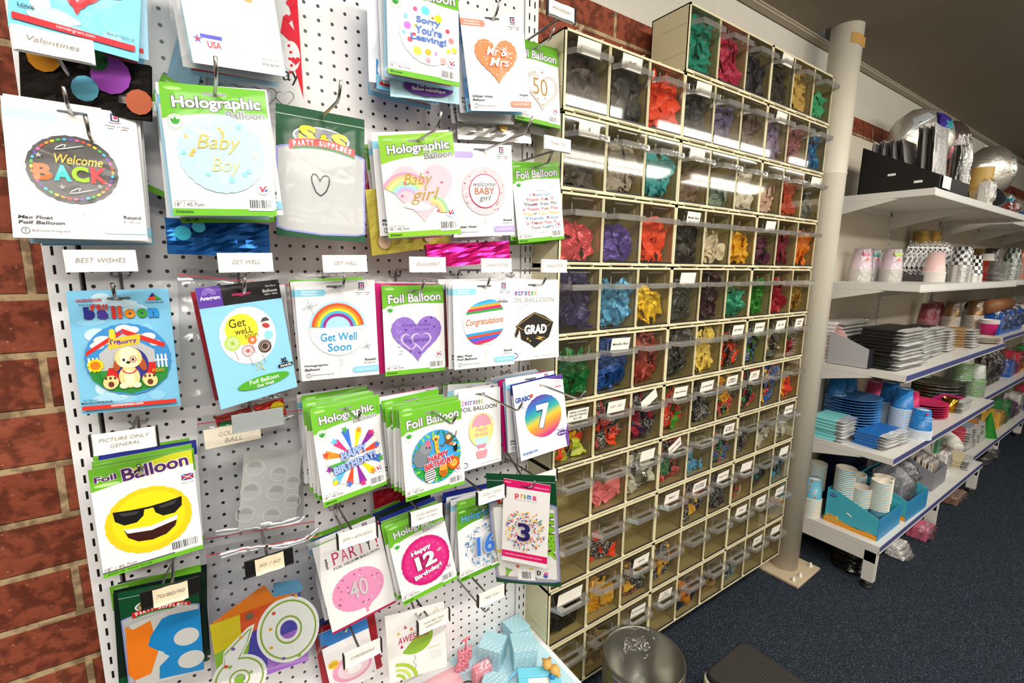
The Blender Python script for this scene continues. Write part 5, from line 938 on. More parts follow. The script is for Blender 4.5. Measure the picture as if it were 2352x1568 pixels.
for k, (kinds, dy) in STK.items():
    p, d, w, h = PK[k]
    for i, kd in enumerate(kinds):
        y = p[1] + dy * (i + 1)
        if y > .085: break
        sw, sh = (.1225, .161) if kd in ('white', 'silver', 'pink') else (.114, .158)
        if abs(d[0]) > 30: y = p[1] + dy * (i + 1)
        dd = (d[0] * .8 ** (i + 1) + q.uniform(-2, 2), max(-4, min(4, d[1] * .5)), d[2] * .8 + q.uniform(-2.5, 2.5))
        if abs(d[0]) > 30: dd = (d[0], d[1], d[2] + q.uniform(-2, 2))
        r = root('foil_balloon_packet', '%s packet hanging %s behind the %s' % (KW[kd], NW[i], {'ss_heart': 'hand-drawn heart packet', 'ss_happy': 'lime HAPPY packet', 'ss_eight': 'number 8 packet', 'wbaby': 'Welcome Baby Girl packet', 'mrmrs': 'Mr & Mrs packet', 'fifty_card': 'silver 50 packet', 'party40': 'pink 40 packet', 'heart_red': 'red heart packet', 'airballoon': 'hot air balloon packet', 'anagram': 'sun and flowers packet', 'qualatex': 'christening packet', 'engage': 'engagement heart packet', 'grad': 'GRAD cap packet'}.get(k, k.replace('_', ' ') + ' packet')), 'balloon packet')
        place(r, (p[0] + q.uniform(-.004, .004), y, p[2] + q.uniform(-.003, .006) - (.004 if i > 1 else 0)), dd)
        o = bpy.data.objects.new('printed_card', back_card(kd, sw, sh)); COL.objects.link(o); o.parent = r
        if i < 2: sleeve(sw, sh, r, seed=i, mt=.006)
# loose bags and folded foils
def bag(k, lab, seed=0, top=.012, depth=.012, mt=.0, extra=None):
    p, d, w, h = PK[k]; r = root('resealable_bag', lab, 'plastic bag'); place(r, p, d); sleeve(w, h, r, SLV2, 0, mt, seed, 'clear_film', depth, True, top); return r
bag('bag50', 'large clear resealable bag with red seal holding the folded 50 balloon', 3); bag('zipbag2', 'clear resealable bag with red seal hanging behind the 50 bag', 4, depth=.006)
gb = bag('golfbag', 'clear bag with taped note GOLF BALL around a silver foil balloon', 5, depth=.02)
n_ = Art(.075, .03); n_.box(-.0375, .0375, -.0003, .0003, -.015, .015, M('#d8cfbd', .6)); text_on(n_, 'GOLF', -.008, .004, .022, .007, -.0006, TXI, shear=.2); text_on(n_, 'BALL', 0, -.007, .024, .007, -.0006, TXI, shear=.2)
n_.build('paper_note', gb, loc=(-.032, -.028, .075), rot=(0, math.radians(-3), 0))
bag('anagrambag', 'clear crinkled resealable bag behind the sun and flowers packet', 6, depth=.006); bag('engagebag', 'clear bag holding a white and gold foil behind the engagement packet', 7, depth=.006)
def foil(k, col, lab, metal=.7, rough=.25, blobs=None, seed=0, fold=.35):
    p, d, w, h = PK[k]; r = root('folded_foil_balloon', lab, 'foil balloon'); place(r, p, d); g = G(); nx, ny = 12, 8; q = random.Random(seed); mm = M(col, rough, metal)
    vs = [(-w / 2 + w * i / nx, q.uniform(-.002, .002) * (0 < i < nx), -h / 2 + h * j / ny) for j in range(ny + 1) for i in range(nx + 1)]
    n = len(vs); vs += [(v[0], v[1] + .004, v[2]) for v in vs]
    fs = [(j * (nx + 1) + i, j * (nx + 1) + i + 1, (j + 1) * (nx + 1) + i + 1, (j + 1) * (nx + 1) + i) for j in range(ny) for i in range(nx)]
    fs += [tuple(a + n for a in f[::-1]) for f in fs]; g.add(vs, fs, mm)
    for b in (blobs or []):
        x, z, rr, c = b; g.add([(x * w + rr * math.cos(t * .5236), -.0035, z * h + rr * math.sin(t * .5236)) for t in range(12)], [tuple(range(12))], M(c, .3, .3))
    g.build('foil_sheet', r); return r
foil('rainbow_foil', '#2a2624', 'folded black foil balloon with orange, purple and blue bands behind Welcome Back', .6, .2, [(-.3, .35, .018, '#d8902a'), (.2, .2, .022, '#9a4ab0'), (0, -.1, .015, '#6ab8d8'), (.42, -.2, .015, '#c46a4a'), (.1, .42, .012, '#3a8a4a')])
foil('foil_metal', '#b8e0ee', 'light blue packet with purple oval reading Foil Balloon Ballon métallique', .0, .4)
a = Art(.1, .03); a.E(.5, .15, .42, .13, '#6a3a9a'); a.T('Foil Balloon', .5, .19, .38, .07, '#ffffff', bold=.02); a.T('Ballon métallique', .5, .11, .56, .07, '#ffffff', bold=.02)
o = [x for x in sc.objects if x.get('label', '').endswith('métallique')][0]; a.build('purple_oval', o, loc=(.005, -.0036, -.055))
foil('gold_lovely', '#cfcdc8', 'folded silver foil with gold loops under the Mr & Mrs packet', .6, .25, [(.1, 0, .012, '#c9a85a'), (-.2, .1, .008, '#c9a85a')])
foil('yellowbag', '#d8c85a', 'folded yellow foil with pale dots under the Baby Girl packets', .4, .3, [(-.35, -.3, .012, '#e8c8a8'), (.2, -.3, .01, '#e8c8a8')])
foil('pinkfoil', '#d81c7a', 'folded hot pink foil balloon above the Congratulations card', .7, .2); foil('bluefoil', '#1c58a0', 'folded blue foil balloon peeking below the Baby Boy packets', .7, .2, [(-.35, .1, .01, '#3ab8d8'), (-.2, .3, .008, '#3ab8d8')])
foil('sky_behind', '#a8d0e4', 'light blue printed packet edge behind the Love packet', .0, .4); foil('redfrost', '#a81c2a', 'dark red foil with white script behind the star and jungle packets', .3, .3)
foil('sorry_white', '#e6ecf6', "white packet with blue border left of Sorry You're Leaving", .0, .4)
# ---------------------------------------------------------------- white shelving
SHZ = [-.358, -.688, -1.015, -1.335, -1.695]
SW = M('#d2cfc9', .35, spec=.5); SWU = M('#cfc9bf', .5); RAILB = M('#4a5080', .4); PNL = M('#c8bfae', .5)
def shelving(x0, n, pitch, yf, label, zs=SHZ, top=-.085, rails=True):
    u = root('shelving_unit', label, 'shelving', (x0, .125, FL)); X = Matrix.Translation((-x0, -.125, -FL)); x1 = x0 + n * pitch
    for i in range(n):
        a = x0 + i * pitch
        G().box(a + .002, a + pitch - .002, .118, .13, -1.8, top, PNL, X).build('back_panel', u)
    for i in range(n + 1):
        a = x0 + i * pitch
        G().box(a - .004 if i else a, a + .012, .108, .119, FL, top - .01, SW, X).build('upright', u)
        sl = G()
        for k in range(54): sl.box(a + .002, a + .005, .1072, .1085, -.13 - k * .03, -.118 - k * .03, BK, X)
        tag(sl.build('upright_slots', u), kind='stuff')
    for zi, z in enumerate(zs):
        for i in range(n):
            a = x0 + i * pitch; g = G()
            g.box(a + .001, a + pitch - .001, yf + .004, .116, z - .006, z, SW, X); g.box(a + .001, a + .004, yf + .004, .116, z - .024, z - .006, SW, X); g.box(a + pitch - .004, a + pitch - .001, yf + .004, .116, z - .024, z - .006, SW, X); g.box(a + .001, a + pitch - .001, .112, .116, z - .024, z - .006, SWU, X)
            s = g.build('shelf', u)
            r_ = G().box(a + .001, a + pitch - .001, yf, yf + .004, z - .026, z + .001, SW, X).box(a + .004, a + pitch - .004, yf - .0015, yf, z - .0215, z - .001, RAILB if zi > 1 else M('#e4e2de', .25), X).box(a + .001, a + pitch - .001, yf - .003, yf + .002, z - .0265, z - .0225, SW, X)
            rr = r_.build('price_rail', s)
            if i == 0 and zi < 4: G().prism([(.116, z - .024), (yf + .12, z - .024), (yf + .1, z - .028), (.116, z - .085)], 'x', a + .0015, a + .005, SW, X).build('bracket', u)
            elif zi < 4: G().prism([(.116, z - .024), (yf + .12, z - .024), (yf + .1, z - .028), (.116, z - .085)], 'x', a - .002, a + .002, SW, X).build('bracket', u)
    z = zs[-1]
    for i in range(n + 1):
        a = min(x0 + i * pitch, x1 - .03)
        l = G().box(a, a + .03, yf + .005, .11, z - .075, z - .026, SW, X).box(a, a + .03, yf + .006, yf + .046, FL + .028, z - .03, SW, X).build('foot_frame', u, bevel=.001)
        G().lathe([(.011, .012), (.011, .028), (.006, .028)], M('#6a6a6a', .4), 12, X @ Matrix.Translation((a + .015, yf + .026, FL)), cap=True).lathe([(.024, 0), (.024, .006), (.016, .012), (.0005, .014)], M('#151515', .5), 18, X @ Matrix.Translation((a + .015, yf + .026, FL))).build('levelling_foot', u)
    return u
shelving(1.45, 2, .735, -.235, 'white five-shelf gondola with navy price rails next to the round column')
shelving(3.0, 5, .72, -.17, 'more distant run of white shelves beyond the first gondola', zs=[-.36, -.69, -1.02, -1.36, -1.72])
S1, S2, S3, S4, S5 = SHZ
FILM = CLEAR('#f2f2f2', .10, .12, .5, bump=.9, bscale=60); FILMB = CLEAR('#f4f4f4', .16, .1, .6, bump=1, bscale=110)
def checker(c1, c2, s):
    k = ('chk', c1, c2, s)
    if k in _mats: return _mats[k]
    m, nt, N, L, b = node_mat('checker_print'); t = N('ShaderNodeTexCoord'); sp = N('ShaderNodeSeparateXYZ'); L(t.outputs['Object'], sp.inputs[0])
    an = math_n(N, L, 'ARCTAN2', sp.outputs[1], sp.outputs[0]); cb = N('ShaderNodeCombineXYZ'); L(math_n(N, L, 'MULTIPLY', an, 16 / 6.2832 * 1.0), cb.inputs[0]); L(math_n(N, L, 'MULTIPLY', sp.outputs[2], 1 / s), cb.inputs[1]); cb.inputs[2].default_value = .5
    ck = N('ShaderNodeTexChecker'); ck.inputs['Scale'].default_value = 1; ck.inputs['Color1'].default_value = lin(c1); ck.inputs['Color2'].default_value = lin(c2); L(cb.outputs[0], ck.inputs[0]); L(ck.outputs[0], b.inputs['Base Color']); b.inputs['Roughness'].default_value = .35; _mats[k] = m
    return m
def cup_mesh(mat, rt=.04, rb=.028, h=.088, rim='#f0eee8', band=None):
    g = G(); g.lathe([(rb - .002, .003), (rb, 0), (rt, h)], mat, 28); g.lathe([(rt - .0005, h - .0018), (rt + .0025, h - .0014), (rt + .0025, h + .0015), (rt - .0005, h + .0015), (rt - .0012, h - .001), (rb - .001, .004), (.0005, .004)], M(rim, .4), 28)
    if band: g.lathe([(rt - (rt - rb) * .12 + .0003, h * .88), (rt - .0 + .0004, h - .002)], M(band, .4), 28)
    o = g.build('paper_cup'); me = o.data; bpy.data.objects.remove(o); return me
CM_ = {}
def cups(x, y, z, n, mat, label, group=None, inv=False, step=.0062, film=True, rim='#f0eee8', rt=.04, rb=.028, h=.088, name='cup_pack', tilt=(0, 0, 0), band=None, cat='cups'):
    k = (mat.name, rim, rt, h, band)
    if k not in CM_: CM_[k] = cup_mesh(mat, rt, rb, h, rim, band)
    r = root(name, label, cat, (x, y, z), tilt, group)
    for i in range(n):
        o = bpy.data.objects.new('paper_cup', CM_[k]); COL.objects.link(o); o.parent = r
        if inv: o.rotation_euler = (math.pi, 0, 0); o.location = (0, 0, h + .002 + i * step)
        else: o.location = (0, 0, i * step)
    T_ = h + (n - 1) * step
    if film:
        g = G(); pr_ = [(rt + .005, 0), (rt + .004, T_ * .4), (rt + .001, T_ * .75), (rb + .006, T_ + .003), (.004, T_ + .006)] if inv else [(rb + .004, 0), (rt + .004, T_ * .5), (rt + .004, T_ + .003), (.01, T_ + .008)]
        g.lathe(pr_, FILM, 16); g.build('clear_wrapper', r)
    return r
def box_thing(name, label, cat, x, y, z, w, d, h, mat, rot=0, bevel=.002, group=None, tilt=(0, 0)):
    r = tag(G().box(-w / 2, w / 2, -d / 2, d / 2, 0, h, mat).build(name, None, (x, y, z), (tilt[0], tilt[1], rot), bevel), label, cat, group); return r
def napkins(x, y, z, w, d, n, t, mat, labelfmt, group, rot=0, jit=.004, film=FILMB, name='napkin_pack', cat='napkins'):
    q = random.Random(int(x * 1000 + z * 77)); g = G(); nx = 10; w, d = d, w; rot -= math.pi / 2
    # folded pack: soft rounded slab with a pinched, shiny film end on the right
    pts = [(-d / 2 + .002, 0), (d / 2 - .002, 0), (d / 2, t * .5), (d / 2 - .002, t * .93), (-d / 2 + .002, t * .93), (-d / 2, t * .5)]
    g.prism(pts, 'x', -w / 2, w / 2 - .03, mat)
    me = g.build('napkins'); mn = me.data; bpy.data.objects.remove(me)
    g = G(); vs = []; m_ = 8
    for i in range(5):
        for j in range(m_ + 1):
            a = -.5 + j / m_; hh = t * .5 * (1 - i / 5.5); vs += [(w / 2 - .031 + .008 * i, a * (d + .002) * (1 - .02 * i), t * .5 + hh * (1 if j not in (0, m_) else .3) + q.uniform(-.001, .001)), (w / 2 - .031 + .008 * i, a * (d + .002) * (1 - .02 * i), t * .5 - hh * .95)]
    fs = []
    for i in range(4):
        for j in range(m_):
            p = (i * (m_ + 1) + j) * 2; r2 = p + (m_ + 1) * 2; fs += [(p, p + 2, r2 + 2, r2), (p + 1, r2 + 1, r2 + 3, p + 3)]
    g.add(vs, fs, M('#f2f2f0', .3, .6, bump=1, bscale=140)); me = g.build('film_end'); mf = me.data; bpy.data.objects.remove(me)
    for i in range(n):
        r = root(name, labelfmt, cat, (x + q.uniform(-jit, jit), y + q.uniform(-jit, jit), z + i * (t + .0006)), (0, 0, rot + q.uniform(-.03, .03)), group if n > 1 else None)
        o = bpy.data.objects.new('napkins', mn); COL.objects.link(o); o.parent = r; o = bpy.data.objects.new('film_end', mf); COL.objects.link(o); o.parent = r
def plates(x, y, z, r0, n, t, mat, label, group, tilt=(0, 0, 0), fc=None):
    g = G().lathe([(.0005, .002), (r0 * .72, .002), (r0 * .8, .006), (r0, .009), (r0 + .001, .0075), (r0 * .8, .003), (r0 * .72, 0), (.0005, 0)], mat, 40); me = g.build('paper_plate'); m_ = me.data; bpy.data.objects.remove(me)
    for i in range(n):
        o = bpy.data.objects.new('paper_plate', m_); COL.objects.link(o); v = Vector((0, 0, i * t)); v.rotate(Euler(tilt)); o.location = (x + v.x, y + v.y, z + v.z + Z0); o.rotation_euler = tilt; tag(o, label, 'plate', group if n > 1 else None)
def wrap(x, y, z, w, d, h, label, seed, cat='party pack', mat=None, core=None, name='wrapped_pack', tilt=(0, 0, 0), group=None):
    q = random.Random(seed); r = root(name, label, cat, (x, y, z), tilt, group)
    if core: G().box(-w * .42, w * .42, -d * .38, d * .38, .001, h * .85, core).build('contents', r, bevel=.003)
    g = G(); vs = []; nx, nz = 10, 8
    for s_ in (-1, 1):
        for j in range(nz + 1):
            for i in range(nx + 1):
                e = min(1, min(i, nx - i) / 2) * min(1, min(j, nz - j) / 2); vs.append((-w / 2 + w * i / nx, s_ * d / 2 * (.25 + .75 * e) + q.uniform(-.1, .1) * d, h * j / nz + q.uniform(-.01, .01) * h * (0 < j)))
    n = (nx + 1) * (nz + 1); f = [(j * (nx + 1) + i, j * (nx + 1) + i + 1, (j + 1) * (nx + 1) + i + 1, (j + 1) * (nx + 1) + i) for j in range(nz) for i in range(nx)]
    g.add(vs, f + [tuple(a + n for a in ff[::-1]) for ff in f], mat or FILMB, True); g.build('clear_wrapper', r); return r
# ---- top shelf
r = root('display_tray', 'black cardboard tray with slanted sides at the near end of the top shelf', 'tray', (1.47, -.12, S1)); BKC = M('#171614', .6)
for x in (0, .34): G().prism([(-.115, 0), (.12, 0), (.12, .172), (-.115, .045)], 'x', x, x + .003, BKC).build('side', r)
G().box(0, .343, .118, .121, 0, .172, BKC).box(0, .343, -.115, .12, 0, .002, BKC).box(0, .343, -.118, -.115, 0, .045, BKC).build('tray_body', r)
st = G()
for y, z, a in ((.02, .062, -.3), (-.06, .028, .1)): st.box(-.0008, -.0002, y - .012, y + .012, z - .004, z + .004, M('#e4e4e0', .5))
st.build('price_sticker', r)
q = random.Random(5)
for i in range(13):
    lean = (.0 if i < 6 else (.22 if i < 9 else .06)); y = .095 - .0155 * i
    wrap(1.56 + .02 * (i % 2), -.12 + y, S1 + .004, .15, .0135, .188 + (.03 if i > 8 else .0), 'silver-wrapped serving pack standing in the black tray', i, mat=M('#a8a6a3', .35, .35, bump=.8, bscale=70), core=M('#8a8886', .5), tilt=(-lean, 0, 0), group='silver packs in the black tray')
wrap(2.0, -.15, S1, .05, .045, .27, 'tall clear-wrapped dark and silver packet at the front of the top shelf', 31, core=M('#3a3836', .3, .5)); wrap(2.1, -.14, S1, .05, .05, .29, 'tallest clear cellophane packet with white edges beside the party cups', 32, core=M('#c9c7c2', .3, .3))
a = Art(.085, .04); a.card('#ecebe4'); o = tag(a.build('shelf_card', None, (1.53, -.243, S1 + .022)), 'plain white card propped before the black tray', 'card')
b = root('paper_bag', 'cream box printed with two small black trees', 'box', (1.68, -.215, S1)); g = Art(.085, .045); g.box(-.0425, .0425, 0, .03, -.0225, .0225, M('#e8d8b8', .5)); g.P([(.5, .15), (.64, .15), (.57, .33)], '#1c1c1c'); g.P([(.72, .17), (.86, .17), (.79, .35)], '#1c1c1c'); g.build('printed_front', b, (0, 0, .0235), (0, 0, .05))
def foil_ball(x, y, z, rx, ry, rz, mat, label, prints=(), seed=0, rot=(0, 0, 0), name='foil_balloon'):
    q = random.Random(seed); r = root(name, label, 'balloon', (x, y, z), rot); g = G(); n, m_ = 36, 14; vs = []
    for j in range(m_ + 1):
        v = math.pi * j / m_; rad = math.sin(v) ** .75
        for i in range(n):
            t = 2 * math.pi * i / n; wr = 1 - .035 * abs(math.sin(t * 13)) * rad ** 4; vs.append((rx * rad * math.cos(t) * wr, ry * -math.cos(v), rz * rad * math.sin(t) * wr))
    fs = [(j * n + i, j * n + (i + 1) % n, (j + 1) * n + (i + 1) % n, (j + 1) * n + i) for j in range(m_) for i in range(n)]
    g.add(vs, fs, mat, True); g.build('foil_skin', r)
    for k, (pts, c) in enumerate(prints):
        g2 = G(); 
        def sf(px, pz): return (px * rx, -ry * math.sqrt(max(0, 1 - (px * px + pz * pz) ** 1.33)) - .002, pz * rz)
        N_ = 8; c0 = (sum(p[0] for p in pts) / len(pts), sum(p[1] for p in pts) / len(pts)); vs = [sf(*c0)]; fs = []
        m2 = len(pts)
        for u in range(1, N_ + 1): vs += [sf(c0[0] + (p[0] - c0[0]) * u / N_, c0[1] + (p[1] - c0[1]) * u / N_) for p in pts]
        fs = [(0, 1 + i, 1 + (i + 1) % m2) for i in range(m2)] + [(1 + u * m2 + i, 1 + u * m2 + (i + 1) % m2, 1 + (u + 1) * m2 + (i + 1) % m2, 1 + (u + 1) * m2 + i) for u in range(N_ - 1) for i in range(m2)]
        g2.add(vs, fs, M(c, .25, .3), True); g2.build('printed_shape', r)
    return r
SILV = M('#cdc8bc', .36, metal=.7, bump=1, bscale=26)
foil_ball(2.03, .0, -.075, .13, .07, .135, SILV, 'big round silver foil balloon with purple and aqua print above the black tray', [([(-.5, -.75), (-.1, -.75), (.25, -.1), (.55, .3), (.75, .6), (.4, .7), (.15, .75), (.25, .4), (.0, 0), (-.3, -.3)], '#4a3aa0'), ([(.4, .3), (.7, .2), (.75, .55), (.45, .5)], '#4ab0c0'), ([(-.8, -.1), (-.4, .3), (.1, .6), (-.1, .75), (-.5, .6)], '#c9cfd4')], 2, (0, 0, -.75))
foil_ball(2.42, .0, -.03, .085, .05, .105, M('#6a5c5a', .25, metal=.5, bump=.3, bscale=20), 'grey and pink foil balloon half hidden behind the large silver one', [([(-.4, -.85), (.5, -.8), (.6, -.3), (-.3, -.2)], '#d87890')], 3, (0, 0, -.8))
foil_ball(2.8, -.08, -.13, .12, .06, .13, M('#b9b4aa', .3, metal=.8, bump=1, bscale=22), 'round silver foil balloon with a dotted green string, far along the top shelf', [([(.5 + .05 * i, .5 - .25 * i), (.62 + .03 * i, .5 - .25 * i), (.6 + .03 * i, .4 - .25 * i)], '#1c8a6a') for i in range(4)], 4, (0, 0, -.8))
cups(2.37, -.15, S1, 17, PAT('#e8d8b0', '#d8502a', 120, .25), 'tall stack of spotted party cups on the top shelf', rim='#d8b04a', film=False, step=.006, rt=.036, rb=.026); 
t_ = root('party_tin', 'red and cream striped tube standing behind the spotted cup stack', 'tube', (2.33, -.07, S1)); G().lathe([(.03, 0), (.03, .17)], M('#e8d09a', .4), 24, cap=True).lathe([(.0305, .17), (.0305, .26), (.001, .26)], M('#c42a2a', .35), 24).build('tube', t_)
wrap(2.24, -.2, S1, .09, .05, .12, 'clear bag of red-rimmed plates leaning at the shelf front', 41, core=M('#d8d4cc', .4)); plates(2.5, -.14, S1 + .062, .075, 3, .008, M('#4a4a50', .25, .7), 'dark glossy round plate leaning under the silver balloon', 'dark plates leaning on the top shelf', (.9, 0, -.7))
wrap(2.75, -.19, S1, .11, .07, .07, 'clear bag of dark red rolled ribbons', 43, core=M('#7a3a34', .3)); box_thing('poster_card', 'tall cream sheet standing upright at the end of the top shelf', 'card', 2.98, -.03, S1, .2, .008, .38, M('#e2dccb', .5))
for i, (c, lb) in enumerate((('#1c9ab8', 'bright aqua glitter'), ('#b82a2a', 'red glitter'), ('#2a4a8a', 'dark blue glitter'))): wrap(3.2 + .09 * i, -.1 + .02 * i, -.36, .08, .06, .1 + .05 * (i == 0), lb + ' packet far right on the top shelf', 50 + i, core=M(c, .2, .5))
# ---- second shelf
PK1 = PAT('#f0c4dc', '#d84a8a', 90, .35)
for i, (x, y, eye, n) in enumerate(((1.73, .05, '#d8508a', 12), (1.9, .07, '#4ab0a8', 12), (1.87, -.015, '#b8cf3a', 12))):
    r = cups(x, y, S2, n, M('#f0d8e6', .4), ['pink-patterned cup pack with a pink owl, nearest the column', 'pink-patterned cup pack with a teal bird, second along', 'pink-patterned cup pack with a lime owl'][i], inv=True, rt=.038, step=.0045)
    g = G(); th = math.radians(-135); Xo = Matrix.Rotation(th, 4, 'Z')
    for k, (dz, dx, rr, c) in enumerate(((.02, 0, .014, eye), (.026, -.006, .006, '#f4f4f4'), (.026, .006, .006, '#f4f4f4'), (.026, -.006, .003, '#3a5a3a'), (.026, .006, .003, '#3a5a3a'), (-.005, .004, .006, '#e8806a'))):
        g.add([(.031 + (.0 - .01 * (dz + rr * math.sin(t)) / .09) + .0065 + .0003 * k, dx + rr * math.cos(t), .10 + dz + rr * math.sin(t)) for t in (j * .5236 for j in range(12))], [tuple(range(12))], M(c, .4), False, Xo)
    g.build('owl_print', r)
for i in range(8): wrap(2.14 + .022 * i, .0 - .012 * i, S2 + .03, .15, .02, .14, 'black and white checkered packet leaning in a row', 60 + i, mat=CLEAR('#f4f4f4', .12, .1, .5, bump=.8, bscale=60), core=PAT('#e2e2e0', '#1c1c1c', 60, .42), tilt=(0, .35, -.3), group='leaning checkered packets on the second shelf')
box_thing('clear_container', 'flat dark wrapped container under the leaning checkered packets', 'box', 2.17, -.03, S2, .2, .12, .03, M('#4a4646', .2))
GLD = M('#c9a044', .25, metal=.8)
for i, x in enumerate((2.46, 2.56)): cups(x, .06 - .02 * i, S2, 20, GLD, 'tall stack of gold foil cups, %s' % ('nearer the column' if i == 0 else 'further from the column'), inv=False, step=.0085, rt=.034, rb=.026, film=True, rim='#d8b45a')
cups(2.105, -.1, S2, 11, M('#e8c4c0', .35), 'short stack of upturned pale pink paper cups at the shelf front', inv=True, step=.0042, film=False)
CKM = checker('#efefec', '#1c1c1c', .016)
cups(2.2, -.165, S2, 12, CKM, 'larger stack of black and white checkered cups at the shelf front', inv=True, step=.006, film=True); cups(2.3, -.185, S2, 7, CKM, 'smaller stack of black and white checkered cups', inv=True, step=.005, film=False, rt=.036)
plates(2.62, -.01, S2, .09, 9, .009, M('#5a4a44', .4), 'dark brown paper plate in the pile beside the gold cups', 'brown plates on the second shelf'); plates(2.62, -.01, S2 + .09, .1, 2, .008, M('#dcd8cc', .4), 'large cream plate topping the brown plate pile', 'cream plates over the brown ones')
for i in range(9): box_thing('napkin_pack', 'dark red napkin pack stood on edge on top of the plates', 'napkins', 2.7 + .014 * i, .04, S2 + .112, .01, .09, .06, M('#6a2a20', .4), .2, group='dark red packs on the plates')
napkins(2.83, -.13, S2, .18, .12, 11, .009, M('#a8362a', .35), 'red and gold napkin pack in the stack on the second shelf', 'red and gold napkin packs', rot=-.1)
cups(3.16, -.06, S2, 6, M('#d8d4c8', .4), 'upturned white grid-printed cups at the far end of the second shelf', inv=True, step=.012, rt=.042, film=False, tilt=(0, 0, 0)); 
for i, (x, y, m_, lb) in enumerate(((3.35, -.04, M('#1c1812', .3), 'black and gold cup stack'), (3.42, .03, GLD, 'plain gold cup stack at the back'), (3.42, -.12, checker('#1c3a30', '#a8b0a8', .03), 'dark green and silver cup stack'), (3.8, -.08, M('#c4501c', .35), 'orange cup stack at the right edge'))): cups(x, y, -.69, 12, m_, lb + ' on the second shelf', inv=True, step=.009, rt=.042, film=True)
napkins(3.1, -.1, -.69, .14, .1, 3, .012, M('#c43a4a', .35), 'crimson napkin pack beside the red and gold stack', 'crimson napkin packs')
# ---- third shelf
napkins(1.62, .04, S3, .3, .11, 11, .0145, M('#e8e2da', .45), 'white napkin pack with red stitching in the stack behind the column', 'white napkin packs, third shelf', rot=-.03)
r = root('display_box', 'small grey cardboard display box with a pink side at the end of the third shelf', 'box', (1.46, -.03, S3)); G().prism([(-.08, 0), (.06, 0), (.06, .13), (.0, .11), (-.08, .075)], 'x', 0, .003, M('#a8a8aa', .5)).build('side', r); G().box(0, .1, -.083, -.08, 0, .075, M('#26262a', .5)).box(0, .1, -.08, .06, 0, .002, M('#a8a8aa', .5)).build('tray_body', r); tag(G().prism([(-.06, 0), (.07, 0), (.07, .165), (.03, .15)], 'x', .02, .023, M('#e0b4b0', .5)).build('side', r), 'pink side panel')
napkins(1.62, -.135, S3, .25, .14, 12, .0125, M('#1f1e1d', .35), 'black napkin pack in the tall front stack on the third shelf', 'black napkin packs at the front', rot=-.04, jit=.006)
napkins(1.75, .05, S3, .28, .1, 8, .0125, M('#1f1e1d', .35), 'black napkin pack in the lower stack at the back', 'black napkin packs behind', rot=.05)
napkins(2.2, .05, S3, .22, .1, 8, .013, M('#ddd8d0', .45), 'white napkin pack in the pile against the back panel', 'white napkin packs at the back', rot=.1)
napkins(1.88, -.12, S3, .15, .12, 5, .011, M('#e6e0da', .45), 'white film-wrapped napkin pack under the black ones', 'white packs under black ones', rot=.02); napkins(1.88, -.12, S3 + .058, .15, .12, 6, .0125, M('#1f1e1d', .35), 'black napkin pack on top of the white ones', 'black packs over white ones', rot=.05)
napkins(2.07, -.11, S3, .15, .12, 10, .0125, M('#1f1e1d', .35), 'black napkin pack in the third front stack', 'black packs, third front stack', rot=0); napkins(2.3, -.1, S3, .15, .12, 8, .0125, M('#cfc6bf', .4), 'pale grey napkin pack in the fourth front stack', 'grey packs, fourth front stack', rot=.05)
napkins(2.55, -.14, S3, .13, .11, 7, .0125, M('#a8865a', .4), 'tan napkin pack in the stack next to the gold cups', 'tan napkin packs', rot=0)
BRZ = M('#9a7038', .3, metal=.5)
for i, (x, y) in enumerate(((2.92, -.0), (3.16, -.05))): cups(x, y, S3 if x < 2.9 else S3 - .003, 20, BRZ, 'tall bronze cup tower in cellophane, %s of two' % ('left' if i == 0 else 'right'), step=.0062, rt=.04, inv=True)
for i, (x, y) in enumerate(((2.7, .05), (2.93, .07))): cups(x, y, S3, 18, M('#b02a4a', .35), 'deep pink wrapped cup tower at the back, %s of two' % ('left' if i == 0 else 'right'), step=.0062, rt=.038, inv=True, rim='#e0a0b0', name='cup_pack')
cups(3.1, -.13, -1.02, 6, M('#d8307a', .35), 'hot pink cup stack standing upright at the shelf front', film=False, step=.004); plates(2.82, -.16, S3 + .004, .08, 4, .007, M('#cfc4b4', .4), 'cream plate in the small pile beside the hot pink cups', 'cream plates, third shelf')
for i in range(5): wrap(3.4 + .12 * i, -.09, -1.02, .13, .12, .16 - .02 * (i % 2), 'glossy blue wrapped tableware bag, far right', 70 + i, core=M('#1c5ab0', .3), group='blue wrapped bags on the far shelf')
r = root('brown_roll', 'brown and tan rolls in cellophane lying above the blue bags', 'rolls', (3.35, -.08, -.85)); G().tube([(-.1, 0, 0), (.25, -.02, .01)], .04, M('#8a5a3a', .4), 20).build('roll', r); G().tube([(-.12, .06, -.0), (.2, .06, .0)], .035, M('#3a2418', .4), 20).build('roll', r)
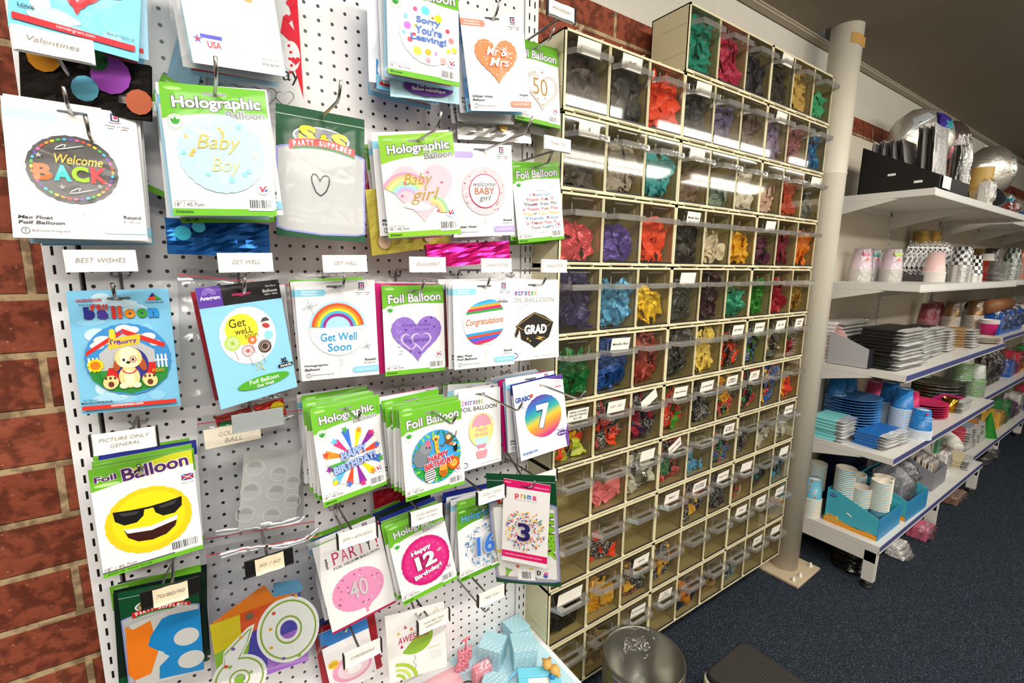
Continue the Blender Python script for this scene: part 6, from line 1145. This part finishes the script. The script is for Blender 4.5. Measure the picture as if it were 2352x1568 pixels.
# ---- fourth shelf
BLU = PAT('#1f6fb4', '#5aa4d8', 160, .3); BLUP = PAT('#2f7cc0', '#7fb8e4', 170, .34)
plates(1.72, .01, S4, .105, 13, .0118, BLUP, 'blue patterned paper plate in the large pile on the fourth shelf', 'blue paper plates in the pile')
cups(1.89, -.07, S4, 19, BLU, 'tall blue paper cup stack behind the front one', inv=True, step=.0062, film=False, rim='#e8eef2', rt=.037); cups(1.83, -.135, S4, 17, BLU, 'tall blue paper cup stack at the front of the fourth shelf', inv=True, step=.0068, film=False, rim='#e8eef2', rt=.039)
for i, x in enumerate((1.7, 1.82)): cups(x, .07, S4 + .0, 20, BLU, 'blue cup stack against the back panel, %s' % ('left' if i == 0 else 'right'), inv=True, step=.0075, film=False, rim='#e8eef2', rt=.037)
sc_ = cups(1.83, -.205, S4, 8, BLU, 'short blue paper cup stack reading Happy Bday at the shelf edge', inv=True, step=.005, film=False, rim='#e8eef2', rt=.039); g = G(); Xo = Matrix.Rotation(math.radians(-128), 4, 'Z') @ Matrix.Translation((.0345, 0, .092)) @ Matrix.Rotation(math.radians(-7.5), 4, 'Y') @ Matrix.Rotation(math.pi / 2, 4, 'Z')
text_on(g, 'Happy', 0.004, .004, .03, .01, -.0035, M('#8fd0ea', .4), X=Xo); text_on(g, 'Bday', .004, -.01, .024, .01, -.0035, M('#8fd0ea', .4), X=Xo); g.box(-.012, -.002, -.0034, -.003, .016, .024, M('#c42a3a', .4), Xo); g.build('printed_words', sc_)
cups(2.1, -.09, S4, 9, M('#c42058', .35), 'crimson paper cup stack behind the blue ones', inv=True, step=.006, film=False, rt=.039, rim='#f0c4d0')
plates(2.26, -.1, S4, .095, 6, .0115, M('#c42a5c', .4), 'crimson paper plate in the pile beside the gold tin', 'crimson paper plates')
napkins(1.53, .0, S4, .14, .12, 7, .0125, M('#7fcfd0', .45), 'aqua napkin pack at the near end of the fourth shelf', 'aqua napkin packs', film=FILMB, rot=0); napkins(1.61, -.145, S4, .2, .11, 5, .0115, PAT('#1c62ac', '#3a86c4', 200, .2), 'blue printed napkin pack lying flat at the shelf corner', 'blue napkin packs', rot=-.1)
t_ = root('foil_tin', 'small upright rainbow-gold metallic cup beside the crimson plates', 'cup', (2.43, -.16, S4)); G().lathe([(.026, 0), (.032, .07), (.031, .07), (.025, .002)], M('#a8782a', .15, metal=1), 24).build('cup_body', t_)
napkins(2.5, -.15, S4, .16, .12, 6, .009, M('#b01c6a', .35), 'magenta and rainbow napkin pack in a low stack', 'magenta napkin packs', rot=0); napkins(2.42, -.05, S4, .25, .1, 3, .009, M('#e07a2a', .35), 'rainbow-striped napkin pack lying behind the metallic cup', 'striped napkin packs', rot=.05)
r = root('clear_platter', 'stack of large clear plastic platters wrapped in film', 'platters', (2.72, -.0, S4))
for i in range(5): G().lathe([(.001, .004), (.13, .004), (.16, .02), (.162, .018), (.132, 0), (.001, 0)], CLEAR('#a8b09a', .2, .1, .6), 36, Matrix.Translation((0, 0, i * .018))).build('platter', r)
for i, (x, y, n) in enumerate(((2.85, -.1, 10), (2.75, .05, 10), (3.06, -.12, 12))): cups(x, y, S4 + (.1 if i < 2 else -.025), n, M('#c9d2c4', .35), ['pale green-lidded tub stack on the clear platters, front', 'pale green-lidded tub stack on the clear platters, back', 'pale tub stack standing right of the platters'][i], inv=True, step=.009, rt=.045, rb=.034, rim='#dfe6da', band='#4a9a2a')
plates(3.2, -.07, -1.36, .07, 6, .008, M('#d8d6cc', .4), 'small white plate in a pile at the far end, fourth shelf', 'small white plates far end')
for i in range(4): wrap(3.42 + .1 * i, -.07, -1.36, .1, .1, .22, 'dark glossy packet hanging row with yellow tag, far right', 90 + i, core=M('#2a1c18', .3), group='dark packets far right')
# ---- bottom shelf
def jake_box(x, y, rot, label, seed, tag_=True):
    r = root('cardboard_box', label, 'box', (x, y, S5), (0, 0, rot)); TQ = M('#45a9bd', .45); OR = M('#d8902a', .45)
    for xx in (0, .235):
        G().prism([(-.19, .022), (0, .022), (0, .145), (-.045, .145), (-.19, .09)], 'x', xx, xx + .003, TQ).build('side', r)
    for xx in (-.0004, .235 - .0004): G().prism([(-.19, 0), (0, 0), (0, .022)] + [(-.02 * i, .022 + .006 * math.sin(i * .8)) for i in range(1, 9)] + [(-.19, .018)], 'x', xx, xx + .0034, OR).build('orange_base_print', r)
    G().box(0, .238, -.193, -.19, 0, .09, M('#2f86b8', .45)).box(0, .238, -.003, 0, 0, .145, TQ).box(0, .238, -.19, 0, 0, .002, TQ).build('tray_body', r)
    if tag_:
        g = G(); X = Matrix(((0, 0, 0, -.0012), (-1, 0, 0, 0), (0, 0, 1, 0), (0, 0, 0, 1))); X = Matrix.Translation((-.001, 0, 0)) @ Matrix.Rotation(math.radians(-90), 4, 'Z')
        g.add([(.026 + .013 * math.cos(t), -.0006, .124 + .007 * math.sin(t)) for t in (k * .3927 for k in range(16))], [tuple(range(16))], M('#24418a', .4), False, X); text_on(g, 'Disney', .026, .124, .02, .007, -.0010, M('#e8eef8', .4), shear=.2, X=X); g.build('oval_mark', r)
        g = G(); g.box(.01, .055, -.0008, 0, .012, .038, M('#d8b85a', .5), X); text_on(g, 'JAKE', .03, .032, .03, .007, -.0012, M('#b02a2a', .4), bold=.03, X=X); text_on(g, 'PIRATES', .033, .02, .036, .009, -.0012, M('#b8862a', .4), bold=.03, X=X); g.build('name_plate_print', r)
        G().box(.08, .1, -.0008, 0, .062, .068, M('#e4e4e0', .5), X @ Matrix.Translation((.09, 0, .065)) @ Matrix.Rotation(.5, 4, 'Y') @ Matrix.Translation((-.09, 0, -.065))).build('price_sticker', r)
    return r
jake_box(1.49, -.02, 0, 'turquoise box with orange base holding white-rimmed cup stacks, bottom shelf', 1); jake_box(1.77, -.03, -.02, 'second turquoise box, behind the cup box, full of wrapped packs', 2, False)
CPM = PAT('#6ab0c8', '#c4501c', 60, .25); k_ = dict(film=False, rim='#efe6d6', rt=.034, rb=.026)
for i, (x, y, n, z, lb) in enumerate(((1.53, -.065, 20, .045, 'tallest cup stack at the back left of the turquoise box'), (1.57, -.115, 12, .02, 'low cup stack in the middle of the turquoise box'), (1.60, -.17, 19, .01, 'tall cup stack at the front of the turquoise box'), (1.635, -.07, 14, .04, 'cup stack in the second row of the turquoise box'), (1.685, -.15, 16, .02, 'cup stack at the right side of the turquoise box'))): cups(x, y, S5 + .003 + z * 0, n, CPM, lb, step=.0062 + z * .04, **k_)
for i, (x, y, n, lb) in enumerate(((1.49, .03, 14, 'pirate cup stack squeezed between column and box, front'), (1.42 + .06, .085, 20, 'pirate cup stack by the back panel left of the box'), (1.58, .06, 24 - 4, 'pirate cup stack behind the turquoise box'))): cups(x, y, S5, n, CPM, lb, inv=(i != 2), step=.0062, **k_)
wrap(1.88, -.13, S5 + .004, .19, .15, .2, 'clump of clear-wrapped grey packs in the second turquoise box', 101, core=M('#8a8a90', .4)); wrap(2.04, -.1, S5, .1, .16, .17, 'dark blue wrapped pack standing against the second turquoise box', 102, core=M('#2a3a5a', .35))
napkins(2.0, .0, S5 + .17, .15, .12, 4, .012, M('#5a7a94', .3), 'steel blue wrapped pack lying on top of the others', 'steel blue packs, bottom shelf'); box_thing('storage_box', 'dark navy wrapped block at the back of the bottom shelf', 'box', 1.85, .05, S5, .3, .08, .22, M('#1c2444', .4))
r = root('display_box', 'mid grey slanted cardboard box with packs, middle of the bottom shelf', 'box', (2.22, -.06, S5)); GRY = M('#84848a', .5)
for xx in (0, .2): G().prism([(-.13, 0), (.1, 0), (.1, .2), (-.13, .09)], 'x', xx, xx + .003, GRY).build('side', r)
G().box(0, .203, -.133, -.13, 0, .09, GRY).box(0, .203, .097, .1, 0, .2, GRY).box(0, .203, -.13, .1, 0, .002, GRY).build('tray_body', r); G().box(-.0008, 0, -.07, -.05, .06, .068, M('#e4e4e0', .5)).build('price_sticker', r)
for i in range(7): wrap(2.33, -.01 - .025 * i, S5 + .004, .13, .02, .18 - .008 * i, 'spotted confetti pack standing in the grey box', 110 + i, core=PAT('#e8e4de', '#e08a3a', 70, .3), group='spotted packs in the grey box')
cups(2.56, -.05, S5, 9, PAT('#efece6', '#3a8ac4', 60, .22), 'upturned white spotted cup stack in cellophane', inv=True, step=.012); wrap(2.55, -.15, S5, .1, .05, .13, 'white packet with blue and red spots at the shelf front', 120, core=PAT('#f2f0ec', '#c43a4a', 50, .25))
napkins(2.76, -.165, S5, .15, .1, 6, .008, M('#c9c09a', .4), 'mixed cream and green napkin pack in the low pile', 'cream and green napkin packs', rot=.1); r = cups(2.97, -.12, S5 + .04, 10, M('#dcdad2', .4), 'plain white cup stack lying on its side', step=.007, film=False, tilt=(0, math.radians(88), .6)); cups(2.82, -.0, S5, 8, M('#a8c4a0', .4), 'pale green printed cup stack further back', inv=True, step=.012)
for i in range(6): napkins(3.2 + .14 * (i % 3), -.06, -1.72 + .06 * (i // 3), .15, .13, 4, .014, [M('#c4485a', .35), M('#8a9aa8', .35), M('#b87a4a', .35)][i % 3], '%s colourful bag in the far pile, %s layer' % (['red', 'grey', 'orange'][i % 3], ['lower', 'upper'][i // 3]), 'far colourful bags %d' % i, rot=.2 * (i % 2))
r = root('party_hat', 'green glitter cone party hat at the far end of the bottom shelf', 'hat', (3.62, -.12, -1.72)); G().lathe([(.05, 0), (.002, .17)], M('#2a8a2a', .3, .3, bump=1, bscale=300), 24).build('cone', r)
# ---- on the floor under the shelves
for i in range(4): wrap(1.58 + .01 * i, -.12, FL + .026 * i, .2, .12, .03, 'black glossy wrapped pack lying under the bottom shelf', 130 + i, core=M('#161616', .3), mat=CLEAR('#c9c9c9', .15, .1, .5, bump=1, bscale=60), group='black packs under the shelf')
for i in range(3): wrap(1.83, -.2 + .01 * i, FL + .018 * i, .12, .09, .02, 'white spotted napkin pack on the floor by the shelf foot', 140 + i, core=PAT('#e8e6e2', '#5a5a5a', 90, .2), group='white packs on the floor'); 
wrap(2.1, -.2, FL, .13, .1, .07, 'pink and clear bag on the floor below the second bay', 150, core=M('#c4607a', .4)); wrap(2.7, -.18, FL, .2, .1, .05, 'brown and clear bag on the floor further along', 151, core=M('#8a6a5a', .4))
for i in range(3): wrap(3.3 + .2 * i, -.14, FL, .14, .08, .07, 'silver bag on the floor, far along the aisle', 152 + i, mat=M('#b0b0b0', .15, .9, bump=1, bscale=60), group='silver bags on the floor')
# ---------------------------------------------------------------- gift boxes and trinkets on the pegboard base shelf
def dots_mat(base, spot):
    k = ('dots', base, spot)
    if k in _mats: return _mats[k]
    m, nt, N, L, b = node_mat('polka_paper'); t = N('ShaderNodeTexCoord'); v = N('ShaderNodeTexVoronoi'); v.inputs['Scale'].default_value = 135; v.inputs['Randomness'].default_value = 0
    mp = N('ShaderNodeMapping'); mp.inputs['Rotation'].default_value = (.6, .6, .78); L(t.outputs['Object'], mp.inputs[0]); L(mp.outputs[0], v.inputs['Vector'])
    mx = N('ShaderNodeMixRGB'); mx.inputs[1].default_value = lin(spot); mx.inputs[2].default_value = lin(base); L(math_n(N, L, 'GREATER_THAN', v.outputs['Distance'], .27), mx.inputs[0]); L(mx.outputs[0], b.inputs['Base Color']); b.inputs['Roughness'].default_value = .5; _mats[k] = m
    return m
PD = dots_mat('#9fcbd8', '#dfe8ee'); ZB = -1.575
def gift(x, y, s, h, rot, label):
    r = root('gift_box', label, 'gift box', (x, y, ZB), (0, 0, math.radians(rot))); a = s / 2
    G().box(-a + .001, a - .001, -a + .001, a - .001, 0, h * .66, PD).build('box_base', r); G().box(-a, a, -a, a, h * .6, h, PD).build('lid', r, bevel=.0006)
gift(-.14, .034, .055, .054, -53, 'pale blue polka dot gift box, left of the three standing'); gift(-.083, -.012, .056, .06, -24, 'pale blue polka dot gift box, right and nearest the bins'); gift(-.052, .062, .052, .04, 0, 'pale blue polka dot gift box, rearmost of the three'); gift(-.185, -.045, .056, .03, -45, 'low pale blue polka dot gift box at the bottom edge of the view')
r = root('photo_frame', 'blue baby photo frame with a teddy bear figure', 'photo frame', (-.095, -.095, ZB + .012), (math.radians(12), 0, math.radians(-28))); BF = M('#6fc4dc', .45)
g = G(); g.box(-.048, .048, -.04, -.02, 0, .01, BF); g.box(-.048, .048, .018, .04, 0, .01, BF); g.box(-.048, -.025, -.02, .018, 0, .01, BF); g.box(.022, .048, -.02, .018, 0, .01, BF); g.build('frame', r, bevel=.002)
G().box(-.025, .022, -.02, .018, 0, .004, M('#e0e2dc', .4)).build('picture', r)
g = G().lathe([(.0005, -.011), (.008, -.008), (.011, 0), (.008, .008), (.0005, .011)], M('#d8a85a', .5), 16, Matrix.Translation((.02, .035, .022)) @ Matrix.Diagonal((1, 1.1, 1, 1))).lathe([(.0005, -.01), (.01, -.006), (.012, 0), (.009, .007), (.0005, .01)], M('#d8a85a', .5), 16, Matrix.Translation((.036, .024, .018)))
for x, y in ((.013, .044), (.028, .045)): g.lathe([(.0005, -.004), (.004, 0), (.0005, .004)], M('#c9944a', .5), 10, Matrix.Translation((x, y, .026)))
g.tube([(.036, .024, .018), (.046, .012, .012)], .005, M('#d8a85a', .5)); g.lathe([(.0005, -.008), (.008, 0), (.0005, .008)], M('#3a8ac4', .5), 12, Matrix.Translation((.029, .014, .012))); g.build('teddy_bear', r)
r = root('pram_figure', 'pale blue and cream miniature pram between the boxes', 'figurine', (-.145, -.055, ZB)); g = G().add([(.016 * math.cos(t), -.002, .018 + .016 * math.sin(t)) for t in (k * .3 for k in range(21))], [tuple(range(21))], M('#c9d4b8', .5)); g.tube([(.018 * math.cos(t), 0, .018 + .018 * math.sin(t)) for t in (k * .3142 for k in range(21))], .002, M('#d8d0a8', .5)); g.build('wheel', r, rot=(math.radians(50), 0, .3)); G().tube([(-.02, .0, .02), (0, .004, .03), (.016, .006, .034)], .003, M('#6fb4d4', .5)).build('handle', r)
r = root('ribbon_bow', 'pink frilled ribbon decoration against the pegboard', 'decoration', (-.215, .05, ZB)); g = G(); q = random.Random(8); PNK = M('#e08a9a', .4)
for k in range(9):
    z = .005 + .0055 * k; g.tube([(-.018 + .036 * j / 12 + .0, .0 + .006 * math.sin(j * 1.6 + k), z + .003 * math.cos(j * 2.2)) for j in range(13)], .003, PNK, 6)
g.build('frills', r, rot=(0, .25, .2)); G().tube([(0.01, 0, .05), (.012, 0, .075), (.0, 0, .078), (.022, 0, .08)], .002, M('#e8707c', .4)).build('stem', r)
wrap(-.19, .0, ZB, .05, .03, .05, 'clear cellophane bag beside the pink ribbon', 160, mat=CLEAR('#f8e4e8', .12, .1, .4, bump=1, bscale=60), core=M('#e8a8b4', .5))
r = root('round_tag', 'round cream tag with a brown rim under the ribbon', 'tag', (-.225, .0, ZB + .002)); G().lathe([(.0005, .002), (.015, .002), (.015, 0)], M('#e0cdb0', .5), 28).lathe([(.015, 0), (.0165, 0), (.0165, .003), (.015, .003)], M('#3a2418', .5), 28).build('disc', r); g = G(); text_on(g, 'GIFT', 0, 0, .014, .005, 0, INK, X=Matrix.Translation((0, 0, .0026)) @ Matrix.Rotation(math.radians(-90), 4, 'X')); g.build('lettering', r)
box_thing('pink_sheet', 'thin pink printed sheet lying on the left of the base shelf', 'sheet', -.29, -.03, ZB, .13, .2, .002, M('#e8b4bc', .5), bevel=0)
a = Art(.03, .014); a.card('#f0f0ee'); a.T('GIFT', .5, .23, .6, .2, '#444444'); o = tag(a.build('price_tag', None, (-.21, -.06, ZB + .006), (math.radians(-80), 0, math.radians(-50))), 'small white price tag lying near the tag', 'label')
# ---------------------------------------------------------------- buckets and stool
def bucket_mat():
    m, nt, N, L, b = node_mat('printed_tin'); t = N('ShaderNodeTexCoord'); v = N('ShaderNodeTexVoronoi'); v.inputs['Scale'].default_value = 34; L(t.outputs['Object'], v.inputs['Vector']); cr = N('ShaderNodeValToRGB'); e = cr.color_ramp.elements; cr.color_ramp.interpolation = 'CONSTANT'
    e[0].color = lin('#b02a5a'); e[1].position = .75; e[1].color = lin('#9aa02a'); x = e.new(.35); x.color = lin('#b8b6c0'); L(v.outputs['Color'], cr.inputs[0]); L(cr.outputs[0], b.inputs['Base Color']); b.inputs['Roughness'].default_value = .35; b.inputs['Metallic'].default_value = .2
    return m
BM_ = bucket_mat(); TIN = M('#8f8d86', .28, metal=.9); g = G(); R_ = .096
g.lathe([(.0005, .006), (.062, .006), (.094, .2), (.096, .204), (.0985, .2), (.0975, .196)], TIN, 56); g.lathe([(.0975, .196), (.064, 0), (.0005, 0)], BM_, 56); me = g.build('bucket'); bk = me.data; bpy.data.objects.remove(me)
for i in range(6):
    r = root('tin_bucket', 'pink and silver patterned tin bucket, %s of the nested stack' % ['lowest', 'second', 'third', 'fourth', 'fifth', 'topmost'][i], 'bucket', (.18, -.154, FL + .02 * i + .0)); o = bpy.data.objects.new('bucket_body', bk); COL.objects.link(o); o.parent = r
    if i == 5:
        g = G(); vs = []; q = random.Random(3); n = 40
        for k, (rr, z) in enumerate(((.0995, .18), (.0995, .2045), (.097, .2075), (.09, .198), (.07, .16), (.04, .148), (.001, .15))):
            vs += [(rr * math.cos(2 * math.pi * j / n), rr * math.sin(2 * math.pi * j / n), z + q.uniform(-.004, .004) * (k > 2)) for j in range(n)]
        g.add(vs, [(k * n + j, k * n + (j + 1) % n, (k + 1) * n + (j + 1) % n, (k + 1) * n + j) for k in range(6) for j in range(n)], CLEAR('#f6f6f4', .02, .12, .3, bump=1, bscale=30), True); g.build('clear_film', r)
def rrect(a, r, n=8): return [(sx * (a - r) + r * math.cos(t), sy * (a - r) + r * math.sin(t)) for sx, sy, t0 in ((1, 1, 0), (-1, 1, 1), (-1, -1, 2), (1, -1, 3)) for t in ((t0 + k / n) * math.pi / 2 for k in range(n + 1))]
def grid_mat():
    m, nt, N, L, b = node_mat('ribbed_rubber'); t = N('ShaderNodeTexCoord'); sp = N('ShaderNodeSeparateXYZ'); L(t.outputs['Object'], sp.inputs[0]); P = .0062
    def fr(a): return math_n(N, L, 'LESS_THAN', math_n(N, L, 'FRACT', math_n(N, L, 'DIVIDE', math_n(N, L, 'ADD', a, 1), P)), .25)
    k = math_n(N, L, 'MAXIMUM', fr(sp.outputs[0]), fr(sp.outputs[1])); mx = N('ShaderNodeMixRGB'); mx.inputs[1].default_value = lin('#151413'); mx.inputs[2].default_value = lin('#37332d'); L(k, mx.inputs[0]); L(mx.outputs[0], b.inputs['Base Color']); b.inputs['Roughness'].default_value = .55
    bp = N('ShaderNodeBump'); bp.inputs['Distance'].default_value = .001; L(k, bp.inputs['Height']); L(bp.outputs['Normal'], b.inputs['Normal']); return m
r = root('step_stool', 'square step stool with black ribbed rubber top and cream body', 'stool', (.444, -.308, FL), (0, 0, math.radians(1))); A_ = .098
G().prism(rrect(A_ + .004, .03), 'z', 0, .2, M('#d6cdb4', .4)).build('body', r, bevel=.003); G().prism(rrect(A_, .028), 'z', .2, .212, M('#1a1918', .5)).build('rubber_rim', r, bevel=.003); G().prism(rrect(A_ - .006, .024), 'z', .212, .2132, grid_mat()).build('ribbed_top', r)

# ---- more stock, further back and further along
cups(2.02, .03, S4, 14, M('#c9507a', .35), 'rose cup stack behind the crimson ones on the fourth shelf', inv=True, step=.006, film=False, rt=.037)
for i in range(4): cups(2.2 + .1 * i, .06, S4, 16, M('#4a5a48', .4), 'dull green cup stack by the back panel of the fourth shelf', 'green cup stacks by the back panel', inv=True, step=.007, rt=.037)
for i in range(4): wrap(1.98 + .13 * i, .06, S5, .11, .06, .17, 'grey film-wrapped pack at the back of the bottom shelf', 170 + i, core=M('#5f646c', .4), group='grey packs at the back, bottom shelf')
wrap(2.12, -.12, S5, .09, .08, .1, 'white and steel film-wrapped pack left of the grey box', 175, core=M('#9aa4ae', .4))
for i, (x, c, lb) in enumerate(((2.42, '#d8d2c8', 'cream'), (2.68, '#c43a4a', 'red-printed'), (2.9, '#3a8a5a', 'green-printed'))): wrap(x, -.02, S5, .11, .08, .15, lb + ' film-wrapped pack towards the far end of the bottom shelf', 180 + i, core=M(c, .4))
pal = ['#2a5ab0', '#c43a4a', '#d8a83a', '#3a8a4a', '#8a3a8a', '#d8d4cc']; pn = ['blue', 'red', 'amber', 'green', 'purple', 'cream']
for si, z in enumerate([-.36, -.69, -1.02, -1.36, -1.72]):
    for i in range(6):
        x = 3.95 + .2 * i + .05 * (si % 2); k = (si * 2 + i) % 6
        wrap(x, -.08, z, .16, .12, .13 + .05 * (i % 2), '%s wrapped party pack on the distant shelf run, %s shelf, %s along' % (pn[k], ['top', 'second', 'third', 'fourth', 'bottom'][si], NW[i]), 200 + si * 6 + i, core=M(pal[k], .4))
for i in range(5): napkins(2.45 + .1 * (i % 2), .05, S2 if i < 3 else S3, .12, .09, 2, .02, M(['#cfc6b8', '#6a5a50', '#b8a890', '#2a2826', '#d8d0c6'][i], .4), ['cream', 'brown', 'buff', 'black', 'off-white'][i] + ' flat pack against the back panel beside the towers', 'flat packs %d' % i)
for i in range(3): wrap(2.05 + .1 * i, .04, S3, .09, .06, .1, 'dark film-wrapped pack leaning on the back panel, third shelf', 240 + i, core=M('#3a3634', .4), group='dark packs, third shelf')
box_thing('blue_card', 'pale blue sheet lying under the gift boxes on the base shelf', 'sheet', -.12, -.03, ZB - .0005, .215, .25, .0012, M('#b9d9e4', .5), bevel=0)

def extra_card(kd, p, d, lab, sleeve_=True):
    r = root('foil_balloon_packet', lab, 'balloon packet'); place(r, p, d); o = bpy.data.objects.new('printed_card', back_card(kd, .114, .158)); COL.objects.link(o); o.parent = r
    if sleeve_: sleeve(.114, .158, r, seed=9, mt=.006)
extra_card('green', (-.655, .055, -.475), (0, 0, 24), 'green-edged packet hanging askew between Welcome Back and Baby Boy')
PK['flagfoil'] = ((-.6, .045, -.885), (4, 0, -8), .1, .03); foil('flagfoil', '#c9342f', 'folded foil with green, red and yellow patches below the sun and flowers packet', .3, .3, [(-.38, -.1, .011, '#2a8a4a'), (.38, .1, .011, '#e8c81c'), (-.15, .2, .006, '#f0f0f0')])
